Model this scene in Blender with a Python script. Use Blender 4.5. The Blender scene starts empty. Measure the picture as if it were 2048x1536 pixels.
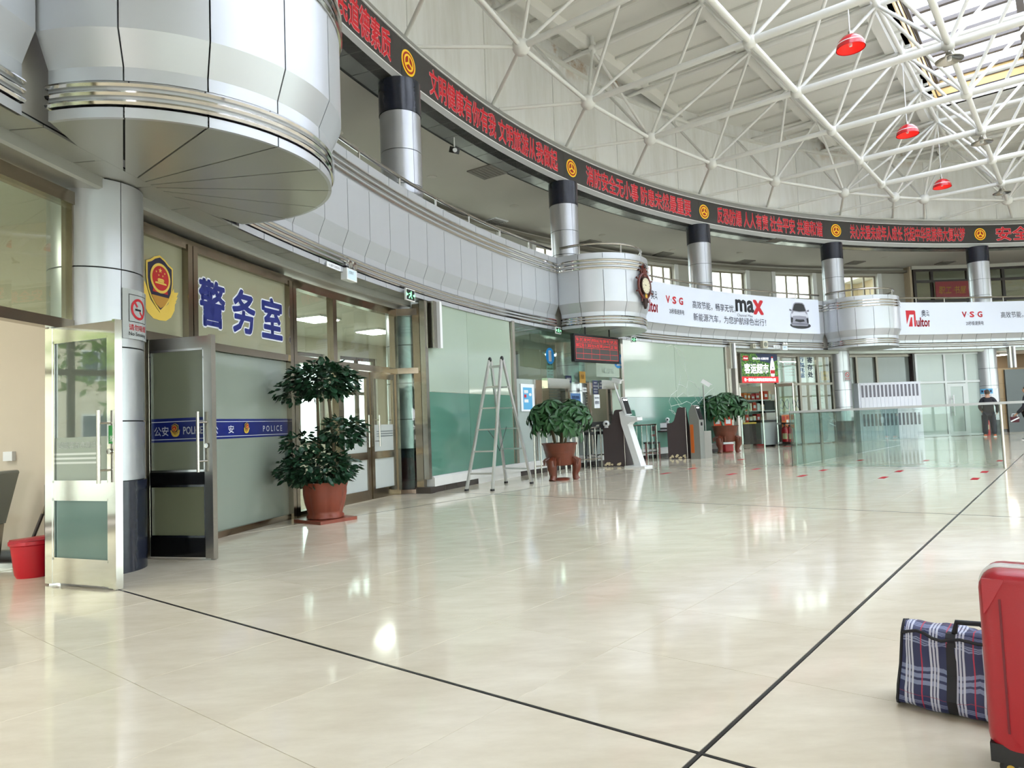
import bpy, bmesh, math, random
from mathutils import Vector, Matrix

S = bpy.context.scene
COL = S.collection
rnd = random.Random(11)
PI = math.pi
sin, cos, rad, deg = math.sin, math.cos, math.radians, math.degrees

# ------------------------------------------------------------------ camera
CAM_H = 1.14395
PITCH, ROLL, FPX = 0.0572932, -0.0384326, 1397.541
cam_d = bpy.data.cameras.new('camera')
cam = bpy.data.objects.new('camera', cam_d)
COL.objects.link(cam)
S.camera = cam
_f = Vector((0, cos(PITCH), sin(PITCH)))
_r = Vector((1, 0, 0))
_u = _r.cross(_f)
_r2 = _r * cos(ROLL) + _u * sin(ROLL)
_u2 = _u * cos(ROLL) - _r * sin(ROLL)
cam.matrix_world = Matrix(((_r2.x, _u2.x, -_f.x, 0), (_r2.y, _u2.y, -_f.y, 0), (_r2.z, _u2.z, -_f.z, CAM_H), (0, 0, 0, 1)))
cam_d.sensor_fit = 'HORIZONTAL'
cam_d.sensor_width = 36.0
cam_d.lens = FPX * 36.0 / 2048.0
cam_d.clip_start, cam_d.clip_end = 0.05, 500

# ------------------------------------------------------------------ sky and exposure
W = bpy.data.worlds.new('overcast_sky')
S.world = W
W.use_nodes = True
_bg = W.node_tree.nodes['Background']
_bg.inputs[0].default_value = (0.95, 0.97, 1.0, 1)
_bg.inputs[1].default_value = 2.6
S.view_settings.view_transform = 'Standard'
S.view_settings.look = 'None'
S.view_settings.gamma = 1.0
S.view_settings.use_curve_mapping = False
S.view_settings.exposure = 1.55
S.cycles.use_denoising = True
S.cycles.max_bounces = 6
S.cycles.diffuse_bounces = 4
S.cycles.glossy_bounces = 3
S.cycles.transmission_bounces = 2
S.cycles.transparent_max_bounces = 16
S.cycles.use_adaptive_sampling = True
S.cycles.adaptive_threshold = 0.08
S.cycles.sample_clamp_indirect = 6.0
S.cycles.caustics_reflective = False
S.cycles.caustics_refractive = False

# ------------------------------------------------------------------ hall geometry (metres, camera above the origin)
HC = (21.2993, 2.7984)                 # centre of the round hall
R_LED, R_PAR, R_LOW = 25.16, 24.59, 24.69
R_COL, COL_R = 25.229, 0.378
Z_TOP, Z_K1, Z_K2, Z_BOT = 5.184, 4.005, 3.772, 3.405
JA0, JDA = 164.789, 1.47136            # fascia joints
CA0, CDA = 172.224, 15.3922            # columns
COLA = [CA0 - i * CDA for i in range(-1, 8)]   # index 1 is the first visible one


def hp(R, a, z=0.0):
    return Vector((HC[0] + R * cos(rad(a)), HC[1] + R * sin(rad(a)), z))


# ------------------------------------------------------------------ materials
def lin(c):
    r = []
    for x in c:
        x /= 255.0
        r.append(x / 12.92 if x <= 0.04045 else ((x + 0.055) / 1.055) ** 2.4)
    return (r[0], r[1], r[2], 1.0)


_M = {}


def mat(name, col, rough=0.5, metal=0.0, emit=0.0, var=0.0, vscale=3.0, coat=0.0, spec=0.5, bump=0.0, bscale=60.0, ecol=None):
    if name in _M:
        return _M[name]
    m = bpy.data.materials.new(name)
    m.use_nodes = True
    nt = m.node_tree
    b = nt.nodes['Principled BSDF']
    b.inputs['Base Color'].default_value = lin(col)
    b.inputs['Roughness'].default_value = rough
    b.inputs['Metallic'].default_value = metal
    b.inputs['Specular IOR Level'].default_value = spec
    b.inputs['Coat Weight'].default_value = coat
    b.inputs['Coat Roughness'].default_value = 0.04
    if emit > 0:
        b.inputs['Emission Color'].default_value = lin(ecol or col)
        b.inputs['Emission Strength'].default_value = emit
        if emit < 5:
            m.cycles.emission_sampling = 'NONE'
    if var > 0 or bump > 0:
        tc = nt.nodes.new('ShaderNodeTexCoord')
        nz = nt.nodes.new('ShaderNodeTexNoise')
        nz.inputs['Scale'].default_value = vscale
        nz.inputs['Detail'].default_value = 5
        nt.links.new(tc.outputs['Object'], nz.inputs['Vector'])
        if var > 0:
            mr = nt.nodes.new('ShaderNodeMapRange')
            mr.inputs[1].default_value, mr.inputs[2].default_value = 0.3, 0.7
            mr.inputs[3].default_value, mr.inputs[4].default_value = 1 - var, 1 + var * 0.6
            nt.links.new(nz.outputs[0], mr.inputs[0])
            mx = nt.nodes.new('ShaderNodeVectorMath')
            mx.operation = 'SCALE'
            mx.inputs[0].default_value = lin(col)[:3]
            nt.links.new(mr.outputs[0], mx.inputs['Scale'])
            nt.links.new(mx.outputs[0], b.inputs['Base Color'])
        if bump > 0:
            n2 = nt.nodes.new('ShaderNodeTexNoise')
            n2.inputs['Scale'].default_value = bscale
            nt.links.new(tc.outputs['Object'], n2.inputs['Vector'])
            bp = nt.nodes.new('ShaderNodeBump')
            bp.inputs['Strength'].default_value = bump
            bp.inputs['Distance'].default_value = 0.01
            nt.links.new(n2.outputs[0], bp.inputs['Height'])
            nt.links.new(bp.outputs[0], b.inputs['Normal'])
    _M[name] = m
    return m


def glass(name, tint=(235, 245, 240), refl=0.10, clear=0.9, rough=0.0):
    """thin pane: transparent with a fresnel-like sheen"""
    if name in _M:
        return _M[name]
    m = bpy.data.materials.new(name)
    m.use_nodes = True
    nt = m.node_tree
    for n in list(nt.nodes):
        nt.nodes.remove(n)
    out = nt.nodes.new('ShaderNodeOutputMaterial')
    tr = nt.nodes.new('ShaderNodeBsdfTransparent')
    tr.inputs[0].default_value = lin(tint)
    gl = nt.nodes.new('ShaderNodeBsdfGlossy')
    gl.inputs['Roughness'].default_value = rough
    gl.inputs['Color'].default_value = (1, 1, 1, 1)
    fr = nt.nodes.new('ShaderNodeFresnel')
    fr.inputs[0].default_value = 1.5
    mr = nt.nodes.new('ShaderNodeMapRange')
    mr.inputs[3].default_value = refl * 0.5
    mr.inputs[4].default_value = 1.0
    mx = nt.nodes.new('ShaderNodeMixShader')
    nt.links.new(fr.outputs[0], mr.inputs[0])
    ge = nt.nodes.new('ShaderNodeNewGeometry')
    sb = nt.nodes.new('ShaderNodeMath')
    sb.operation = 'SUBTRACT'
    sb.inputs[0].default_value = 1.0
    ml_ = nt.nodes.new('ShaderNodeMath')
    ml_.operation = 'MULTIPLY'
    nt.links.new(ge.outputs['Backfacing'], sb.inputs[1])
    nt.links.new(mr.outputs[0], ml_.inputs[0])
    nt.links.new(sb.outputs[0], ml_.inputs[1])
    nt.links.new(ml_.outputs[0], mx.inputs[0])
    nt.links.new(tr.outputs[0], mx.inputs[1])
    nt.links.new(gl.outputs[0], mx.inputs[2])
    if clear < 1.0:
        df = nt.nodes.new('ShaderNodeBsdfDiffuse')
        df.inputs[0].default_value = lin(tint)
        m2 = nt.nodes.new('ShaderNodeMixShader')
        m2.inputs[0].default_value = 1 - clear
        nt.links.new(tr.outputs[0], m2.inputs[1])
        nt.links.new(df.outputs[0], m2.inputs[2])
        nt.links.new(m2.outputs[0], mx.inputs[1])
    nt.links.new(mx.outputs[0], out.inputs[0])
    _M[name] = m
    return m


# ------------------------------------------------------------------ mesh builder
class MB:
    def __init__(s):
        s.v, s.f = [], []

    def add(s, vs, fs):
        n = len(s.v)
        s.v += [Vector(v) for v in vs]
        s.f += [tuple(i + n for i in f) for f in fs]
        return s

    def hexa(s, b, t):
        """8 corners: bottom ring b, top ring t"""
        return s.add(list(b) + list(t), [(3, 2, 1, 0), (4, 5, 6, 7), (0, 1, 5, 4), (1, 2, 6, 5), (2, 3, 7, 6), (3, 0, 4, 7)])

    def box(s, c, d, rz=0.0, M=None):
        x, y, z = d[0] / 2, d[1] / 2, d[2] / 2
        P = [Vector((i * x, j * y, k * z)) for k in (-1, 1) for i, j in ((-1, -1), (1, -1), (1, 1), (-1, 1))]
        if M is not None:
            P = [M @ p for p in P]
        elif rz:
            q = Matrix.Rotation(rz, 3, 'Z')
            P = [q @ p for p in P]
        P = [p + Vector(c) for p in P]
        return s.hexa(P[:4], P[4:])

    def bar(s, p0, p1, w, h, up=(0, 0, 1)):
        """box beam from p0 to p1, w across, h along up"""
        p0, p1 = Vector(p0), Vector(p1)
        d = (p1 - p0).normalized()
        u = Vector(up)
        x = d.cross(u)
        if x.length < 1e-5:
            x = d.cross(Vector((1, 0, 0)))
        x.normalize()
        u = x.cross(d)
        b = [p0 + x * (i * w / 2) + u * (j * h / 2) for i, j in ((-1, -1), (1, -1), (1, 1), (-1, 1))]
        t = [p1 + x * (i * w / 2) + u * (j * h / 2) for i, j in ((-1, -1), (1, -1), (1, 1), (-1, 1))]
        return s.hexa(b, t)

    def tube(s, pts, r, n=8, closed=False):
        pts = [Vector(p) for p in pts]
        k = len(pts)
        rr = r if isinstance(r, (list, tuple)) else [r] * k
        base = len(s.v)
        prev = None
        for i, p in enumerate(pts):
            if closed:
                d = pts[(i + 1) % k] - pts[i - 1]
            else:
                d = (pts[min(i + 1, k - 1)] - pts[max(i - 1, 0)])
            d.normalize()
            if prev is None:
                x = d.cross(Vector((0, 0, 1)))
                if x.length < 1e-3:
                    x = d.cross(Vector((1, 0, 0)))
            else:
                x = prev - d * prev.dot(d)
            x.normalize()
            prev = x
            y = d.cross(x)
            for j in range(n):
                a = 2 * PI * j / n
                s.v.append(p + (x * cos(a) + y * sin(a)) * rr[i])
        for i in range(k if closed else k - 1):
            for j in range(n):
                a, b = base + i * n + j, base + i * n + (j + 1) % n
                c, d2 = base + ((i + 1) % k) * n + (j + 1) % n, base + ((i + 1) % k) * n + j
                s.f.append((a, b, c, d2))
        if not closed:
            s.f.append(tuple(base + j for j in range(n))[::-1])
            s.f.append(tuple(base + (k - 1) * n + j for j in range(n)))
        return s

    def lathe(s, prof, c=(0, 0, 0), n=24, M=None, arc=None):
        """prof [(r, z)...] about z"""
        base = len(s.v)
        k = len(prof)
        for i in range(n):
            a = 2 * PI * i / n
            for r, z in prof:
                p = Vector((r * cos(a), r * sin(a), z))
                if M is not None:
                    p = M @ p
                s.v.append(p + Vector(c))
        for i in range(n):
            i2 = (i + 1) % n
            for j in range(k - 1):
                s.f.append((base + i * k + j, base + i2 * k + j, base + i2 * k + j + 1, base + i * k + j + 1))
        if arc is None and prof[0][0] > 1e-6:
            s.f.append(tuple(base + i * k for i in range(n))[::-1])
        if arc is None and prof[-1][0] > 1e-6:
            s.f.append(tuple(base + i * k + k - 1 for i in range(n)))
        return s

    def prism(s, poly, fn, h0, h1):
        """2D polygon extruded; fn(u, v, h) -> point"""
        n = len(poly)
        return s.add([fn(u, v, h0) for u, v in poly] + [fn(u, v, h1) for u, v in poly],
                     [tuple(range(n))[::-1], tuple(range(n, 2 * n))] + [(i, (i + 1) % n, n + (i + 1) % n, n + i) for i in range(n)])

    def sweep(s, prof, a0, a1, n, ctr=None, closed=True, f=None):
        """profile (R, z) swept over angle a0..a1 (deg) round the hall centre or f(R, a, z)"""
        f = f or hp
        base = len(s.v)
        k = len(prof)
        for i in range(n + 1):
            a = a0 + (a1 - a0) * i / n
            for R, z in prof:
                s.v.append(Vector(f(R, a, z)))
        for i in range(n):
            for j in range(k if closed else k - 1):
                j2 = (j + 1) % k
                s.f.append((base + i * k + j, base + i * k + j2, base + (i + 1) * k + j2, base + (i + 1) * k + j))
        if closed and abs(a1 - a0) < 359.9:
            s.f.append(tuple(base + j for j in range(k))[::-1])
            s.f.append(tuple(base + n * k + j for j in range(k)))
        return s

    def sphere(s, c, r, n=12, m=8, sc=(1, 1, 1)):
        prof = [(r * sin(PI * i / m), -r * cos(PI * i / m)) for i in range(m + 1)]
        prof[0] = (0.0, -r)
        prof[-1] = (0.0, r)
        return s.lathe(prof, c, n, Matrix.Diagonal(Vector(sc)))

    def mesh(s, name, smooth=False, ang=40):
        me = bpy.data.meshes.new(name)
        me.from_pydata([tuple(v) for v in s.v], [], s.f)
        bm = bmesh.new()
        bm.from_mesh(me)
        bmesh.ops.remove_doubles(bm, verts=bm.verts, dist=1e-5)
        bmesh.ops.recalc_face_normals(bm, faces=bm.faces)
        bm.to_mesh(me)
        bm.free()
        if smooth:
            me.polygons.foreach_set('use_smooth', [True] * len(me.polygons))
            me.set_sharp_from_angle(angle=rad(ang))
        me.update()
        return me

    def build(s, name, m, parent=None, smooth=False, ang=40, local=False, kind=None):
        """vertices in world space (or, with local=True, in the parent's space)"""
        if parent is not None and not local:
            inv = parent.matrix_basis.inverted()
            if parent.parent is not None:
                inv = (parent.parent.matrix_basis @ parent.matrix_basis).inverted()
            s.v = [inv @ v for v in s.v]
        lo = [min(v[i] for v in s.v) for i in range(3)]
        hi = [max(v[i] for v in s.v) for i in range(3)]
        o = Vector(((lo[0] + hi[0]) / 2, (lo[1] + hi[1]) / 2, lo[2]))
        s.v = [v - o for v in s.v]
        me = s.mesh(name, smooth, ang)
        ob = bpy.data.objects.new(name, me)
        if m is not None:
            me.materials.append(m)
        COL.objects.link(ob)
        ob.location = o
        if parent is not None:
            ob.parent = parent
        if kind:
            ob['kind'] = kind
        return ob


def empty(name, loc=(0, 0, 0), rz=0.0):
    o = bpy.data.objects.new(name, None)
    o.empty_display_size = 0.2
    COL.objects.link(o)
    o.location = loc
    o.rotation_euler = (0, 0, rz)
    o.matrix_basis = Matrix.Translation(Vector(loc)) @ Matrix.Rotation(rz, 4, 'Z')
    return o


def tag(o, label, cat, group=None, kind=None):
    o['label'] = label
    o['category'] = cat
    if group:
        o['group'] = group
    if kind:
        o['kind'] = kind
    return o


def thing(name, label, cat, loc=(0, 0, 0), rz=0.0, group=None, kind=None):
    return tag(empty(name, loc, rz), label, cat, group, kind)


def copy_tree(o, parent=None):
    c = o.copy()
    COL.objects.link(c)
    c.parent = parent
    for ch in list(o.children):
        copy_tree(ch, c)
    return c


def spin_copy(o, dang):
    """copy a part of a ring structure turned about the hall centre (parent stands at the centre)"""
    c = o.copy()
    COL.objects.link(c)
    c.parent = o.parent
    q = Matrix.Rotation(rad(dang), 4, 'Z')
    c.location = q @ o.location
    c.rotation_euler = (0, 0, o.rotation_euler[2] + rad(dang))
    return c


# ------------------------------------------------------------------ lettering
_TC = {}


def text2d(body, off=0.0, shear=0.0):
    key = (body, off, shear)
    if key in _TC:
        return _TC[key]
    cu = bpy.data.curves.new('t', 'FONT')
    cu.body = body
    cu.size = 1.0
    cu.offset = off
    cu.shear = shear
    cu.resolution_u = 2
    o = bpy.data.objects.new('t', cu)
    COL.objects.link(o)
    dg = bpy.context.evaluated_depsgraph_get()
    me = bpy.data.meshes.new_from_object(o.evaluated_get(dg))
    vs = [(v.co.x, v.co.y) for v in me.vertices]
    fs = [tuple(p.vertices) for p in me.polygons]
    bpy.data.objects.remove(o)
    bpy.data.curves.remove(cu)
    bpy.data.meshes.remove(me)
    x0, x1 = min(v[0] for v in vs), max(v[0] for v in vs)
    y0, y1 = min(v[1] for v in vs), max(v[1] for v in vs)
    _TC[key] = (vs, fs, (x0, y0, x1, y1))
    return _TC[key]


def text_in(mb, body, fn, u0, v0, w, h, off=0.0, lift=0.0, ref=None, shear=0.0):
    """fit the lettering into the rectangle (u0, v0, w, h) of surface fn(u, v, lift)"""
    vs, fs, bb = text2d(body, 0.0, shear)
    if ref:
        bb = (bb[0] - ref, bb[1] - ref, bb[2] + ref, bb[3] + ref)
    sx, sy = w / (bb[2] - bb[0]), h / (bb[3] - bb[1])
    n = 1 if off < 0.004 else (4 if off < 0.02 else 10)
    for k in range(n):
        dx, dy = (0, 0) if n == 1 else (off * cos(2 * PI * k / n), off * sin(2 * PI * k / n))
        mb.add([fn(u0 + (x + dx - bb[0]) * sx, v0 + (y + dy - bb[1]) * sy, lift) for x, y in vs], fs)
    return mb


def flat_fn(org, ux, uz, n):
    org, ux, uz, n = Vector(org), Vector(ux).normalized(), Vector(uz).normalized(), Vector(n).normalized()
    return lambda u, v, h: org + ux * u + uz * v + n * h


def cyl_fn(R, a0):
    """surface of radius R seen from inside the hall; u runs to the viewer's right from angle a0, v is z, lift is towards the hall"""
    return lambda u, v, h: hp(R - h, a0 - deg(u / R), v)


def pln_fn(R, a, u_mid=0.0):
    """flat plane tangent at angle a; u = u_mid is the tangent point, v is z, lift is towards the hall"""
    o = hp(R, a)
    n = Vector((-cos(rad(a)), -sin(rad(a)), 0))
    t = Vector((sin(rad(a)), -cos(rad(a)), 0))
    return lambda u, v, h: o + t * (u - u_mid) + Vector((0, 0, v)) + n * h


def disc2d(cx, cy, r, n=28, ry=None):
    ry = ry or r
    return [(cx + r * cos(2 * PI * i / n), cy + ry * sin(2 * PI * i / n)) for i in range(n)]


def poly(mb, pts, fn, lift):
    mb.add([fn(u, v, lift) for u, v in pts], [tuple(range(len(pts)))])
    return mb


def ring2d(mb, cx, cy, r0, r1, fn, lift, n=32, k=1.0, a0=0.0, a1=360.0):
    m = n if a1 - a0 >= 359 else max(3, int(n * (a1 - a0) / 360))
    vs = []
    for i in range(m + 1):
        a = rad(a0 + (a1 - a0) * i / m)
        vs += [fn(cx + r0 * cos(a), cy + r0 * k * sin(a), lift), fn(cx + r1 * cos(a), cy + r1 * k * sin(a), lift)]
    mb.add(vs, [(2 * i, 2 * i + 1, 2 * i + 3, 2 * i + 2) for i in range(m)])
    return mb


def rect(mb, u0, v0, w, h, fn, lift, nu=0):
    nu = nu or max(1, int(w / 0.25))
    vs = []
    for i in range(nu + 1):
        u = u0 + w * i / nu
        vs += [fn(u, v0, lift), fn(u, v0 + h, lift)]
    mb.add(vs, [(2 * i, 2 * i + 2, 2 * i + 3, 2 * i + 1) for i in range(nu)])
    return mb
# ================================================================== shared materials
ALU = mat('aluminium_panel', (196, 199, 204), rough=0.34, metal=0.55, var=0.03, vscale=0.8)
ALU_COL = mat('column_aluminium', (186, 188, 192), rough=0.3, metal=0.7)
ALU_DARK = mat('grey_soffit_panel', (128, 131, 128), rough=0.22, metal=0.35)
DSTEEL = mat('dark_brushed_steel', (112, 106, 98), rough=0.28, metal=0.85)
CHROME = mat('polished_steel', (214, 212, 208), rough=0.09, metal=1.0)
STEEL = mat('brushed_steel', (176, 172, 164), rough=0.25, metal=1.0)
BRONZE = mat('door_frame_steel', (150, 138, 122), rough=0.16, metal=1.0)
BLACK = mat('black_gap', (14, 14, 15), rough=0.7)
DARKBLUE = mat('dark_blue_stone', (34, 38, 50), rough=0.16, var=0.15, vscale=20)
WHITEWALL = mat('white_plaster', (222, 222, 216), rough=0.85, var=0.05, vscale=0.7)
GALLERY_CEIL = mat('gallery_ceiling_paint', (196, 192, 184), rough=0.9, var=0.03, vscale=0.5)
GALLERY_WALL = mat('gallery_wall_paint', (196, 194, 186), rough=0.9, var=0.04, vscale=0.6)
CREAM = mat('cream_wall_paint', (206, 194, 176), rough=0.8, var=0.02)
TRUSS = mat('white_truss_paint', (224, 224, 220), rough=0.45)
FROST = mat('frosted_glass', (142, 150, 138), rough=0.07, spec=0.6, var=0.05, vscale=0.7)
FROST_UP = mat('frosted_glass_upper', (150, 148, 124), rough=0.05, spec=0.55)
GREENUP = mat('pale_green_glass', (166, 180, 164), rough=0.06, spec=0.6, var=0.05, vscale=0.6)
TEAL = mat('teal_film_glass', (88, 132, 116), rough=0.06, spec=0.6, var=0.06, vscale=0.8)
CLEAR = glass('clear_glass', (232, 240, 236), 0.05, 1.0)
TINT = glass('green_tinted_glass', (206, 226, 218), 0.06, 0.97)
GREYFROST = mat('grey_frosted_glass', (168, 178, 172), rough=0.1, spec=0.5)
WHITE = mat('white_gloss', (232, 232, 232), rough=0.3)
PAPER = mat('white_paper', (232, 234, 236), rough=0.7)
DARKBASE = mat('dark_brown_base_tile', (58, 50, 48), rough=0.25)
RED = mat('red_ink', (190, 22, 36), rough=0.5)
DARKINK = mat('dark_ink', (44, 46, 54), rough=0.6)
NAVY = mat('navy_vinyl', (18, 32, 112), rough=0.35)
GOLD = mat('gold_ink', (214, 172, 62), rough=0.4)

centre = lambda name, label, cat: thing(name, label, cat, (HC[0], HC[1], 0), 0, None, 'structure')

# ================================================================== floor
TA = -0.6802
EU = Vector((cos(TA), sin(TA), 0))
EV = Vector((-sin(TA), cos(TA), 0))
U0, V0, MOD = -1.0795, 2.278, 6.53
STRIP = 0.019
TP = (MOD - STRIP) / 8.0

fm = bpy.data.materials.new('polished_beige_tile')
fm.use_nodes = True
nt = fm.node_tree
b = nt.nodes['Principled BSDF']
b.inputs['Roughness'].default_value = 0.09
b.inputs['Specular IOR Level'].default_value = 0.45
oi = nt.nodes.new('ShaderNodeObjectInfo')
tc = nt.nodes.new('ShaderNodeTexCoord')
nz = nt.nodes.new('ShaderNodeTexNoise')
nz.inputs['Scale'].default_value = 2.2
nz.inputs['Detail'].default_value = 7
nz.inputs['Roughness'].default_value = 0.65
ad = nt.nodes.new('ShaderNodeVectorMath')
geo = nt.nodes.new('ShaderNodeNewGeometry')
mp = nt.nodes.new('ShaderNodeMapping')
mp.inputs['Rotation'].default_value = (0, 0, TA)
mp.inputs['Scale'].default_value = (1.0, 2.6, 1)
nt.links.new(geo.outputs['Position'], mp.inputs[0])
nt.links.new(mp.outputs[0], ad.inputs[0])
nt.links.new(oi.outputs['Random'], ad.inputs[1])
nt.links.new(ad.outputs[0], nz.inputs['Vector'])
cr = nt.nodes.new('ShaderNodeValToRGB')
cr.color_ramp.elements[0].position = 0.3
cr.color_ramp.elements[0].color = lin((212, 200, 176))
cr.color_ramp.elements[1].position = 0.72
cr.color_ramp.elements[1].color = lin((230, 220, 198))
nt.links.new(nz.outputs[0], cr.inputs[0])
nt.links.new(cr.outputs[0], b.inputs['Base Color'])
FLOOR_M = fm
JOINT = mat('grey_grout', (118, 112, 102), rough=0.7)
STRIPM = mat('dark_metal_strip', (66, 66, 66), rough=0.3, metal=0.7)

floor = tag(empty('floor', (HC[0], HC[1], 0)), 'polished beige tile floor of the round hall', 'floor', kind='structure')
mb = MB()
mb.add([hp(29.3, a, -0.004) for a in range(0, 360, 5)] + [hp(29.3, a, -0.3) for a in range(0, 360, 5)],
       [tuple(range(72)), tuple(range(72, 144))[::-1]] + [(i, (i + 1) % 72, 72 + (i + 1) % 72, 72 + i) for i in range(72)])
mb.build('screed', JOINT, floor)
tiles = []
inv_cam = cam.matrix_world.inverted()
for ki in range(-4, 8):
    for kj in range(-6, 6):
        for i in range(8):
            for j in range(8):
                u = U0 + ki * MOD + STRIP / 2 + (i + 0.5) * TP
                v = V0 + kj * MOD + STRIP / 2 + (j + 0.5) * TP
                p = EU * u + EV * v
                R = math.hypot(p.x - HC[0], p.y - HC[1])
                if R > 28.6:
                    continue
                q = inv_cam @ p
                vis = q.z < -0.8 and abs(q.x / q.z) < 0.80 and -0.62 < q.y / -q.z < 0.2
                tiles.append((q.length if vis else q.length + 500, p))
tiles.sort(key=lambda t: t[0])
g = TP / 2 - 0.0012
c = 0.0006
tm = MB().add([(-g, -g, -0.012), (g, -g, -0.012), (g, g, -0.012), (-g, g, -0.012),
               (-g, -g, -c), (g, -g, -c), (g, g, -c), (-g, g, -c),
               (-g + c, -g + c, 0), (g - c, -g + c, 0), (g - c, g - c, 0), (-g + c, g - c, 0)],
              [(0, 1, 5, 4), (1, 2, 6, 5), (2, 3, 7, 6), (3, 0, 4, 7), (4, 5, 9, 8), (5, 6, 10, 9), (6, 7, 11, 10), (7, 4, 8, 11), (8, 9, 10, 11)])
tme = tm.mesh('tile')
tme.materials.append(FLOOR_M)
for d, p in tiles[:300]:
    o = bpy.data.objects.new('tile', tme)
    COL.objects.link(o)
    o.parent = floor
    o.location = (p.x - HC[0], p.y - HC[1], 0)
    o.rotation_euler = (0, 0, TA)
mb = MB()
for d, p in tiles[300:]:
    if math.hypot(p.x - HC[0], p.y - HC[1]) > 28.4:
        continue
    P = [p + EU * (sx * g) + EV * (sy * g) for sx, sy in ((-1, -1), (1, -1), (1, 1), (-1, 1))]
    mb.add([Vector((q.x, q.y, 0)) for q in P] + [Vector((q.x, q.y, -0.012)) for q in P], [(0, 1, 2, 3), (0, 4, 5, 1), (1, 5, 6, 2), (2, 6, 7, 3), (3, 7, 4, 0)])
mb.build('far_tiles', FLOOR_M, floor, kind='stuff')
for k in range(-3, 7):
    for e, f, o in ((EU, EV, U0 + k * MOD), (EV, EU, V0 + (k - 2) * MOD)):
        # clip the strip to the hall circle
        c0 = Vector((HC[0], HC[1], 0))
        d0 = o - c0.dot(e)
        if abs(d0) > 24.3:
            continue
        h = math.sqrt(24.5 ** 2 - d0 ** 2)
        m0 = c0 + e * d0
        MB().bar(m0 - f * h + Vector((0, 0, -0.004)), m0 + f * h + Vector((0, 0, -0.004)), STRIP - 0.006, 0.010).build('metal_strip', STRIPM, floor)
STK = mat('red_floor_vinyl', (160, 34, 42), rough=0.7, spec=0.15)
for x, y in [(3.11, 14.6), (3.95, 15.68), (4.23, 13.78), (5.08, 14.84), (5.22, 12.82), (6.07, 13.87), (6.22, 11.91), (7.09, 13.0), (7.26, 11.13), (8.14, 12.22), (5.86, 18.21), (9.0, 15.4), (10.03, 14.55), (7.99, 16.26)]:
    mb = MB()
    mb.bar(Vector((x, y, 0.001)) - EV * 0.19, Vector((x, y, 0.001)) + EV * 0.19, 0.10, 0.002)
    mb.build('floor_sticker', STK, floor)

# ================================================================== gallery front (fascia ring)
def joints(a_hi, a_lo):
    k0 = math.ceil((JA0 - a_hi) / JDA)
    k1 = math.floor((JA0 - a_lo) / JDA)
    return [JA0 - k * JDA for k in range(k0, k1 + 1)]


DR, DRC = 1.42, 24.42                                  # balcony drum radius and centre distance
DRUM_A = {0: 187.62, 1: 172.224, 3: 141.44, 5: 110.30, 7: 79.87}
DRUMS = [(172.224, 'near'), (141.44, 'middle'), (110.30, 'far')]
HALF = 3.32                                            # half width of a drum on the ring, degrees
spans = [(189.0, 172.224 + HALF), (172.224 - HALF, 141.44 + HALF), (141.44 - HALF, 110.30 + HALF), (110.30 - HALF, 62.0)]
wm = centre('wall_gallery_front', 'curved silver aluminium gallery front with chrome bands', 'wall')
GAP = 0.012

def panel_mesh(mbx, a0, a1, prof_list, f, n, back=0.03):
    for prof in prof_list:
        q = [(r, z) for r, z in prof] + [(r + back, z) for r, z in reversed(prof)]
        mbx.sweep(q, a0, a1, n, f=f)


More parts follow.
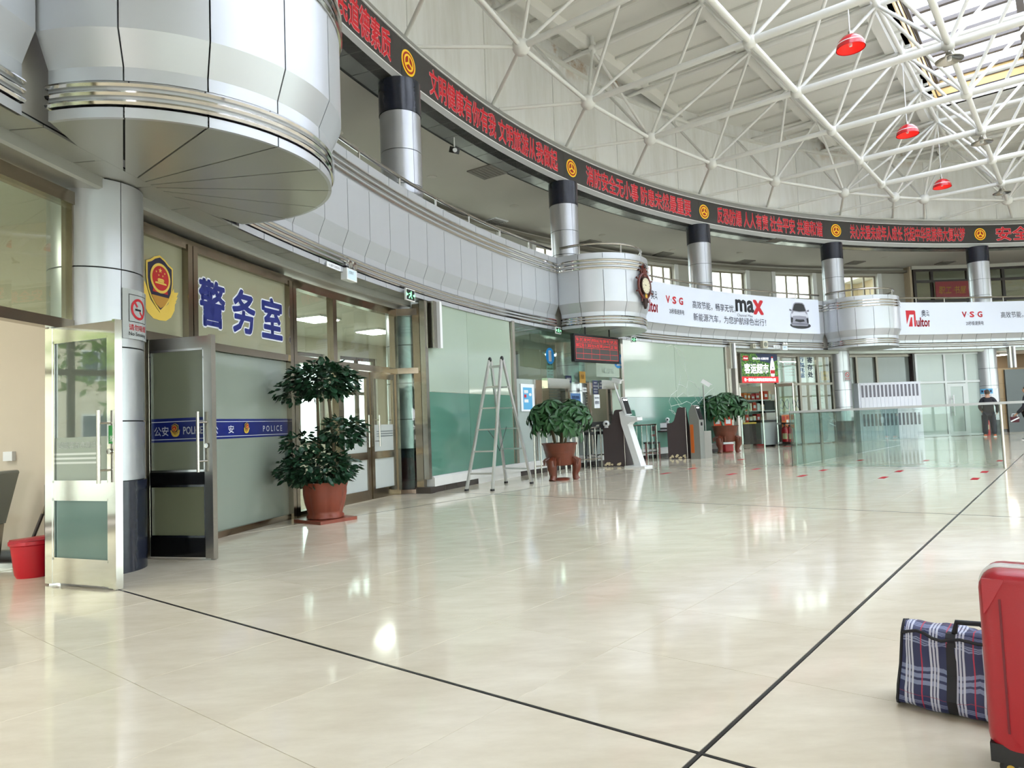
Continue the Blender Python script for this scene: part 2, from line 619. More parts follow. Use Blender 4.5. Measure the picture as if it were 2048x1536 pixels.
TALL = [(R_PAR, 4.775), (R_PAR, Z_K1), (R_LOW, Z_K2), (R_LOW, 3.672)]
TOPS = [(R_PAR, Z_TOP), (R_PAR, 5.045)]
BOTS = [(R_LOW, 3.480), (R_LOW, Z_BOT)]
ga = deg(GAP / 2 / R_PAR)
proto = {}
for hi, lo in spans:
    js = joints(hi - 0.35, lo + 0.35)
    ed = [hi] + js + [lo]
    for p, q in zip(ed[:-1], ed[1:]):
        w = round(p - q, 3)
        if abs(w - JDA) < 0.01 and 'std' in proto:
            spin_copy(proto['std'][1], p - proto['std'][0])
            continue
        mb = MB()
        panel_mesh(mb, p - ga, q + ga, [TALL, TOPS, BOTS], hp, 2)
        o = mb.build('panel', ALU, wm)
        if abs(w - JDA) < 0.01:
            proto['std'] = (p, o)
    mb = MB()                                          # dark backing behind the joints, and the parapet top
    n = max(2, int((hi - lo) * 1.2))
    mb.sweep([(R_PAR + 0.035, Z_TOP - 0.01), (R_PAR + 0.035, Z_K1), (R_LOW + 0.035, Z_K2), (R_LOW + 0.035, Z_BOT + 0.005), (R_LOW + 0.2, Z_BOT + 0.005), (R_LOW + 0.2, Z_TOP - 0.01)], hi, lo, n)
    mb.build('backing', BLACK, wm)
    mb = MB().sweep([(R_PAR + 0.012, Z_TOP + 0.004), (R_PAR + 0.012, Z_TOP - 0.012), (R_PAR + 0.32, Z_TOP - 0.012), (R_PAR + 0.32, Z_TOP + 0.004)], hi, lo, n)
    mb.build('coping', ALU, wm)
    for z in (5.008, 4.912, 4.816):
        for dz, m_, dr in ((0, CHROME, 0.030),):
            MB().sweep([(R_PAR + 0.03, z + 0.028), (R_PAR - dr * 0.6, z + 0.024), (R_PAR - dr, z), (R_PAR - dr * 0.6, z - 0.024), (R_PAR + 0.03, z - 0.028)], hi, lo, n * 2).build('chrome_band', m_, wm, smooth=True, ang=30)
    for z in (4.960, 4.864, 5.04, 4.785):
        MB().sweep([(R_PAR + 0.03, z + 0.02), (R_PAR + 0.004, z + 0.02), (R_PAR + 0.004, z - 0.02), (R_PAR + 0.03, z - 0.02)], hi, lo, n).build('band_strip', ALU, wm)
    for z in (3.642, 3.576, 3.510):
        MB().sweep([(R_LOW + 0.03, z + 0.021), (R_LOW - 0.018, z + 0.018), (R_LOW - 0.030, z), (R_LOW - 0.018, z - 0.018), (R_LOW + 0.03, z - 0.021)], hi, lo, n * 2).build('chrome_band', CHROME, wm, smooth=True, ang=30)
    for z in (3.609, 3.543):
        MB().sweep([(R_LOW + 0.03, z + 0.014), (R_LOW + 0.004, z + 0.014), (R_LOW + 0.004, z - 0.014), (R_LOW + 0.03, z - 0.014)], hi, lo, n).build('band_strip', ALU, wm)

# ---- soffit under the ring
ws = centre('ceiling_ring_soffit', 'grey metal soffit under the gallery edge', 'soffit')
SOF = mat('soffit_aluminium', (168, 170, 164), rough=0.3, metal=0.45)
R_FACE = 24.96
js = joints(189, 62)
p0 = MB().sweep([(R_LOW + 0.002, Z_BOT), (R_FACE, Z_BOT), (R_FACE, Z_BOT + 0.02), (R_LOW + 0.002, Z_BOT + 0.02)], js[0] - ga, js[1] + ga, 2).build('soffit_panel', SOF, ws)
for a in js[1:-1]:
    spin_copy(p0, a - js[0])
MB().sweep([(R_LOW + 0.03, Z_BOT + 0.02), (R_FACE + 0.2, Z_BOT + 0.02), (R_FACE + 0.2, Z_BOT + 0.05), (R_LOW + 0.03, Z_BOT + 0.05)], 189, 62, 120).build('backing', BLACK, ws)
MB().sweep([(R_FACE, Z_BOT + 0.02), (R_FACE, 3.315), (R_FACE + 0.02, 3.295), (25.34, 3.295), (25.34, Z_BOT + 0.02)], 189, 123.4, 90).build('drop_face', SOF, ws)
MB().sweep([(R_FACE, Z_BOT + 0.02), (R_FACE, 3.315), (R_FACE + 0.02, 3.295), (25.34, 3.295), (25.34, Z_BOT + 0.02)], 123.4, 62, 90).build('drop_face', SOF, ws)

# ---- balcony drums
for da_, nm in DRUMS:
    ctr = hp(DRC, da_)
    inward = math.degrees(math.atan2(HC[1] - ctr.y, HC[0] - ctr.x))
    dr = tag(empty('balcony', (ctr.x, ctr.y, Z_BOT)), {'near': 'large rounded silver balcony overhead above the police room doors', 'middle': 'rounded silver balcony above the departure board with a clock on it', 'far': 'rounded silver balcony between the two white advertising banners'}[nm], 'balcony', kind='structure')

    def df(r, a, z, _c=ctr, _i=inward):
        return Vector((_c.x + r * cos(rad(_i + a)), _c.y + r * sin(rad(_i + a)), z))
    k = DR - R_PAR

    def conv(prof):
        return [(DR - (r - R_PAR), z) for r, z in prof]
    PH = 96.0
    nj = 8
    dg = deg(GAP / 2 / DR)
    for i in range(nj):
        a0, a1 = -PH + 2 * PH * i / nj, -PH + 2 * PH * (i + 1) / nj
        mb = MB()
        panel_mesh(mb, a0 + dg, a1 - dg, [conv(TALL), conv(TOPS), conv(BOTS)], df, 6, back=-0.03)
        mb.build('panel', ALU, dr, smooth=True, ang=20)
        ap = hp(R_FACE - 0.01, da_, Z_BOT + 0.001)
        rim = [df(DR - 0.105, a0 + dg * 1.3 + (a1 - a0 - 2.6 * dg) * j / 6, Z_BOT + 0.001) for j in range(7)]
        mm = (rim[0] + rim[-1]) / 2
        ap = ap + (mm - ap).normalized() * 0.05
        mb = MB()
        pts = [ap] + rim
        up = Vector((0, 0, 0.015))
        n = len(pts)
        mb.add(pts + [p + up for p in pts], [tuple(range(n)), tuple(range(n, 2 * n))] + [(q, (q + 1) % n, n + (q + 1) % n, n + q) for q in range(n)])
        mb.build('soffit_wedge', SOF, dr)
    mb = MB()
    mb.sweep([(DR - 0.035, Z_TOP - 0.01), (DR - 0.035, Z_K1), (DR - 0.14, Z_K2), (DR - 0.14, Z_BOT + 0.005), (DR - 0.30, Z_BOT + 0.005), (DR - 0.30, Z_TOP - 0.01)], -PH, PH, 40, f=df)
    mb.build('backing', BLACK, dr)
    pts = [df(DR - 0.11, -PH + 2 * PH * i / 40, Z_BOT + 0.018) for i in range(41)]
    mb = MB().add(pts + [p + Vector((0, 0, 0.03)) for p in pts], [tuple(range(41)), tuple(range(41, 82))])
    mb.build('soffit_backing', BLACK, dr)
    MB().sweep([(DR - 0.012, Z_TOP + 0.004), (DR - 0.012, Z_TOP - 0.012), (DR - 0.32, Z_TOP - 0.012), (DR - 0.32, Z_TOP + 0.004)], -PH, PH, 40, f=df).build('coping', ALU, dr)
    for z, rr, h in ((5.008, DR, 0.028), (4.912, DR, 0.028), (4.816, DR, 0.028), (3.642, DR - 0.1, 0.021), (3.576, DR - 0.1, 0.021), (3.510, DR - 0.1, 0.021)):
        MB().sweep([(rr - 0.03, z + h), (rr + 0.018, z + h * 0.85), (rr + 0.030, z), (rr + 0.018, z - h * 0.85), (rr - 0.03, z - h)], -PH, PH, 48, f=df).build('chrome_band', CHROME, dr, smooth=True, ang=30)
    for z, rr, h in ((5.04, DR, 0.02), (4.960, DR, 0.02), (4.864, DR, 0.02), (4.785, DR, 0.02), (3.609, DR - 0.1, 0.014), (3.543, DR - 0.1, 0.014)):
        MB().sweep([(rr - 0.03, z + h), (rr - 0.004, z + h), (rr - 0.004, z - h), (rr - 0.03, z - h)], -PH, PH, 40, f=df).build('band_strip', ALU, dr)
    # drum handrail
    pts = [df(DR - 0.16, -PH + 2 * PH * i / 36, 5.44) for i in range(37)]
    MB().tube(pts, 0.032, 8).build('handrail', STEEL, dr, smooth=True)
    for i in range(4):
        a = -PH + 2 * PH * (i + 0.5) / 4
        MB().tube([df(DR - 0.16, a, Z_TOP), df(DR - 0.16, a, 5.42)], 0.018, 8).build('rail_post', STEEL, dr, smooth=True)

# ---- gallery handrails between drums
for n_, ((hi, lo), lab) in enumerate(zip(spans, ('at the left edge of the hall', 'between the overhead balcony and the clock balcony', 'above the banner with the car', 'above the banner beside the far balcony'))):
    if n_ == 0:
        continue
    rt = tag(empty('gallery_handrail', hp(R_PAR + 0.16, (hi + lo) / 2, Z_TOP)), 'stainless handrail on the gallery parapet ' + lab, 'handrail')
    n = int((hi - lo) * 1.5)
    MB().tube([hp(R_PAR + 0.16, hi + (lo - hi) * i / n, 5.43) for i in range(n + 1)], 0.032, 8).build('rail', STEEL, rt, smooth=True)
    a = hi - 1.2
    while a > lo + 0.3:
        MB().tube([hp(R_PAR + 0.16, a, Z_TOP), hp(R_PAR + 0.16, a, 5.41)], 0.018, 8).build('rail_post', STEEL, rt, smooth=True)
        a -= 2 * JDA
for n_, ((hi, lo), lab) in enumerate(zip(spans, ())):
    pass

# ================================================================== columns
COLZ_LO = [0.78, 1.30, 1.94, 2.62, 3.40]
COLZ_UP = [4.15, 5.02, 5.56, 6.20, 6.92]
lab = {1: 'thick silver column beside the police room door with a no-smoking sign', 2: 'silver column beside the double glass doors behind the tree in a pot',
       3: 'silver column rising behind the clock balcony', 4: 'silver column above the white banner with the car', 5: 'silver column standing between shop and white lockers', 6: 'silver column with a blue notice, where a man stands'}
for i in range(1, 7):
    a = COLA[i]
    c = hp(R_COL, a)
    t = tag(empty('column', (c.x, c.y, 0), rad(a)), lab[i], 'column', kind='structure')

    def cf(r, b, z, _c=c, _a=a):
        return Vector((_c.x + r * cos(rad(_a + b)), _c.y + r * sin(rad(_a + b)), z))
    MB().lathe([(COL_R + 0.012, 0.0), (COL_R + 0.012, COLZ_LO[0])], (c.x, c.y, 0), 40).build('base', DARKBLUE, t, smooth=True)
    core = MB().lathe([(COL_R - 0.012, 0.1), (COL_R - 0.012, 7.5)], (c.x, c.y, 0), 32)
    core.build('core', BLACK, t, smooth=True)
    for zs in (COLZ_LO, COLZ_UP):
        for z0, z1 in zip(zs[:-1], zs[1:]):
            for b0 in (-22 + 180, -22 + 300, -22 + 60):
                mb = MB()
                mb.sweep([(COL_R - 0.012, z0 + 0.006), (COL_R, z0 + 0.006), (COL_R, z1 - 0.006), (COL_R - 0.012, z1 - 0.006)], b0 + 0.5, b0 + 119.5, 14, f=cf)
                mb.build('shaft_panel', ALU_COL, t, smooth=True, ang=30)
    MB().lathe([(COL_R + 0.012, 6.92), (COL_R + 0.012, 7.535)], (c.x, c.y, 0), 40).build('capital', DARKBLUE, t, smooth=True)

# ================================================================== LED ticker ring
SCREEN = mat('led_screen_dark', (62, 60, 60), rough=0.28, spec=0.5, var=0.04, vscale=2)
LEDRED = mat('led_red', (196, 24, 40), rough=0.4, emit=0.05, ecol=(220, 20, 40))
LEDEDGE = mat('led_pink_edge', (226, 176, 180), rough=0.4, emit=0.03)
LEDYEL = mat('led_yellow', (246, 200, 40), rough=0.4, emit=0.05)
LEDDRK = mat('led_dark_red', (160, 30, 16), rough=0.4, emit=0.03)
led = tag(empty('led_ticker', (HC[0], HC[1], 7.53)), 'curved dark LED ticker with red Chinese slogans round the hall', 'led display')
Z0, Z1 = 7.691, 8.443
A_HI, A_LO = 192, 60
# cabinets (segments of the screen)
prev = None
a = COLA[0] + CDA / 4
w = CDA / 4
while a > A_LO:
    mb = MB().sweep([(R_LED, Z0), (R_LED, Z1), (R_LED + 0.25, Z1), (R_LED + 0.25, Z0)], a - 0.006, a - w + 0.006, 6)
    mb.build('screen_cabinet', SCREEN, led, smooth=True, ang=30)
    a -= w
BORD = mat('grey_border_metal', (170, 170, 168), rough=0.4, metal=0.4)
BORDW = mat('white_edge_strip', (236, 236, 236), rough=0.35)
MB().sweep([(R_LED - 0.02, 7.53), (R_LED - 0.02, Z0 - 0.016), (R_LED + 0.25, Z0 - 0.016), (R_LED + 0.25, 7.53)], A_HI, A_LO, 130).build('lower_border', BORD, led, smooth=True, ang=30)
MB().sweep([(R_LED - 0.025, Z0 - 0.016), (R_LED - 0.025, Z0 + 0.004), (R_LED + 0.2, Z0 + 0.004), (R_LED + 0.2, Z0 - 0.016)], A_HI, A_LO, 130).build('edge_strip', BORDW, led, smooth=True, ang=30)
MB().sweep([(R_LED - 0.025, Z1 - 0.004), (R_LED - 0.025, Z1 + 0.016), (R_LED + 0.2, Z1 + 0.016), (R_LED + 0.2, Z1 - 0.004)], A_HI, A_LO, 130).build('edge_strip', BORDW, led, smooth=True, ang=30)
MB().sweep([(R_LED - 0.02, Z1 + 0.016), (R_LED + 0.03, Z1 + 0.16), (R_LED + 0.30, Z1 + 0.22), (R_LED + 0.30, Z1 + 0.016)], A_HI, A_LO, 130).build('upper_border', BORD, led, smooth=True, ang=30)
phr = [('公民道德素质', 162.3, 157.68), ('文明健康有你有我 文明旅游从我做起', 154.58, 142.14), ('消防安全无小事 防患未然最重要', 139.01, 126.96),
       ('反恐防爆 人人有责 社会平安 共建和谐', 123.89, 111.69), ('关心关爱未成年人成长 托起中华民族伟大复兴梦', 108.6, 96.46), ('安全第一 预防为主', 93.47, 80.0)]
for s_, h_, l_ in phr:
    fn = cyl_fn(R_LED - 0.002, h_)
    Wd = rad(h_ - l_) * R_LED
    mb = text_in(MB(), s_, fn, 0, 7.775, Wd, 0.585, off=0.036, lift=0.004, ref=0.03)
    edge = mb.build('slogan_outline', LEDEDGE, led)
    mb = text_in(MB(), s_, fn, 0, 7.775, Wd, 0.585, off=0.019, lift=0.010, ref=0.03)
    mb.build('slogan', LEDRED, led)
for i, ea in enumerate((171.6, 156.30, 140.62, 125.41, 110.16, 94.98, 79.5)):
    fn = cyl_fn(R_LED - 0.002, ea)
    zc = 8.067
    em = tag(empty('emblem', hp(R_LED - 0.002, ea, zc - 0.25), rad(ea)), '', '')
    del em['label'], em['category']
    em.parent = led
    em.matrix_parent_inverse = Matrix()
    em.location = em.location - led.location
    em.matrix_basis = Matrix.Translation(em.location) @ Matrix.Rotation(rad(ea), 4, 'Z')
    poly(MB(), disc2d(0, zc, 0.245, 36), fn, 0.004).build('disc', LEDYEL, em)
    poly(MB(), disc2d(0, zc, 0.205, 36), fn, 0.008).build('disc_field', LEDDRK, em)
    mb = MB()
    ring2d(mb, 0, zc, 0.125, 0.165, fn, 0.012)
    for k in range(3):
        an = rad(90 + 120 * k)
        d = Vector((cos(an), sin(an)))
        n2 = Vector((-d.y, d.x)) * 0.022
        q = [(d.x * t + s2 * n2.x, zc + d.y * t + s2 * n2.y) for t, s2 in ((0, -1), (0.13, -1), (0.13, 1), (0, 1))]
        poly(mb, q, fn, 0.013)
    mb.build('wheel', LEDYEL, em)

# ---- ticker soffit
wl = centre('ceiling_ticker_soffit', 'dark grey panel soffit under the LED ticker', 'soffit')
js2 = [157.0 + 1.436 * k for k in range(-68, 24)][::-1]
p0 = MB().sweep([(R_LED - 0.018, 7.53), (25.78, 7.53), (25.78, 7.545), (R_LED - 0.018, 7.545)], js2[0] - ga, js2[1] + ga, 2).build('soffit_panel', ALU_DARK, wl)
for a in js2[1:-1]:
    spin_copy(p0, a - js2[0])
MB().sweep([(R_LED, 7.546), (25.86, 7.546), (25.86, 7.60), (R_LED, 7.60)], A_HI, A_LO, 130).build('backing', BLACK, wl)

# ================================================================== gallery: slab, ceiling, back wall
gf = centre('floor_gallery', 'gallery floor slab behind the curved parapet', 'floor')
MB().sweep([(R_LOW + 0.1, Z_BOT + 0.05), (29.2, 3.42), (29.2, 4.15), (R_LOW + 0.1, 4.15)], 200, 60, 140).build('slab', GALLERY_CEIL, gf)
gc = centre('ceiling_gallery', 'plain painted ceiling over the gallery', 'ceiling')
MB().sweep([(25.78, 7.55), (29.6, 7.55), (29.6, 7.9), (25.3, 7.9), (25.3, 7.6), (25.78, 7.6)], 200, 60, 140).build('slab', GALLERY_CEIL, gc)
VENT = mat('vent_grille', (120, 116, 110), rough=0.6)


def on_ceiling(x, y, z=7.55):
    d = Vector(((x - 1024) / FPX, (768 - y) / FPX, 1.0))
    w = _r2 * d.x + _u2 * d.y + _f * d.z
    t = (z - CAM_H) / w.z
    return Vector((w.x * t, w.y * t, z))


def px_ray(x, y):
    d = Vector(((x - 1024) / FPX, (768 - y) / FPX, 1.0))
    return _r2 * d.x + _u2 * d.y + _f * d.z


for px, py, s_ in ((975, 343, 0.75), (990, 442, 0.6), (1180, 485, 0.6), (1326, 508, 0.6), (1490, 523, 0.6), (1552, 480, 0.5), (1710, 525, 0.6), (1890, 525, 0.6)):
    p = on_ceiling(px, py)
    a = math.atan2(p.y - HC[1], p.x - HC[0])
    mb = MB().box((p.x, p.y, 7.535), (s_, s_, 0.03), a)
    v = mb.build('vent_frame', PAPER if py in (442,) else VENT, gc)
    mb = MB()
    for q in range(6):
        off = (q - 2.5) * s_ / 7
        mb.box((p.x + off * cos(a), p.y + off * sin(a), 7.515), (0.03, s_ * 0.86, 0.012), a)
    mb.build('vent_slats', VENT, v)
for px, py in ((674, 265), (864, 354), (1028, 412), (1205, 470), (1345, 500), (1480, 505), (1770, 515)):
    p = on_ceiling(px, py)
    MB().lathe([(0.0, 7.52), (0.10, 7.52), (0.13, 7.535), (0.13, 7.55)], (p.x, p.y, 0), 20).build('downlight', GALLERY_CEIL, gc, smooth=True)

R_BACK = 29.0
gw = centre('wall_gallery_back', 'plain grey-white gallery rear wall with windows', 'wall')
GWIN = [(154.5, 150.5), (148.0, 144.0), (141.6, 138.2), (134.5, 130.8), (128.2, 125.0), (123.3, 120.2), (116.3, 112.6), (109.5, 105.6), (102.6, 99.0)]
edges = [190.0]
for h_, l_ in GWIN:
    edges += [h_, l_]
edges += [96.3]
WZ0, WZ1 = 5.35, 7.25
for k in range(0, len(edges), 2):
    MB().sweep([(R_BACK, 4.15), (R_BACK, 7.55), (R_BACK + 0.25, 7.55), (R_BACK + 0.25, 4.15)], edges[k], edges[k + 1], max(2, int((edges[k] - edges[k + 1]) / 1.5))).build('pier', GALLERY_WALL, gw)
for k, (h_, l_) in enumerate(GWIN):
    MB().sweep([(R_BACK, 4.15), (R_BACK, WZ0), (R_BACK + 0.25, WZ0), (R_BACK + 0.25, 4.15)], h_, l_, 3).build('sill_wall', GALLERY_WALL, gw)
    MB().sweep([(R_BACK, WZ1), (R_BACK, 7.55), (R_BACK + 0.25, 7.55), (R_BACK + 0.25, WZ1)], h_, l_, 3).build('lintel', GALLERY_WALL, gw)
    wn = tag(empty('window_%d' % (k + 1), hp(R_BACK + 0.2, (h_ + l_) / 2, WZ0)), 'gallery window with beige frame, window %d counted along the gallery' % (k + 1), 'window', kind='structure')
    fr = mat('beige_window_frame', (150, 140, 124), rough=0.5)
    mb = MB()
    for aa in (h_ - 0.06, (h_ + l_) / 2 + 0.5, (h_ + l_) / 2 - 0.7, l_ + 0.06):
        mb.bar(hp(R_BACK + 0.2, aa, WZ0), hp(R_BACK + 0.2, aa, WZ1), 0.07, 0.06, up=hp(1, aa) - hp(0, aa))
    for zz in (WZ0 + 0.03, 6.2, WZ1 - 0.03):
        mb.bar(hp(R_BACK + 0.2, h_, zz), hp(R_BACK + 0.2, l_, zz), 0.06, 0.06)
    mb.build('window_frame', fr, wn)
    MB().sweep([(R_BACK + 0.2, WZ0), (R_BACK + 0.2, WZ1), (R_BACK + 0.206, WZ1), (R_BACK + 0.206, WZ0)], h_, l_, 2).build('pane', CLEAR, wn)
    rv = MB()
    for aa, sg in ((h_, 1), (l_, -1)):
        rv.bar(hp(R_BACK - 0.02, aa + sg * 0.18, WZ0), hp(R_BACK - 0.02, aa + sg * 0.18, WZ1 + 0.1), 0.2, 0.03, up=hp(1, aa) - hp(0, aa))
    rv.build('reveal', WHITE, wn)
    # ventilation hood / neighbouring roof seen through the pane is outside

# dark trunking along the wall top
MB().sweep([(28.75, 7.32), (28.75, 7.42), (29.0, 7.42), (29.0, 7.32)], 190, 96.3, 80).build('trunking', mat('dusty_trunking', (132, 126, 116), rough=0.8), gw)

# reading room at the far end of the gallery
rr = centre('wall_reading_room', 'dark framed glazed front of the staff reading room', 'wall')
DKF = mat('dark_brown_frame', (44, 32, 30), rough=0.35)
WARM = mat('warm_room_wall', (206, 190, 164), rough=0.8)
R_RR = 28.6
fa = [96.0, 94.35, 91.0, 87.8, 84.5, 81.0, 77.5, 74.0]
mb = MB()
for aa in fa:
    mb.bar(hp(R_RR, aa, 4.15), hp(R_RR, aa, 7.4), 0.12, 0.1, up=hp(1, aa) - hp(0, aa))
mb.build('mullion', DKF, rr)
mb = MB()
for zz in (4.2, 5.95, 6.85, 7.36):
    mb.sweep([(R_RR - 0.05, zz - 0.055), (R_RR - 0.05, zz + 0.055), (R_RR + 0.05, zz + 0.055), (R_RR + 0.05, zz - 0.055)], fa[0], fa[-1], 14)
mb.build('transom', DKF, rr)
for p, q in zip(fa[:-1], fa[1:]):
    MB().sweep([(R_RR, 4.2), (R_RR, 7.36), (R_RR + 0.008, 7.36), (R_RR + 0.008, 4.2)], p - 0.1, q + 0.1, 2).build('pane', CLEAR, rr)
MB().sweep([(R_RR - 0.1, 7.4), (R_RR - 0.1, 7.55), (R_RR + 0.2, 7.55), (R_RR + 0.2, 7.4)], 96.3, 60, 20).build('header', GALLERY_WALL, rr)
MB().sweep([(32.5, 4.15), (32.5, 7.6), (32.7, 7.6), (32.7, 4.15)], 100, 60, 20).build('room_rear_wall', WARM, rr)
MB().bar(hp(R_RR, 96.3, 5.85), hp(32.6, 96.3, 5.85), 0.1, 3.4).build('room_side_wall', WARM, rr)
MB().sweep([(R_RR, 7.56), (32.6, 7.56), (32.6, 7.7), (R_RR, 7.7)], 98, 60, 20).build('room_ceiling', WHITEWALL, rr)
MB().sweep([(R_RR, 4.0), (32.6, 4.0), (32.6, 4.15), (R_RR, 4.15)], 98, 60, 20).build('room_floor', GALLERY_CEIL, rr)

ZR = 11.62
# ================================================================== upper white wall and roof
wu = centre('wall_upper_ring', 'white plastered ring wall between ticker and roof', 'wall')
STAIN = bpy.data.materials.new('stained_white_plaster')
STAIN.use_nodes = True
nt = STAIN.node_tree
b = nt.nodes['Principled BSDF']
b.inputs['Roughness'].default_value = 0.85
tc = nt.nodes.new('ShaderNodeTexCoord')
mp = nt.nodes.new('ShaderNodeMapping')
mp.inputs['Scale'].default_value = (1.3, 1.3, 0.16)
n1 = nt.nodes.new('ShaderNodeTexNoise')
n1.inputs['Scale'].default_value = 1.6
n1.inputs['Detail'].default_value = 8
n1.inputs['Roughness'].default_value = 0.7
cr = nt.nodes.new('ShaderNodeValToRGB')
cr.color_ramp.elements[0].position = 0.36
cr.color_ramp.elements[0].color = lin((216, 216, 211))
cr.color_ramp.elements[1].position = 0.58
cr.color_ramp.elements[1].color = lin((228, 229, 227))
e = cr.color_ramp.elements.new(0.30)
e.color = lin((200, 194, 180))
nt.links.new(tc.outputs['Object'], mp.inputs[0])
nt.links.new(mp.outputs[0], n1.inputs['Vector'])
nt.links.new(n1.outputs[0], cr.inputs[0])
n2 = nt.nodes.new('ShaderNodeTexNoise')
n2.inputs['Scale'].default_value = 0.55
n2.inputs['Detail'].default_value = 9
n2.inputs['Roughness'].default_value = 0.75
nt.links.new(tc.outputs['Object'], n2.inputs['Vector'])
sx = nt.nodes.new('ShaderNodeSeparateXYZ')
nt.links.new(tc.outputs['Object'], sx.inputs[0])
m1 = nt.nodes.new('ShaderNodeMapRange')
m1.inputs[1].default_value, m1.inputs[2].default_value = 2.9, 3.6
nt.links.new(sx.outputs['Z'], m1.inputs[0])
m2 = nt.nodes.new('ShaderNodeMapRange')
m2.inputs[1].default_value, m2.inputs[2].default_value = 0.54, 0.66
nt.links.new(n2.outputs[0], m2.inputs[0])
m3 = nt.nodes.new('ShaderNodeMath')
m3.operation = 'MULTIPLY'
nt.links.new(m1.outputs[0], m3.inputs[0])
nt.links.new(m2.outputs[0], m3.inputs[1])
mxr = nt.nodes.new('ShaderNodeMix')
mxr.data_type = 'RGBA'
mxr.inputs[7].default_value = lin((168, 128, 76))
nt.links.new(m3.outputs[0], mxr.inputs[0])
nt.links.new(cr.outputs[0], mxr.inputs[6])
nt.links.new(mxr.outputs[2], b.inputs['Base Color'])
R_UP = 25.45
MB().sweep([(R_UP, 7.9), (R_UP, ZR + 0.02), (R_UP + 0.3, ZR + 0.02), (R_UP + 0.3, 7.9)], 200, 60, 160).build('plaster', STAIN, wu, smooth=True, ang=30)
MB().sweep([(R_UP - 0.16, 8.66), (R_UP - 0.10, 8.74), (R_UP + 0.02, 8.74), (R_UP + 0.02, 8.60)], 200, 60, 160).build('ledge', WHITEWALL, wu, smooth=True, ang=30)
MB().sweep([(R_UP - 0.10, 11.12), (R_UP - 0.10, 11.2), (R_UP + 0.1, 11.2), (R_UP + 0.1, 11.12)], 200, 60, 160).build('cornice', WHITEWALL, wu, smooth=True, ang=30)
for k in range(-6, 16):
    aa = 148.21 - 6.95 * k
    if 62 < aa < 196:
        MB().bar(hp(R_UP - 0.004, aa, 8.76), hp(R_UP - 0.004, aa, 11.15), 0.10, 0.03, up=hp(1, aa) - hp(0, aa)).build('pilaster', STAIN, wu)

# unseen rear half: plain plaster, with tall glazing added to light the hall
wr = centre('wall_rear_ring', 'unseen plain rear wall with tall glazing added to let in sky light', 'wall')
REARM = mat('rear_wall_paint', (214, 212, 206), rough=0.8)
MB().sweep([(25.3, 7.6), (25.3, ZR), (25.6, ZR), (25.6, 7.6)], 60, -160, 120).build('plaster', REARM, wr)
MB().sweep([(25.3, 0), (25.3, 7.6), (25.6, 7.6), (25.6, 0)], 62, 40, 14).build('plaster', REARM, wr)
MB().sweep([(25.3, 0), (25.3, 7.6), (25.6, 7.6), (25.6, 0)], -143, -160, 14).build('plaster', REARM, wr)
mb = MB()
for k in range(0, 62):
    aa = 40 - 3 * k
    mb.bar(hp(25.45, aa, 0), hp(25.45, aa, 7.6), 0.12, 0.16, up=hp(1, aa) - hp(0, aa))
for zz in (0.1, 2.5, 5.0, 7.5):
    mb.sweep([(25.37, zz - 0.06), (25.37, zz + 0.06), (25.53, zz + 0.06), (25.53, zz - 0.06)], 40, -143, 90)
mb.build('fill_glazing_frame', STEEL, wr)
MB().sweep([(25.45, 0.1), (25.45, 7.6), (25.46, 7.6), (25.46, 0.1)], 40, -143, 90).build('fill_glazing', CLEAR, wr)

# roof: deck with a long skylight, beams and ribs
G0 = Vector((5.286, 14.305, 0))
GI = Vector((2.486, -1.984, 0))
GJ = Vector((1.969, 2.415, 0))
ZB, ZT = 9.0, 11.25
gi, gj = GI.normalized(), Vector((-GI.y, GI.x, 0)).normalized()
C0 = Vector((HC[0], HC[1], 0))
SI, SJ = 17.85, 12.7                        # skylight half sizes along gi / gj
roof = tag(empty('ceiling_roof', (HC[0], HC[1], ZR)), 'white ribbed roof deck of the hall with a large skylight', 'ceiling', kind='structure')
ROOFM = mat('white_roof_deck', (228, 227, 221), rough=0.8, var=0.03, vscale=0.6)


def lp(i, j, z):
    return C0 + gi * i + gj * j + Vector((0, 0, z))


def slab(mbx, i0, i1, j0, j1, z0, z1):
    return mbx.hexa([lp(i0, j0, z0), lp(i1, j0, z0), lp(i1, j1, z0), lp(i0, j1, z0)], [lp(i0, j0, z1), lp(i1, j0, z1), lp(i1, j1, z1), lp(i0, j1, z1)])


for i0, i1, j0, j1 in ((-27, -SI, -27, 27), (SI, 27, -27, 27), (-SI, SI, SJ, 27), (-SI, SI, -27, -SJ)):
    slab(MB(), i0, i1, j0, j1, ZR, ZR + 0.12).build('deck', ROOFM, roof)
# ribs along gi and beams along gj, stopped at the skylight and the wall
ribm = mat('roof_rib_paint', (222, 221, 215), rough=0.75)
j = -24.0
while j < 25:
    half = math.sqrt(max(0, 25.3 ** 2 - j * j))
    if half > 1:
        if abs(j) > SJ:
            slab(MB(), -half, half, j - 0.045, j + 0.045, ZR - 0.07, ZR).build('rib', ribm, roof)
        elif half > SI:
            slab(MB(), -half, -SI, j - 0.045, j + 0.045, ZR - 0.07, ZR).build('rib', ribm, roof)
            slab(MB(), SI, half, j - 0.045, j + 0.045, ZR - 0.07, ZR).build('rib', ribm, roof)
    j += 1.04
gl0 = (G0 - C0).dot(gi)
STEP = GI.length
for k in range(-3, 15):
    i = gl0 + (k - 0.5) * STEP - 0.0
    half = math.sqrt(max(0, 25.3 ** 2 - i * i)) if abs(i) < 25.3 else 0
    if half < 2:
        continue
    for s0, s1 in (((-half, half),) if abs(i) > SI else ((-half, -SJ), (SJ, half))):
        slab(MB(), i - 0.32, i - 0.08, s0, s1, ZR - 0.30, ZR).build('beam', ROOFM, roof)
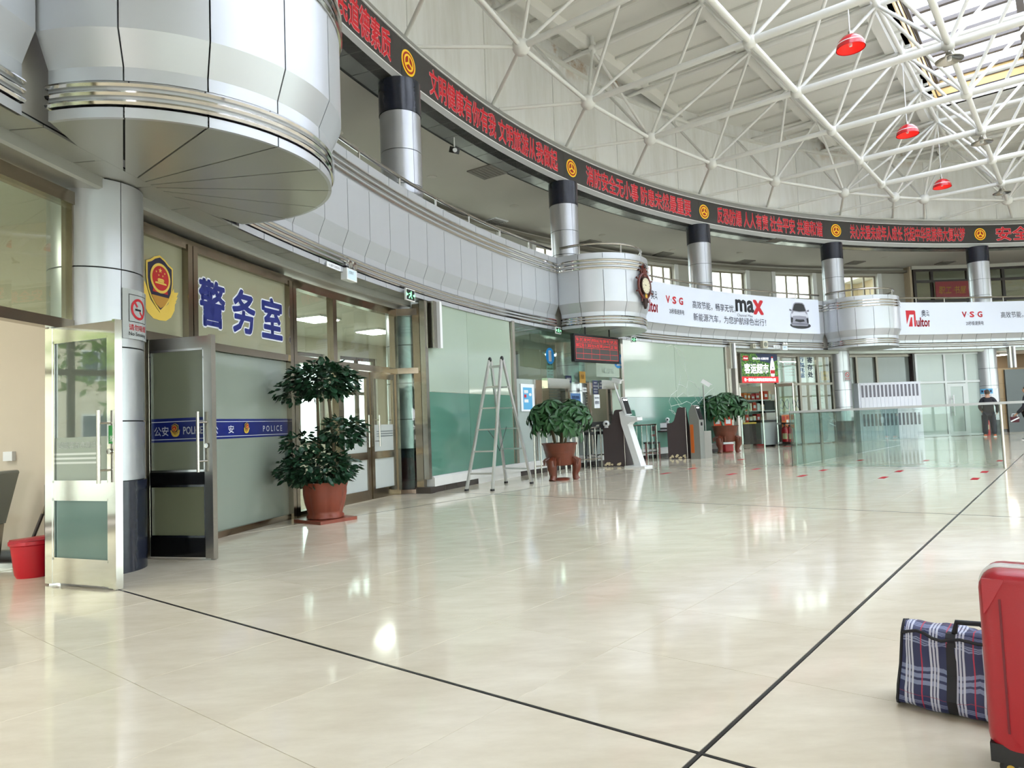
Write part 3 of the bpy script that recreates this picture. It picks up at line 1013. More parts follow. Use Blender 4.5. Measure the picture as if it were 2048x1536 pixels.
# skylight: tan curb, bars and panes
sk = tag(empty('skylight', (HC[0], HC[1], ZR)), 'large glazed skylight with tan curb and dark bars in the roof', 'skylight', kind='structure')
CURB = mat('tan_curb_board', (222, 190, 130), rough=0.6)
BARM = mat('grey_glazing_bar', (104, 98, 94), rough=0.5)
ZS = ZR + 0.95
for i0, i1, j0, j1 in ((-SI - 0.12, -SI, -SJ, SJ), (SI, SI + 0.12, -SJ, SJ), (-SI, SI, SJ, SJ + 0.12), (-SI, SI, -SJ - 0.12, -SJ)):
    slab(MB(), i0, i1, j0, j1, ZR, ZS).build('curb', CURB, sk)
for sg in (-1, 1):
    for zz in (ZR + 0.34, ZR + 0.66):
        slab(MB(), sg * SI - 0.03, sg * SI + 0.03, -SJ, SJ, zz - 0.03, zz + 0.03).build('curb_rail', DKF, sk)
        slab(MB(), -SI, SI, sg * SJ - 0.03, sg * SJ + 0.03, zz - 0.03, zz + 0.03).build('curb_rail', DKF, sk)
NJ, NI = 24, 14
for k in range(NJ + 1):
    j = -SJ + 2 * SJ * k / NJ
    slab(MB(), -SI, SI, j - 0.075, j + 0.075, ZS - 0.04, ZS + 0.08).build('glazing_bar', BARM, sk)
for k in range(NI + 1):
    i = -SI + 2 * SI * k / NI
    slab(MB(), i - 0.09, i + 0.09, -SJ, SJ, ZS - 0.22, ZS - 0.04).build('cross_bar', BARM, sk)
SKYG = glass('skylight_glass', (244, 248, 255), 0.03, 1.0)
rest = MB()
for a_ in range(NI):
    for c_ in range(NJ):
        i0, i1 = -SI + 2 * SI * a_ / NI + 0.02, -SI + 2 * SI * (a_ + 1) / NI - 0.02
        j0, j1 = -SJ + 2 * SJ * c_ / NJ + 0.04, -SJ + 2 * SJ * (c_ + 1) / NJ - 0.04
        m_ = MB() if (a_ < 5 and c_ > 11) else rest
        slab(m_, i0, i1, j0, j1, ZS + 0.02, ZS + 0.03)
        if m_ is not rest:
            m_.build('pane', SKYG, sk)
rest.build('far_panes', SKYG, sk, kind='stuff')

# ================================================================== space frame
sf = tag(empty('roof_space_frame', (HC[0], HC[1], ZB)), 'white tubular steel space frame with ball joints under the roof', 'roof truss', kind='structure')
R_EDGE = 23.74


def gp(i, j):
    return G0 + GI * i + GJ * j


nodesB = {}
for i in range(-4, 14):
    for j in range(-14, 12):
        p = gp(i, j)
        if (p - C0).length < R_EDGE - 1.05:
            nodesB[(i, j)] = p
nodesT = {}
for i in range(-4, 14):
    for j in range(-14, 12):
        p = gp(i + 0.5, j + 0.5)
        if (p - C0).length < R_UP - 0.9:
            nodesT[(i, j)] = p


def edge_hit(p, d):
    """first crossing of the ray p + t d with the edge circle"""
    o = p - C0
    bq = o.dot(d)
    t = -bq + math.sqrt(bq * bq - (o.length_squared - R_EDGE ** 2))
    return p + d * t


def seen(*ps):
    n = 0
    for p in ps:
        q = inv_cam @ p
        if q.z < -0.5 and abs(q.x / q.z) < 0.76 and abs(q.y / q.z) < 0.57:
            n += 1
    return n > 0


rest_t = MB()
cnt = {'tube': 0, 'node': 0}


def member(p, q, r, name):
    if seen(p, q, (p + q) / 2) and cnt['tube'] < 420:
        cnt['tube'] += 1
        MB().tube([p, q], r, 10).build(name, TRUSS, sf, smooth=True)
    else:
        rest_t.tube([p, q], r, 6)


def ball(p, r):
    if seen(p):
        MB().sphere(p, r, 16, 10).build('ball_joint', TRUSS, sf, smooth=True)
    else:
        rest_t.sphere(p, r, 8, 6)


zB, zT = Vector((0, 0, ZB)), Vector((0, 0, ZT))
for (i, j), p in nodesB.items():
    ball(p + zB, 0.15)
    if (i + 1, j) in nodesB:
        member(p + zB, nodesB[(i + 1, j)] + zB, 0.085, 'chord')
    if (i, j + 1) in nodesB:
        member(p + zB, nodesB[(i, j + 1)] + zB, 0.07, 'chord')
    for di, dj in ((0, 0), (-1, 0), (0, -1), (-1, -1)):
        t = nodesT.get((i + di, j + dj))
        if t is not None:
            member(p + zB, t + zT, 0.042, 'diagonal')
# edge joints where grid lines meet the edge circle
edge = []
gjd = GJ.normalized()
for (i, j), p in nodesB.items():
    for d, key in ((-gi, (i - 1, j)), (gi, (i + 1, j)), (gjd, (i, j + 1)), (-gjd, (i, j - 1))):
        if key in nodesB:
            continue
        q = edge_hit(p, d)
        if (q - p).length > 4.5:
            continue
        hit = None
        for e_ in edge:
            if (e_ - q).length < 1.3:
                hit = e_
                break
        if hit is None:
            edge.append(q)
            hit = q
        member(p + zB, hit + zB, 0.07, 'chord')
edge.sort(key=lambda p: math.atan2(p.y - HC[1], p.x - HC[0]))
for k, p in enumerate(edge):
    n = edge[(k + 1) % len(edge)]
    ball(p + zB, 0.19)
    if (n - p).length < 6.5:
        member(p + zB, n + zB, 0.05, 'edge_chord')
    near = sorted(nodesT.values(), key=lambda t: (t - p).length)[:3]
    for t in near:
        if (t - p).length < 3.4:
            member(p + zB, t + zT, 0.04, 'diagonal')
    aa = deg(math.atan2(p.y - HC[1], p.x - HC[0]))
    for da_, rr_ in ((3.4, 0.042), (-3.5, 0.042)):
        member(p + zB, hp(R_UP - 0.05, aa + da_, 8.78), rr_, 'edge_strut')
    member(p + zB, hp(R_UP - 0.1, aa, 11.1), 0.04, 'edge_strut')
for (i, j), p in nodesT.items():
    ball(p + zT, 0.12)
    if (i + 1, j) in nodesT:
        member(p + zT, nodesT[(i + 1, j)] + zT, 0.07, 'top_chord')
    else:
        o = p - C0
        bq = o.dot(gi)
        t = -bq + math.sqrt(bq * bq - (o.length_squared - (R_UP + 0.1) ** 2))
        member(p + zT, p + gi * t + zT, 0.06, 'top_chord')
    if (i - 1, j) not in nodesT:
        o = p - C0
        bq = o.dot(-gi)
        t = -bq + math.sqrt(bq * bq - (o.length_squared - (R_UP + 0.1) ** 2))
        member(p + zT, p - gi * t + zT, 0.06, 'top_chord')
    if (i, j + 1) in nodesT:
        member(p + zT, nodesT[(i, j + 1)] + zT, 0.06, 'top_chord')
    if (p + zT - lp(0, 0, 0)).length < 60 and not (abs((p - C0).dot(gi)) < SI and abs((p - C0).dot(gj)) < SJ):
        MB().tube([p + zT, p + Vector((0, 0, ZR))], 0.05, 8).build('stub_post', TRUSS, sf, smooth=True) if seen(p + zT) else None
rest_t.build('far_members', TRUSS, sf, smooth=True, kind='stuff')
# ================================================================== ground floor rooms behind the columns
R_G = 25.2                                   # glazing line between the columns
R_GG = 24.72                                 # green glass line
R_OUT = 29.0


def radial(mbx, a, r0, r1, z0, z1, w):
    return mbx.bar(hp(r0, a, (z0 + z1) / 2), hp(r1, a, (z0 + z1) / 2), w, z1 - z0)


def post(mbx, R, a, z0, z1, w, d):
    return mbx.bar(hp(R, a, z0), hp(R, a, z1), w, d, up=hp(1, a) - hp(0, a))


def arcbar(mbx, R, a0, a1, z, h, d, n=None):
    n = n or max(1, int(abs(a0 - a1) / 1.2))
    return mbx.sweep([(R - d / 2, z - h / 2), (R - d / 2, z + h / 2), (R + d / 2, z + h / 2), (R + d / 2, z - h / 2)], a0, a1, n)


def pane(mbx, R, a0, a1, z0, z1, t=0.012, n=None):
    n = n or max(1, int(abs(a0 - a1) / 1.2))
    return mbx.sweep([(R, z0), (R, z1), (R + t, z1), (R + t, z0)], a0, a1, n)


INNER_CEIL = mat('inner_ceiling_board', (214, 212, 206), rough=0.8)
INNER_WALL = mat('inner_white_wall', (214, 208, 196), rough=0.8)
LAMP = mat('lit_ceiling_panel', (255, 252, 244), rough=0.5, emit=13.0)

# outer facade, ceilings and partitions of the ground floor rooms
fo = centre('wall_outer_facade', 'outer wall of the building with tall windows', 'wall')
MB().sweep([(R_G + 0.14, 3.30), (R_OUT, 3.30), (R_OUT, 3.40), (R_G + 0.14, 3.40)], 198, 62, 110).build('room_ceiling', INNER_CEIL, fo)
openings = [(187.0, 183.5), (182.5, 179.0), (178.0, 174.5), (163.5, 160.5), (159.6, 156.4), (155.4, 152.2), (151.2, 148.6)]
ed = [198.0]
for h_, l_ in openings:
    ed += [h_, l_]
ed += [62.0]
for k in range(0, len(ed), 2):
    MB().sweep([(R_OUT, 0), (R_OUT, 3.32), (R_OUT + 0.25, 3.32), (R_OUT + 0.25, 0)], ed[k], ed[k + 1], max(2, int((ed[k] - ed[k + 1]) / 1.5))).build('pier', INNER_WALL, fo)
WINF = mat('window_frame_brown', (112, 98, 84), rough=0.4)
for k, (h_, l_) in enumerate(openings):
    low = 0.05 if k < 3 else 0.85
    wn = tag(empty('window_%d' % (k + 20), hp(R_OUT + 0.1, (h_ + l_) / 2, low)), 'tall ground floor window to the street, opening %d along the facade' % (k + 1), 'window', kind='structure')
    if low > 0.1:
        MB().sweep([(R_OUT, 0), (R_OUT, low), (R_OUT + 0.25, low), (R_OUT + 0.25, 0)], h_, l_, 2).build('sill_wall', INNER_WALL, wn)
    MB().sweep([(R_OUT, 2.95), (R_OUT, 3.32), (R_OUT + 0.25, 3.32), (R_OUT + 0.25, 2.95)], h_, l_, 2).build('lintel', INNER_WALL, wn)
    mb = MB()
    for aa in (h_ - 0.05, (h_ + l_) / 2, l_ + 0.05):
        post(mb, R_OUT + 0.1, aa, low, 2.95, 0.08, 0.08)
    for zz in (low + 0.04, 2.05, 2.91):
        arcbar(mb, R_OUT + 0.1, h_, l_, zz, 0.08, 0.06)
    mb.build('window_frame', WINF, wn)
    pane(MB(), R_OUT + 0.1, h_, l_, low, 2.95, 0.006).build('pane', CLEAR, wn)
for a_, r0, nm in ((171.15, R_G + 0.45, 'wall_police_side'), (164.68, R_G + 0.1, 'wall_police_inner'), (147.6, 25.2, 'wall_ticket_side'), (137.2, 25.2, 'wall_ticket_far'), (123.6, R_GG + 0.1, 'wall_shop_side'), (110.9, 25.7, 'wall_shop_far'), (95.4, 25.7, 'wall_corridor')):
    w_ = centre(nm, {'wall_police_side': 'cream side wall of the police room behind the open door', 'wall_police_inner': 'inner partition of the police room', 'wall_ticket_side': 'white partition beside the ticket office', 'wall_ticket_far': 'partition beyond the second ticket window', 'wall_shop_side': 'partition beside the shop', 'wall_shop_far': 'partition behind the lockers', 'wall_corridor': 'partition beside the far corridor'}[nm], 'wall')
    radial(MB(), a_, r0, R_OUT, 0, 3.3, 0.12).build('plaster', CREAM if 'police_side' in nm else INNER_WALL, w_)
    if 'police_side' in nm:
        radial(MB(), a_ + 0.15, r0, R_OUT, 0, 0.12, 0.14).build('baseboard', DARKBASE, w_)
        p = hp(26.45, a_ + 0.17, 1.02)
        mb = MB().bar(p, hp(26.55, a_ + 0.17, 1.02), 0.05, 0.09)
        mb.build('switch_plate', WHITE, w_)

# ---- police room front
pf = centre('wall_police_front', 'steel framed glazed front of the police room', 'wall')
mb = MB()
for aa, z0, z1 in ((169.33, 0, 3.2), (164.70, 0, 3.2)):
    for off in (-0.10, 0.10):
        post(mb, R_G - 0.02, aa + off, z0, z1, 0.075, 0.11)
    post(mb, R_G, aa, z0, z1, 0.06, 0.06)
mb.build('mullion', BRONZE, pf)
arcbar(MB(), R_G, 171.3, 164.7, 3.20, 0.11, 0.12).build('head_rail', BRONZE, pf)
arcbar(MB(), R_G, 171.3, 164.7, 2.145, 0.085, 0.11).build('transom', BRONZE, pf)
arcbar(MB(), R_G, 169.3, 164.7, 0.035, 0.07, 0.11).build('bottom_rail', BRONZE, pf)
pane(MB(), R_G, 171.2, 169.45, 2.19, 3.15).build('pane', FROST_UP, pf)
pane(MB(), R_G, 169.2, 164.85, 2.19, 3.15).build('pane', FROST_UP, pf)
pane(MB(), R_G, 169.2, 164.85, 0.07, 2.10).build('pane', FROST, pf)
# blue police band on the fixed pane
fn = cyl_fn(R_G, 168.95)
BW = rad(168.95 - 164.86) * R_G
rect(MB(), 0, 1.103, BW, 0.228, fn, 0.004, 8).build('police_band', NAVY, pf)
mb = MB()
rect(mb, 0, 1.297, BW, 0.006, fn, 0.007, 8)
rect(mb, 0, 1.127, BW, 0.006, fn, 0.007, 8)
BANDTXT = mat('band_white_print', (226, 228, 236), rough=0.5)
uo = lambda a_: rad(168.95 - a_) * R_G
text_in(mb, '公', fn, uo(168.43), 1.165, 0.105, 0.09, off=0.01, lift=0.008)
text_in(mb, '安', fn, uo(167.75), 1.165, 0.105, 0.09, off=0.01, lift=0.008)
text_in(mb, 'P O L I C E', fn, uo(166.15), 1.172, 0.42, 0.072, off=0.012, lift=0.008)
mb.build('band_lettering', BANDTXT, pf)


def police_emblem(parent, fn, cu, cv, s, mini=False):
    """shield with wreath, s = height"""
    def T(pts):
        return [(cu + x * s, cv + y * s) for x, y in pts]
    G2 = mat('emblem_gold', (226, 192, 84), rough=0.4)
    G3 = mat('emblem_dark_gold', (182, 132, 44), rough=0.45)
    NV = mat('emblem_navy', (28, 24, 54), rough=0.4)
    RD = mat('emblem_red', (186, 20, 28), rough=0.4)
    # wreath: leaf fans both sides
    mb = MB()
    for sx in (-1, 1):
        for k in range(7):
            t = k / 6.0
            an = rad(-80 + 62 * t)
            cx, cy = sx * (0.06 + 0.27 * math.sin(t * 1.5)), -0.44 + 0.38 * t
            L, wd = 0.17, 0.05
            d = (sx * cos(an + rad(20)), sin(an + rad(62)))
            n2 = (-d[1], d[0])
            poly(mb, T([(cx - d[0] * L * 0.5, cy - d[1] * L * 0.5), (cx + n2[0] * wd, cy + n2[1] * wd), (cx + d[0] * L * 0.6, cy + d[1] * L * 0.6), (cx - n2[0] * wd, cy - n2[1] * wd)]), fn, 0.0045 + 0.0006 * k)
        poly(mb, T([(0, -0.48), (sx * 0.14, -0.47), (sx * 0.26, -0.40), (sx * 0.345, -0.28), (sx * 0.36, -0.12), (sx * 0.33, 0.06), (sx * 0.28, -0.02), (sx * 0.2, -0.2), (0, -0.36)]), fn, 0.004)
    mb.build('wreath', G2, parent)
    sh = [(0, 0.5), (0.12, 0.455), (0.2, 0.40), (0.30, 0.36), (0.30, 0.12), (0.27, -0.04), (0.2, -0.17), (0.1, -0.28), (0, -0.36)]
    full = sh + [(-x, y) for x, y in sh[-2:0:-1]]
    poly(MB(), T(full), fn, 0.010).build('shield_rim', G2, parent)
    poly(MB(), T([(x * 0.90, (y - 0.07) * 0.92 + 0.07) for x, y in full]), fn, 0.013).build('shield_field', NV, parent)
    poly(MB(), T([(-0.2, -0.12), (0.2, -0.12), (0.1, -0.245), (0, -0.30), (-0.1, -0.245)]), fn, 0.0145).build('shield_waves', G3, parent)
    poly(MB(), T([(-0.17, -0.07), (0.17, -0.07), (0.14, 0.08), (-0.14, 0.08)]), fn, 0.0155).build('ribbon', RD, parent)
    poly(MB(), T(disc2d(0, 0.15, 0.225, 36, 0.225)), fn, 0.017).build('roundel_rim', G2, parent)
    poly(MB(), T(disc2d(0, 0.15, 0.185, 36, 0.185)), fn, 0.019).build('roundel', RD, parent)
    mb = MB()

    def star(x, y, r):
        P = []
        for k in range(10):
            q = r if k % 2 == 0 else r * 0.4
            P.append((x + q * sin(k * PI / 5), y + q * cos(k * PI / 5)))
        poly(mb, T(P), fn, 0.021)
    star(-0.01, 0.265, 0.045)
    for x, y in ((-0.10, 0.235), (-0.045, 0.19), (0.045, 0.19), (0.09, 0.235)):
        star(x, y, 0.02)
    poly(mb, T([(-0.13, 0.06), (0.13, 0.06), (0.12, 0.085), (-0.12, 0.085)]), fn, 0.021)
    poly(mb, T([(-0.075, 0.09), (0.075, 0.09), (0.06, 0.115), (-0.06, 0.115)]), fn, 0.021)
    poly(mb, T([(-0.085, 0.118), (0.085, 0.118), (0.05, 0.145), (-0.05, 0.145)]), fn, 0.021)
    mb.build('gate_and_stars', G2, parent)


em = tag(empty('police_emblem', hp(R_G - 0.01, 170.36, 2.30), rad(170.36)), 'gold and red police shield emblem on glass above the door', 'emblem')
police_emblem(em, pln_fn(R_G - 0.003, 170.36), 0, 2.655, 0.68)
e2 = tag(empty('police_badge', hp(R_G - 0.01, 166.95, 1.15), rad(166.95)), 'small police badge on the blue band of the fixed pane', 'emblem')
police_emblem(e2, pln_fn(R_G - 0.007, 166.95), 0, 1.222, 0.135)
# room name
fn = cyl_fn(R_G - 0.001, 168.96)
uo = lambda a_: rad(168.96 - a_) * R_G
sg = tag(empty('police_room_lettering', hp(R_G - 0.01, 167.0, 2.33), rad(167)), 'large blue Chinese police room lettering with white outline on glass', 'lettering')
WOUT = mat('white_vinyl', (226, 228, 234), rough=0.4)
for ch, h_, l_ in (('警', 168.94, 167.77), ('务', 167.53, 166.39), ('室', 166.16, 165.03)):
    w_ = rad(h_ - l_) * R_G
    mb = text_in(MB(), ch, fn, uo(h_), 2.35, w_, 0.58, off=0.060, lift=0.004, ref=0.06)
    o = mb.build('outline', WOUT, sg)
    mb = text_in(MB(), ch, fn, uo(h_), 2.35, w_, 0.58, off=0.028, lift=0.009, ref=0.06)
    mb.build('character', NAVY, sg)


# ---- swinging glass door leaf: built in local space, hinge at the origin, leaf along +x, 0.78 wide
def door_leaf(name, label, loc, rz, h, w, m_frame, m_up, m_low, m_lowframe=None, both=True, kind='structure'):
    t = tag(empty(name, loc, rz), label, 'door', kind=kind)
    fw, d = 0.085, 0.05
    mid = 0.74
    lf = m_lowframe or m_frame
    L = lambda m_: dict(parent=t, local=True)
    mb = MB()
    mb.box((fw / 2, 0, h / 2), (fw, d, h))
    mb.build('hinge_stile', m_frame, t, local=True)
    mb = MB()
    mb.box((w - fw * 0.75, 0, h / 2), (fw * 0.7, d, h))
    mb.box((w - fw * 0.2, 0, h / 2), (fw * 0.35, d + 0.012, h + 0.015))
    mb.build('lock_stile', m_frame, t, local=True)
    MB().box((w / 2, 0, h - 0.055), (w - 2 * fw, d * 0.9, 0.11)).build('top_rail', m_frame, t, local=True)
    MB().box((w / 2, 0, 0.10), (w - 2 * fw, d * 0.9, 0.18)).build('bottom_rail', lf if lf is not m_frame else m_frame, t, local=True)
    MB().box((w / 2, 0, mid), (w - 2 * fw, d * 0.9, 0.12)).build('lock_rail', lf, t, local=True)
    MB().box((w / 2, 0, (mid + 0.06 + h - 0.11) / 2), (w - 2 * fw, 0.012, h - 0.11 - mid - 0.06)).build('pane', m_up, t, local=True)
    MB().box((w / 2, 0, (mid - 0.06 + 0.19) / 2), (w - 2 * fw, 0.012, mid - 0.06 - 0.19)).build('pane', m_low, t, local=True)
    mb = MB()
    bead = 0.02
    for z0, z1 in ((mid + 0.06, h - 0.11), (0.19, mid - 0.06)):
        for yy in (-0.016, 0.016):
            for zz in (z0 + bead / 2, z1 - bead / 2):
                mb.box((w / 2, yy, zz), (w - 2 * fw, 0.012, bead))
            for xx in (fw + bead / 2, w - fw - bead / 2):
                mb.box((xx, yy, (z0 + z1) / 2), (bead, 0.012, z1 - z0))
    mb.build('glazing_bead', CHROME, t, local=True)
    for sy in (-1, 1) if both else (-1,):
        hd = MB()
        x = w - fw - 0.03
        hd.tube([(x, sy * 0.085, 0.80), (x, sy * 0.085, 1.36)], 0.015, 10)
        o = hd.build('pull_handle', STEEL, t, smooth=True, local=True)
        hb = MB()
        for zz in (0.90, 1.26):
            hb.tube([(x, sy * 0.085, zz), (w - fw * 0.7, sy * 0.025, zz)], 0.009, 8)
        hb.build('handle_bracket', STEEL, t, smooth=True, local=True)
        MB().lathe([(0, 0), (0.022, 0), (0.022, 0.015), (0.012, 0.02), (0, 0.02)], (0, 0, 0), 14, Matrix.Translation((w - fw * 0.7, sy * 0.024, 1.03)).to_3x3() if False else Matrix.Rotation(rad(90 * sy), 3, 'X')).build('lock_cylinder', CHROME, t, smooth=True, local=True).location = (w - fw * 0.7, sy * 0.035, 1.02)
    return t


def leaf_between(p, q):
    return math.atan2(q[1] - p[1], q[0] - p[0])


DOORGLASS = mat('mirror_like_door_glass', (88, 98, 92), rough=0.02, spec=1.0, coat=1.0)
DOORLOW = mat('teal_frosted_pane', (92, 118, 112), rough=0.12, spec=0.6)
DKPANEL = mat('dark_reflective_rail', (58, 58, 60), rough=0.12, metal=0.85)
h0 = (-3.80, 5.71)
e0 = (-3.04, 5.39)
d1 = door_leaf('door_1', 'open glass door leaf with steel frame and green push sticker', (h0[0], h0[1], 0.012), leaf_between(h0, e0), 2.055, 0.825, CHROME, DOORGLASS, DOORLOW)
# push sticker, striped frosted strip, reversed lettering painting a reflection from other glass
rzm = Matrix.Rotation(leaf_between(h0, e0), 4, 'Z')
fnl = lambda u, v, l: Vector((u, -0.0065 - l, v))
rect(MB(), 0.09, 0.80, 0.63, 0.36, fnl, 0.0).build('frosted_film', mat('frost_film', (150, 160, 150), rough=0.3), d1, local=True)
mb = MB()
rect(mb, 0.10, 1.02, 0.5, 0.016, fnl, 0.002)
rect(mb, 0.10, 0.985, 0.5, 0.016, fnl, 0.002)
rect(mb, 0.10, 0.95, 0.5, 0.016, fnl, 0.002)
fnr = lambda u, v, l: Vector((0.70 - u, -0.0065 - l, v))
text_in(mb, '乌兰察布市客运站', fnr, 0.06, 1.07, 0.5, 0.055, off=0.01, lift=0.002)
mb.build('film_stripes_reflection', mat('film_stripe_reflection_white', (212, 218, 214), rough=0.5), d1, local=True)
GRN = mat('green_sticker', (30, 140, 62), rough=0.4)
fns = lambda u, v, l: Vector((u, -0.027 - l, v))
rect(MB(), 0.744, 1.10, 0.075, 0.14, fns, 0.0).build('push_sticker', GRN, d1, local=True)
text_in(MB(), '推', fns, 0.757, 1.115, 0.05, 0.05, lift=0.002).build('sticker_print', WHITE, d1, local=True)

h1 = hp(25.17, 171.0)
e1 = (-2.875, 6.56)
d2 = door_leaf('door_2', 'open police room door leaf with blue band and dark lower panel', (h1.x, h1.y, 0.012), leaf_between(h1, e1), 2.075, 0.79, STEEL, mat('police_door_glass', (134, 138, 118), rough=0.1, spec=0.5), mat('police_door_low_glass', (128, 130, 106), rough=0.2), DKPANEL)
fnl = lambda u, v, l: Vector((u, -0.0068 - l, v))
rect(MB(), 0.09, 1.085, 0.62, 0.225, fnl, 0.0).build('police_band', NAVY, d2, local=True)
mb = MB()
rect(mb, 0.09, 1.275, 0.62, 0.006, fnl, 0.002)
rect(mb, 0.09, 1.108, 0.62, 0.006, fnl, 0.002)
text_in(mb, '公安', fnl, 0.13, 1.145, 0.16, 0.088, off=0.015, lift=0.003)
text_in(mb, 'POLICE', fnl, 0.455, 1.155, 0.215, 0.07, off=0.018, lift=0.003)
mb.build('band_lettering', BANDTXT, d2, local=True)
bm_ = empty('band_badge', (0.37, -0.01, 1.125))
bm_.parent = d2
_q = lambda u, v, l: d2.matrix_basis @ Vector((0.37 + u, -0.0088 - l, v))
police_emblem(bm_, _q, 0, 1.196, 0.13)
DLK = DKPANEL

# frames round the doors beside the first column
lf_ = centre('trim_entry_frame', 'steel door frame and transom left of the big column', 'frame')
post(MB(), R_G, 173.0, 2.1, 3.2, 0.09, 0.1).build('mullion', BRONZE, lf_)
post(MB(), R_G, 173.35, 0, 2.1, 0.05, 0.1).build('jamb', CHROME, lf_)
post(MB(), R_G, 171.05, 0, 2.1, 0.05, 0.1).build('jamb', BRONZE, lf_)
arcbar(MB(), R_G, 186, 172.9, 2.115, 0.085, 0.11).build('transom', BRONZE, lf_)
arcbar(MB(), R_G, 186, 172.9, 3.20, 0.11, 0.12).build('head_rail', BRONZE, lf_)
pane(MB(), R_G, 186, 173.1, 2.16, 3.15).build('pane', glass('transom_glass', (226, 232, 220), 0.05, 0.94), lf_)

# ---- glazed doors behind the potted tree
df_ = centre('wall_glass_entry', 'steel framed glass screen with double doors behind the potted tree', 'wall')
mb = MB()
for aa, z0, z1 in ((161.95, 0, 2.1), (162.18, 2.1, 3.2), (157.95, 0, 3.2)):
    post(mb, R_G, aa, z0, z1, 0.10, 0.11)
mb.build('mullion', BRONZE, df_)
arcbar(MB(), R_G, 164.7, 157.9, 3.19, 0.12, 0.12).build('head_rail', BRONZE, df_)
arcbar(MB(), R_G, 164.7, 157.9, 2.15, 0.10, 0.11).build('transom', BRONZE, df_)
arcbar(MB(), R_G, 164.6, 162.0, 0.035, 0.07, 0.11).build('bottom_rail', BRONZE, df_)
pane(MB(), R_G, 164.55, 162.28, 2.2, 3.13).build('pane', CLEAR, df_)
pane(MB(), R_G, 162.08, 158.05, 2.2, 3.13).build('pane', CLEAR, df_)
pane(MB(), R_G, 164.55, 162.05, 0.07, 2.1).build('pane', CLEAR, df_)
DFILM = mat('frosted_grey_film', (178, 182, 178), rough=0.25)
for k, (hi, lo, sg_) in enumerate(((161.85, 159.95, 1), (159.85, 158.05, -1))):
    dl = tag(empty('door_%d' % (3 + k), hp(R_G, (hi + lo) / 2, 0), rad((hi + lo) / 2)), ('closed glass door leaf half hidden by the potted tree', 'closed glass door leaf beside the silver column')[k], 'door', kind='structure')
    mb = MB()
    post(mb, R_G - 0.01, hi - 0.09, 0.01, 2.09, 0.085, 0.05)
    post(mb, R_G - 0.01, lo + 0.09, 0.01, 2.09, 0.085, 0.05)
    mb.build('stile', BRONZE, dl)
    mb = MB()
    for zz, hh in ((0.09, 0.16), (0.72, 0.12), (2.04, 0.10)):
        arcbar(mb, R_G - 0.01, hi - 0.18, lo + 0.18, zz, hh, 0.045)
    mb.build('rail', BRONZE, dl)
    pane(MB(), R_G - 0.01, hi - 0.18, lo + 0.18, 0.78, 1.99, 0.01).build('pane', CLEAR, dl)
    pane(MB(), R_G - 0.01, hi - 0.18, lo + 0.18, 0.17, 0.66, 0.01).build('pane', DFILM, dl)
    fn = cyl_fn(R_G - 0.011, hi - 0.18)
    w_ = rad(hi - lo - 0.36) * R_G
    rect(MB(), 0, 0.78, w_, 0.44, fn, 0.003).build('frosted_film', DFILM, dl)
    mb = MB()
    for zz in (1.02, 1.06, 1.10):
        rect(mb, 0.1, zz, w_ - 0.12, 0.016, fn, 0.006)
    mb.build('film_stripe', mat('film_grey_stripe', (96, 104, 104), rough=0.4), dl)
    ha = lo + 0.32 if k == 0 else hi - 0.32
    MB().tube([hp(R_G - 0.10, ha, 0.86), hp(R_G - 0.10, ha, 1.38)], 0.014, 8).build('pull_handle', STEEL, dl, smooth=True)
    mb = MB()
    for zz in (0.95, 1.3):
        mb.tube([hp(R_G - 0.10, ha, zz), hp(R_G - 0.01, ha, zz)], 0.008, 8)
    mb.build('handle_bracket', STEEL, dl, smooth=True)
# glazed return in front of the second column
a0_, r0_, a1_, r1_ = 157.86, 25.2, 157.50, 24.80
P0, P1 = hp(r0_, a0_), hp(r1_, a1_)
zv = lambda p, z: Vector((p.x, p.y, z))
mb = MB()
for zz, hh in ((0.04, 0.07), (2.15, 0.10), (3.19, 0.12)):
    mb.bar(zv(P0, zz), zv(P1, zz), 0.09, hh)
mb.build('return_rail', BRONZE, df_)
for z0, z1 in ((0.08, 2.1), (2.2, 3.13)):
    m_ = (P0 + P1) / 2
    MB().bar(zv(P0, (z0 + z1) / 2), zv(P1, (z0 + z1) / 2), 0.01, z1 - z0).build('return_pane', CLEAR, df_)
bp_ = hp(24.69, 157.62)
MB().bar(zv(hp(24.83, 157.50), 0.1), zv(hp(24.83, 157.50), 3.33), 0.10, 0.14, up=hp(1, 157.5) - hp(0, 157.5)).build('corner_post', BRONZE, df_)
MB().bar(zv(hp(24.70, 157.50), 0.24), zv(hp(24.70, 157.50), 3.38), 0.10, 0.10, up=hp(1, 157.5) - hp(0, 157.5)).build('corner_post', STEEL, df_)
MB().bar(zv(hp(24.76, 157.52), 0.0), zv(hp(24.76, 157.52), 0.11), 0.16, 0.30, up=hp(1, 157.5) - hp(0, 157.5)).build('post_plinth', DARKBASE, df_)

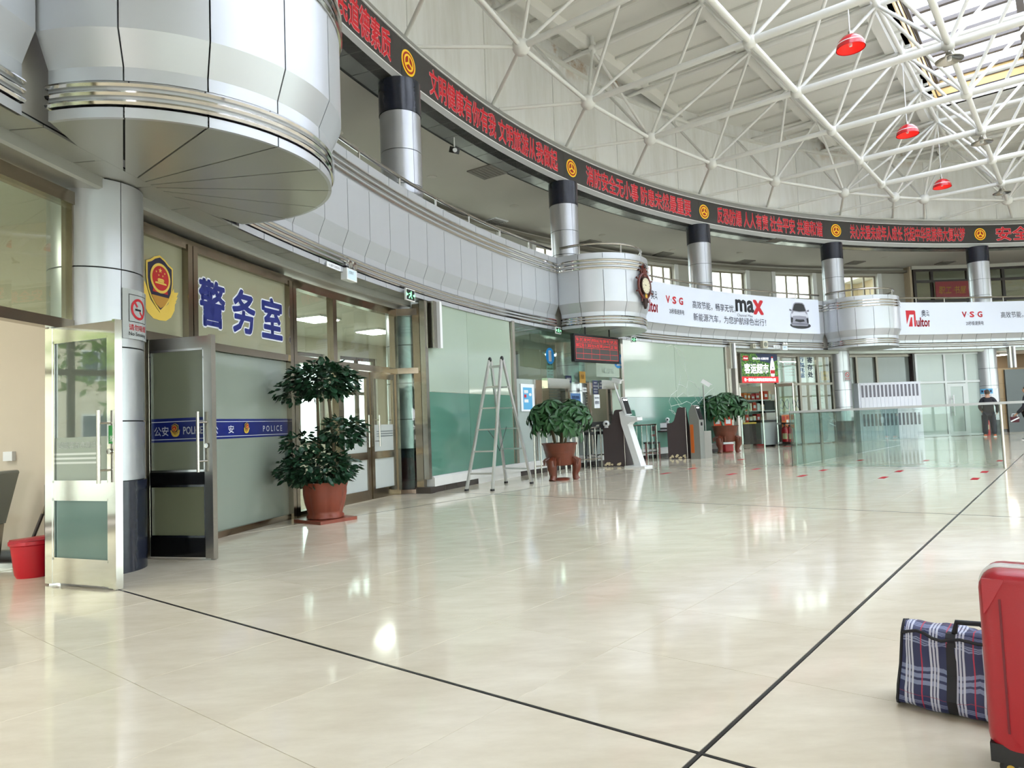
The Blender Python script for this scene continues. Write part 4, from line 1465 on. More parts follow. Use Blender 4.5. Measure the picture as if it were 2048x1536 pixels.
# ---- green glass wall with ticket windows
gg = centre('wall_green_glass', 'pale green glass wall with teal lower film and white sill', 'wall')
SILLM = mat('white_marble_sill', (222, 220, 216), rough=0.15, var=0.05, vscale=3)
ga0, gt0, gt1, gm1, gend = 157.30, 149.2, 137.6, 137.4, 125.05
MB().sweep([(R_GG - 0.10, 0.105), (R_GG - 0.10, 0.255), (R_GG - 0.07, 0.285), (R_GG + 0.1, 0.285), (R_GG + 0.1, 0.105)], ga0, gend, 26).build('sill', SILLM, gg)
MB().sweep([(R_GG - 0.08, 0.0), (R_GG - 0.08, 0.105), (R_GG + 0.1, 0.105), (R_GG + 0.1, 0.0)], ga0, 153.4, 4).build('plinth', DARKBASE, gg)
MB().sweep([(R_GG - 0.085, 0.0), (R_GG - 0.085, 0.105), (R_GG + 0.1, 0.105), (R_GG + 0.1, 0.0)], 153.4, 149.3, 4).build('plinth', SILLM, gg)
MB().sweep([(R_GG - 0.08, 0.0), (R_GG - 0.08, 0.105), (R_GG + 0.1, 0.105), (R_GG + 0.1, 0.0)], 149.3, gend, 22).build('plinth', DARKBASE, gg)
ZF = 1.78
for hi, lo in ((157.2, 153.66), (153.64, 149.55), (137.25, 131.2), (131.18, 125.3)):
    pane(MB(), R_GG, hi, lo, ZF, 3.42).build('pane', GREENUP, gg, smooth=True)
    pane(MB(), R_GG, hi, lo, 0.285, ZF - 0.004).build('film_pane', TEAL, gg, smooth=True)
for aa in (149.38, 137.55, 125.15):
    post(MB(), R_GG - 0.01, aa, 0.285, 3.42, 0.11, 0.10).build('mullion', STEEL, gg)
# ticket office part: clear panes
tk = [149.2, 146.48, 144.0, 141.5, 139.2, 137.7]
for hi, lo in zip(tk[:-1], tk[1:]):
    pane(MB(), R_GG, hi - 0.02, lo + 0.02, 2.15, 3.42, n=2).build('pane', TINT, gg)
for hi, lo in ((146.4, 143.6), (141.2, 139.4)):
    pane(MB(), R_GG, hi, lo, 1.05, 2.0, n=2).build('pane', CLEAR, gg)
pane(MB(), R_GG, 149.2, 147.3, 0.285, 2.15, n=2).build('pane', GREYFROST, gg)
pane(MB(), R_GG, 138.9, 137.7, 0.285, 2.3, n=2).build('pane', GREENUP, gg)
fn = cyl_fn(R_GG - 0.002, 140.4)
rect(MB(), 0, 2.32, rad(140.4 - 137.75) * R_GG, 0.75, fn, 0.0, 4).build('frosted_film', GREENUP, gg)
for z_, n_, hi, lo in ((2.08, 'box', 146.3, 143.9), (2.10, 'box', 140.3, 138.4)):
    arcbar(MB(), R_GG - 0.05, hi, lo, z_, 0.24, 0.16).build('steel_canopy', CHROME, gg)
arcbar(MB(), R_GG - 0.12, 147.3, 138.9, 1.02, 0.05, 0.35).build('counter_ledge', STEEL, gg)
MB().sweep([(R_GG, 0.285), (R_GG, 1.0), (R_GG + 0.06, 1.0), (R_GG + 0.06, 0.285)], 147.3, 138.9, 8).build('counter_front', GREYFROST, gg)
for aa in (147.3, 143.7, 141.3, 138.95):
    post(MB(), R_GG, aa, 0.285, 2.15, 0.07, 0.08).build('mullion', CHROME, gg)
# office interior
to = centre('wall_ticket_office', 'interior rear wall of the ticket office', 'wall')
MB().sweep([(27.0, 0), (27.0, 3.3), (27.1, 3.3), (27.1, 0)], 149, 137, 12).build('plaster', mat('office_wall', (176, 160, 142), rough=0.7), to)
BLIND = mat('roller_shutter', (150, 148, 142), rough=0.6)
mb = MB()
for k in range(24):
    arcbar(mb, 25.35, 143.4, 139.1, 0.5 + k * 0.075, 0.055, 0.02, 3)
mb.build('shutter_slat', BLIND, to)
BLUE = mat('ticket_blue', (24, 128, 196), rough=0.4)
for n_, a_, zc in (('1', 145.46, 2.75), ('2', 137.88, 2.78)):
    ts = tag(empty('ticket_window_number', hp(R_GG - 0.02, a_, zc - 0.2), rad(a_)), 'blue round sign with white numeral %s on ticket glass' % {'1': 'one', '2': 'two'}[n_], 'sign')
    fn = pln_fn(R_GG - 0.008, a_)
    poly(MB(), disc2d(0, zc, 0.20, 32, 0.20), fn, 0.002).build('disc', BLUE, ts)
    text_in(MB(), n_, fn, -0.055 if n_ == '1' else -0.08, zc - 0.125, 0.09 if n_ == '1' else 0.15, 0.25, off=0.02, lift=0.006).build('numeral', WHITE, ts)
fn = cyl_fn(R_GG - 0.004, 140.1)
mb = text_in(MB(), 'TICKETS', fn, 0.12, 2.42, 0.62, 0.13, off=0.004, lift=0.004)
mb.build('tickets_print', mat('pale_print', (206, 220, 212), rough=0.5), gg)


def notice(name, label, R, a, z0, w, h, col, lines=(), tcol=DARKINK, head=None, hcol=None, rail=None):
    t = tag(empty(name, hp(R, a, z0), rad(a)), label, 'notice')
    fn = pln_fn(R, a)
    mb = MB()
    mb.prism([(-w / 2, z0), (w / 2, z0), (w / 2, z0 + h), (-w / 2, z0 + h)], fn, -0.004, 0.004)
    mb.build('board', col, t)
    if head:
        rect(MB(), -w / 2, z0 + h * (1 - head), w, h * head, fn, 0.0055).build('heading_field', hcol, t)
    for s_, u, v, ww, hh in lines:
        text_in(MB(), s_, fn, -w / 2 + u * w, z0 + v * h, ww * w, hh * h, off=0.012, lift=0.008).build('print_line', tcol, t)
    return t


def textlines(mb, fn, u0, v0, w, n, pitch, hh, lift=0.006, seed=1):
    r = random.Random(seed)
    for k in range(n):
        rect(mb, u0, v0 - k * pitch, w * r.uniform(0.55, 1.0), hh, fn, lift)


SKYB = mat('poster_sky_blue', (92, 170, 214), rough=0.5)
NVN = mat('notice_navy', (30, 42, 84), rough=0.45)
OCH = mat('plaque_ochre', (196, 146, 48), rough=0.4)
LBL = mat('notice_blue', (88, 130, 184), rough=0.5)
n1_ = notice('boarding_poster', 'light blue poster with white cloud shapes behind the big potted plant', R_GG - 0.02, 148.05, 1.42, 0.58, 0.62, PAPER)
fn = pln_fn(R_GG - 0.02, 148.05)
rect(MB(), -0.20, 1.46, 0.40, 0.50, fn, 0.006).build('picture', SKYB, n1_)
mb = MB()
rect(mb, -0.16, 1.83, 0.18, 0.07, fn, 0.009)
rect(mb, -0.16, 1.62, 0.18, 0.07, fn, 0.009)
poly(mb, disc2d(0.11, 1.80, 0.06, 16, 0.035), fn, 0.009)
text_in(mb, '快捷出行', fn, -0.15, 1.84, 0.15, 0.05, lift=0.012)
mb.build('picture_print', WHITE, n1_)
rect(MB(), -0.16, 1.73, 0.10, 0.07, fn, 0.009).build('picture_red', RED, n1_)
notice('navy_notice', 'small navy notice beside ticket window one', R_GG - 0.02, 143.6, 2.12, 0.27, 0.18, NVN, (('购票须知', 0.15, 0.3, 0.7, 0.4),), WHITE)
notice('ochre_plaque', 'ochre award plaque under the departure board', R_GG - 0.02, 142.05, 2.13, 0.28, 0.30, OCH, (('先进', 0.25, 0.35, 0.5, 0.4),), mat('plaque_brown_print', (110, 70, 20), rough=0.5))
notice('white_slip', 'small white slip below the ochre plaque', R_GG - 0.02, 141.9, 1.90, 0.20, 0.12, PAPER, (('二维码购票', 0.1, 0.3, 0.8, 0.35),))
notice('dark_reminder', 'dark navy notice with white lines right of the ochre plaque', R_GG - 0.02, 140.65, 1.85, 0.26, 0.36, NVN, (('温馨提示', 0.2, 0.78, 0.6, 0.10), ('请乘客保管', 0.08, 0.52, 0.84, 0.13), ('好随身物品', 0.12, 0.30, 0.76, 0.12), ('谨防丢失', 0.16, 0.10, 0.68, 0.12)), WHITE)
notice('white_reminder', 'white notice with blue Chinese text hanging below the dark one', R_GG - 0.02, 140.55, 1.48, 0.27, 0.36, PAPER, (('请出示身份证', 0.08, 0.68, 0.84, 0.14), ('检票乘车', 0.1, 0.28, 0.8, 0.26)), NVN)
nb = notice('blue_notice_board', 'tall pale blue notice board with blue text behind the plant', R_GG - 0.02, 142.9, 1.12, 0.46, 0.74, LBL, (('购票请排队', 0.1, 0.80, 0.8, 0.12), ('文明乘车', 0.1, 0.58, 0.8, 0.13), ('请出示有效', 0.1, 0.36, 0.8, 0.12), ('证件购票', 0.1, 0.14, 0.8, 0.13)), NVN)
notice('paper_timetable', 'beige timetable sheet behind the glass under number one', R_GG + 0.05, 145.3, 2.20, 0.30, 0.42, PAPER, (('票价表', 0.2, 0.78, 0.6, 0.12), ('呼和 包头', 0.1, 0.55, 0.8, 0.09), ('集宁 大同', 0.1, 0.38, 0.8, 0.09), ('北京 张家', 0.1, 0.2, 0.8, 0.09)), mat('faint_red_print', (160, 90, 80), rough=0.6))
notice('brown_reflection_board', 'brown reflection in the ticket glass, made as a board left of number one', 25.6, 147.0, 1.95, 1.25, 1.0, mat('brown_reflection', (120, 92, 84), rough=0.3))  # brown reflection in the glass, put in as a coloured board
# tube lights added to brighten the ticket office
for a_, r_ in ((146.5, 26.2), (140.0, 26.0)):
    c_ = hp(r_, a_, 2.95)
    ol = tag(empty('office_fill_light', c_, rad(a_)), 'white tube light added to brighten the ticket office, ' + ('behind window one' if a_ > 145 else 'behind window two'), 'lamp')
    MB().bar(hp(r_, a_ + 1.6, 3.05), hp(r_, a_ - 1.6, 3.05), 0.16, 0.05).build('housing', WHITE, ol)
    MB().tube([hp(r_, a_ + 1.5, 3.0), hp(r_, a_ - 1.5, 3.0)], 0.02, 8).build('tube', LAMP, ol)

# map lines on the second green glass
mg = tag(empty('route_map_lines', hp(R_GG - 0.01, 131, 0.9), rad(131)), 'white line route map drawn on the green glass beside the kiosks', 'map')
LINEW = mat('white_map_line', (214, 222, 214), rough=0.5)


def on_cyl(x, y, R):
    w = px_ray(x, y)
    ox, oy = -HC[0], -HC[1]
    A_ = w.x ** 2 + w.y ** 2
    B_ = 2 * (ox * w.x + oy * w.y)
    C_ = ox * ox + oy * oy - R * R
    t = (-B_ + math.sqrt(B_ * B_ - 4 * A_ * C_)) / 2 / A_
    return Vector((w.x * t, w.y * t, CAM_H + w.z * t))


def pl(crop, sc, pts):
    return [(crop[0] + x / sc, crop[1] + y / sc) for x, y in pts]


ml = [[(1360, 380), (1400, 370), (1440, 390), (1450, 430), (1480, 470), (1500, 530), (1530, 610), (1545, 660)], [(1440, 390), (1490, 420), (1510, 500), (1525, 600)],
      [(1545, 660), (1590, 680), (1610, 715), (1630, 720), (1635, 790), (1660, 830), (1700, 800), (1740, 790), (1755, 760), (1750, 720), (1720, 740), (1680, 780), (1640, 830), (1620, 850)],
      [(1480, 620), (1470, 680), (1450, 740), (1400, 780), (1385, 830), (1400, 870), (1410, 920), (1440, 940), (1450, 950)], [(1450, 800), (1500, 760), (1540, 790), (1590, 780), (1610, 820), (1570, 850), (1530, 830), (1490, 850), (1450, 800)],
      [(1380, 740), (1420, 790), (1450, 830), (1470, 870), (1520, 890)], [(1540, 790), (1530, 720), (1540, 660)], [(1570, 850), (1560, 890)], [(1400, 870), (1440, 860), (1490, 850)], [(1610, 820), (1640, 860)], [(1460, 690), (1490, 700), (1530, 720)], [(1385, 900), (1420, 910), (1460, 960)]]
mb = MB()
for L_ in ml:
    q = [on_cyl(x, y, R_GG - 0.006) for x, y in pl((1000, 600), 4.096, L_)]
    mb.tube(q, 0.008, 4)
mb.build('line', LINEW, mg)

# ---- grey end post with a downlight box beside the shop
ep = centre('trim_shop_post', 'dark steel end post between green glass and shop', 'post')
post(MB(), R_GG, 124.9, 0, 3.40, 0.12, 0.16).build('post', STEEL, ep)
for aa, nm, z0, lb in ((156.95, 'left', 2.55, 'on the steel post at the start of the green glass'), (124.7, 'right', 2.7, 'beside the shop sign'), (93.9, 'far', 2.6, 'on the column by the corridor')):
    sp = tag(empty('column_speaker', hp(R_GG - 0.12, aa, z0), rad(aa)), 'slim grey column loudspeaker ' + lb, 'loudspeaker')
    M_ = Matrix.Rotation(rad(aa), 3, 'Z')
    MB().box(hp(R_GG - 0.08, aa + 0.1, z0 + 0.42), (0.14, 0.12, 0.84), M=M_).build('cabinet', STEEL, sp)
    MB().box(hp(R_GG - 0.17, aa - 0.15, z0 + 0.42), (0.08, 0.08, 0.84), M=M_).build('grille', WHITE, sp)

# ================================================================== shop bay
sb = centre('wall_shop_front', 'steel framed glass front of the shop and luggage office', 'wall')
fa = [122.6, 117.95, 115.34, 113.24, 111.6]
for aa in fa:
    post(MB(), R_G, aa, 0, 3.25, 0.10, 0.10).build('mullion', DSTEEL, sb)
arcbar(MB(), R_G, 124.8, 111.4, 3.27, 0.12, 0.12).build('head_rail', DSTEEL, sb)
arcbar(MB(), R_G, 118.0, 111.5, 2.20, 0.08, 0.10).build('transom', DSTEEL, sb)
for p, q in zip(fa[1:-1], fa[2:]):
    pane(MB(), R_G, p - 0.12, q + 0.12, 2.24, 3.2, n=1).build('pane', CLEAR, sb)
    pane(MB(), R_G, p - 0.12, q + 0.12, 1.15, 2.16, n=1).build('pane', CLEAR, sb)
    pane(MB(), R_G, p - 0.12, q + 0.12, 0.03, 1.12, n=1).build('film_pane', DFILM, sb)
MB().sweep([(28.2, 0), (28.2, 3.3), (28.3, 3.3), (28.3, 0)], 123.4, 111, 12).build('rear_wall', INNER_WALL, sb)
# sign
SG = bpy.data.materials.new('leafy_sign_print')
SG.use_nodes = True
nt = SG.node_tree
b = nt.nodes['Principled BSDF']
tc = nt.nodes.new('ShaderNodeTexCoord')
vo = nt.nodes.new('ShaderNodeTexVoronoi')
vo.inputs['Scale'].default_value = 14
cr = nt.nodes.new('ShaderNodeValToRGB')
cr.color_ramp.elements[0].color = lin((120, 170, 40))
cr.color_ramp.elements[1].color = lin((24, 66, 22))
cr.color_ramp.elements[1].position = 0.55
nt.links.new(tc.outputs['Object'], vo.inputs['Vector'])
nt.links.new(vo.outputs[0], cr.inputs[0])
nt.links.new(cr.outputs[0], b.inputs['Base Color'])
b.inputs['Roughness'].default_value = 0.4
nt.links.new(cr.outputs[0], b.inputs['Emission Color'])
b.inputs['Emission Strength'].default_value = 0.15
ss = tag(empty('shop_sign', hp(25.05, 120.3, 2.25), rad(120.3)), 'lightbox shop sign with white Chinese name, green leaves and a bottle', 'sign')
SA, SR = 122.45, 25.0
SW = rad(122.45 - 118.15) * SR
fn = pln_fn(SR, (122.45 + 118.15) / 2, SW / 2)
MB().prism([(0, 2.25), (SW, 2.25), (SW, 3.27), (0, 3.27)], fn, -0.14, -0.003).build('lightbox', STEEL, ss)
rect(MB(), 0.01, 2.47, SW - 0.02, 0.80, fn, 0.001).build('picture', SG, ss)
poly(MB(), [(0.75, 3.27), (SW - 0.02, 3.27), (SW - 0.02, 3.05), (1.5, 2.95), (0.95, 3.02)], fn, 0.002).build('picture_dark', mat('sign_dark_blue', (34, 48, 84), rough=0.5), ss)
rect(MB(), 0.01, 2.25, SW - 0.02, 0.22, fn, 0.002).build('red_strip', mat('sign_red', (206, 22, 34), rough=0.4, emit=0.15), ss)
SWH = mat('sign_white', (244, 244, 246), rough=0.4, emit=0.3)
mb = MB()
text_in(mb, '客运超市', fn, 0.15, 2.58, 1.22, 0.34, off=0.022, lift=0.006)
text_in(mb, '每一滴农夫山泉都有优质的天然水源', fn, 0.12, 2.30, SW - 0.28, 0.115, off=0.02, lift=0.006)
text_in(mb, '选自山泉水 水源真天然', fn, 0.58, 3.06, 0.82, 0.085, off=0.01, lift=0.006)
mb.build('sign_lettering', SWH, ss)
rect(MB(), 0.10, 3.02, 0.27, 0.17, fn, 0.005).build('brand_block', RED, ss)
text_in(MB(), '农夫山泉', fn, 0.13, 3.07, 0.21, 0.06, off=0.01, lift=0.008).build('brand_print', SWH, ss)
poly(MB(), [(1.50, 2.47), (1.44, 2.62), (1.46, 2.80), (1.50, 2.98), (1.545, 3.08), (1.545, 3.12), (1.625, 3.12), (1.625, 3.08), (1.67, 2.98), (1.695, 2.80), (1.69, 2.62), (1.66, 2.47)], fn, 0.005).build('bottle', SWH, ss)
mb = rect(MB(), 1.54, 3.12, 0.09, 0.06, fn, 0.006)
poly(mb, [(1.455, 2.57), (1.46, 2.70), (1.69, 2.70), (1.69, 2.57)], fn, 0.007)
mb.build('bottle_red', RED, ss)
poly(MB(), [(1.56, 2.78), (1.60, 2.84), (1.62, 2.78), (1.59, 2.74)], fn, 0.007).build('bottle_mark', NVN, ss)
# hanging characters on glass
VT = mat('blue_vinyl_lettering', (58, 110, 172), rough=0.4)
VT2 = mat('navy_vinyl_lettering', (40, 60, 92), rough=0.4)
for nm, chars, a_, m_, label in (('luggage_lettering', '行包托运', 114.95, VT, 'vertical blue Chinese luggage lettering on the shop glass'), ('deposit_lettering', '寄存处', 114.0, VT2, 'vertical dark blue left-luggage lettering next to the blue column of characters')):
    t = tag(empty(nm, hp(R_G - 0.02, a_, 2.35), rad(a_)), label, 'lettering')
    fn = pln_fn(R_G - 0.006, a_)
    n_ = len(chars)
    for k, ch in enumerate(chars):
        hh = 0.80 / n_
        text_in(MB(), ch, fn, -0.13, 2.42 + (n_ - 1 - k) * hh + hh * 0.08, 0.25, hh * 0.82, off=0.022, lift=0.004).build('character', m_, t)
rect(MB(), -0.42, 2.26, 0.75, 0.97, cyl_fn(R_G - 0.001, 114.4), 0.0).build('lettering_film', mat('frost_white_film', (206, 208, 202), rough=0.4), sb)
notice('transport_strip', 'narrow white strip with blue characters left of the shop sign', R_G - 0.06, 123.25, 2.26, 0.24, 0.72, PAPER, (('运', 0.2, 0.45, 0.6, 0.22), ('处', 0.2, 0.12, 0.6, 0.22)), VT)
notice('rules_sheet', 'white rules sheet with red heading inside the shop glass', R_G + 0.06, 116.2, 2.3, 0.55, 0.72, PAPER, (('车站客运须知', 0.1, 0.84, 0.8, 0.09), ('一 二 三 四 五', 0.1, 0.6, 0.8, 0.05), ('一 二 三 四 五', 0.1, 0.45, 0.75, 0.05), ('一 二 三 四 五', 0.1, 0.3, 0.8, 0.05)), RED)
notice('service_sheet', 'tall grey-white sheet beside the rules sheet', R_G + 0.06, 117.4, 2.3, 0.34, 0.72, mat('sheet_grey', (196, 198, 190), rough=0.7), (('服务', 0.2, 0.8, 0.5, 0.08), ('公约', 0.2, 0.6, 0.5, 0.06)))
notice('award_plaque', 'gold award plaque on the rightmost upper shop pane', R_G + 0.03, 112.3, 2.33, 0.40, 0.34, OCH, (('文明窗口', 0.2, 0.4, 0.6, 0.25),), mat('plaque_dark_print', (110, 70, 20), rough=0.5))
notice('price_list', 'pale tall price list behind the shop glass', R_G + 0.25, 112.7, 1.3, 0.6, 1.75, mat('sheet_cream', (206, 208, 190), rough=0.7), tuple((('一二三四五六七', 0.1, 0.1 + 0.09 * k, 0.8, 0.03)) for k in range(8)))
# tube lights added to lighten the inside of the shop
for a_ in (120.5, 116.0, 113.0):
    sl = tag(empty('shop_fill_light', hp(26.6, a_, 3.1), rad(a_)), 'tube light added to brighten the shop, on its ceiling ' + {120.5: 'above the shelves', 116.0: 'above the counter', 113.0: 'above the luggage desk'}[a_], 'lamp')
    MB().bar(hp(26.6, a_ + 1.2, 3.2), hp(26.6, a_ - 1.2, 3.2), 0.15, 0.06).build('housing', WHITE, sl)
    MB().tube([hp(26.6, a_ + 1.1, 3.15), hp(26.6, a_ - 1.1, 3.15)], 0.02, 8).build('tube', LAMP, sl)

# ================================================================== lockers bay and frosted office
lk = centre('wall_locker_back', 'dark glazed upper band above the white lockers', 'wall')
MB().sweep([(25.35, 2.2), (25.35, 3.3), (25.42, 3.3), (25.42, 2.2)], 110.0, 102.7, 6).build('dark_pane', mat('dark_grey_glass', (112, 118, 112), rough=0.08, spec=0.6), lk)
for aa in (108.6, 106.4, 102.75):
    post(MB(), 25.3, aa, 2.2, 3.3, 0.09, 0.08).build('mullion', DKF if aa < 103 else DSTEEL, lk)
post(MB(), 25.2, 102.72, 0, 3.3, 0.07, 0.1).build('mullion', DKF, lk)
arcbar(MB(), 25.3, 110, 102.7, 3.25, 0.10, 0.1).build('head_rail', DSTEEL, lk)
MB().sweep([(25.4, 0), (25.4, 2.2), (25.45, 2.2), (25.45, 0)], 110.0, 102.7, 6).build('lower_panel', GREYFROST, lk)
fw_ = centre('wall_frosted_office', 'grey frosted glass office front with a white framed door', 'wall')
LF = mat('light_aluminium_frame', (186, 188, 188), rough=0.35, metal=0.3)
for aa in (102.45, 99.5, 97.44, 95.96):
    post(MB(), R_G, aa, 0, 3.28, 0.09, 0.08).build('mullion', LF, fw_)
for zz, hh in ((0.05, 0.08), (2.15, 0.09), (3.27, 0.08)):
    arcbar(MB(), R_G, 102.45, 95.9, zz, hh, 0.08).build('rail', LF, fw_)
for p, q in zip((102.45, 99.5, 97.44), (99.5, 97.44, 95.96)):
    pane(MB(), R_G, p - 0.1, q + 0.1, 2.2, 3.23).build('pane', GREYFROST, fw_)
for p, q in ((102.45, 99.5), (97.44, 95.96)):
    pane(MB(), R_G, p - 0.1, q + 0.1, 0.09, 2.1).build('pane', GREYFROST, fw_)
d5 = tag(empty('door_5', hp(R_G, 98.5, 0), rad(98.5)), 'pale grey framed frosted door with a vertical pull handle', 'door', kind='structure')
mb = MB()
for aa in (99.25, 97.7):
    post(mb, R_G - 0.02, aa, 0.02, 2.09, 0.13, 0.05)
mb.build('stile', LF, d5)
mb = MB()
for zz, hh in ((0.1, 0.16), (2.02, 0.13)):
    arcbar(mb, R_G - 0.02, 99.25, 97.7, zz, hh, 0.05)
mb.build('rail', LF, d5)
pane(MB(), R_G - 0.02, 99.2, 97.75, 0.18, 1.96).build('pane', GREYFROST, d5)
MB().tube([hp(R_G - 0.14, 99.05, 0.80), hp(R_G - 0.14, 99.05, 1.62)], 0.025, 8).build('pull_handle', WHITE, d5, smooth=True)
mb = MB()
for zz in (0.95, 1.47):
    mb.tube([hp(R_G - 0.14, 99.05, zz), hp(R_G - 0.04, 99.05, zz)], 0.014, 8)
mb.build('handle_bracket', WHITE, d5, smooth=True)

# corridor beyond the last column
BRT = mat('brown_wall_tile', (138, 116, 84), rough=0.3)
cw = centre('wall_corridor_end', 'brown tiled corridor wall at the far right', 'wall')
MB().sweep([(27.0, 0), (27.0, 3.3), (27.1, 3.3), (27.1, 0)], 95, 62, 26).build('setting_bed', mat('brown_grout', (110, 90, 66), rough=0.7), cw)
for r_ in range(5):
    a_ = 94.9
    k = 0
    while a_ > 86:
        w_ = 1.7
        MB().sweep([(26.985, r_ * 0.65 + 0.13), (26.985, r_ * 0.65 + 0.77), (27.0, r_ * 0.65 + 0.77), (27.0, r_ * 0.65 + 0.13)], a_ - 0.01, a_ - w_ + 0.01, 2).build('wall_tile', BRT, cw) if r_ < 4 else None
        a_ -= w_
        k += 1
MB().sweep([(26.97, 0), (26.97, 0.13), (27.0, 0.13), (27.0, 0)], 95, 62, 26).build('baseboard', DARKBASE, cw)
MB().sweep([(26.9, 0), (26.9, 2.65), (26.98, 2.65), (26.98, 0)], 90.7, 86, 5).build('dark_door_panel', mat('dark_door_glass', (52, 58, 62), rough=0.1), cw)
post(MB(), 25.75, 94.1, 0, 2.3, 0.25, 0.3).build('white_pier', LF, cw)
rs = notice('red_vertical_banner', 'narrow red vertical banner on the brown tiled wall', 26.95, 92.75, 1.45, 0.26, 0.85, mat('banner_red', (178, 26, 30), rough=0.5), tuple(((c_, 0.25, 0.82 - 0.19 * k, 0.5, 0.14) for k, c_ in enumerate('行包托运处'))), GOLD)
for a_ in (92, 86):
    cl = tag(empty('corridor_ceiling_light', hp(26.2, a_, 3.2), rad(a_)), 'square ceiling light in the far corridor, ' + ('near the column' if a_ == 92 else 'deeper in'), 'lamp')
    MB().box(hp(26.2, a_, 3.26), (0.5, 0.5, 0.06)).build('frame', WHITE, cl)
    MB().box(hp(26.2, a_, 3.225), (0.44, 0.44, 0.02)).build('diffuser', LAMP, cl)
# ceiling panels added to brighten the rooms behind the entry glass
for k, (a_, r_) in enumerate(((181.5, 27.2), (176.0, 27.2), (161.5, 27.0), (157.5, 27.0), (153.0, 27.2))):
    cl = tag(empty('entry_fill_panel', hp(r_, a_, 3.2), rad(a_)), 'square ceiling panel added to brighten the rooms, ' + ('over the entry passage far from the column', 'over the entry passage by the open door', 'above the double glass doors', 'behind the second column', 'deep behind the green glass wall')[k], 'lamp')
    MB().box(hp(r_, a_, 3.28), (0.64, 0.64, 0.04), rad(a_)).build('frame', WHITE, cl)
    MB().box(hp(r_, a_, 3.255), (0.58, 0.58, 0.02), rad(a_)).build('diffuser', LAMP, cl)
# ================================================================== helpers for placed things
def on_floor(x, y, z=0.0):
    w = px_ray(x, y)
    t = (z - CAM_H) / w.z
    return Vector((w.x * t, w.y * t, z))


def face_yaw(p):
    """yaw whose local +x runs to the viewer's right and local -y towards the viewer"""
    d = Vector((p[0], p[1], 0)).normalized()
    return math.atan2(-d.x, d.y)


def loc_fn(o):
    return lambda u, v, l: o.matrix_basis @ Vector((u, -l, v))


# ================================================================== advertising banners on the gallery front
BANW = mat('banner_white', (220, 226, 240), rough=0.45)
BRED = mat('banner_red_ink', (196, 22, 40), rough=0.45)
BNAVY = mat('banner_navy_ink', (46, 50, 74), rough=0.5)
BBLK = mat('banner_black_ink', (28, 28, 38), rough=0.5)
BGREY = mat('banner_grey_ink', (120, 122, 132), rough=0.5)


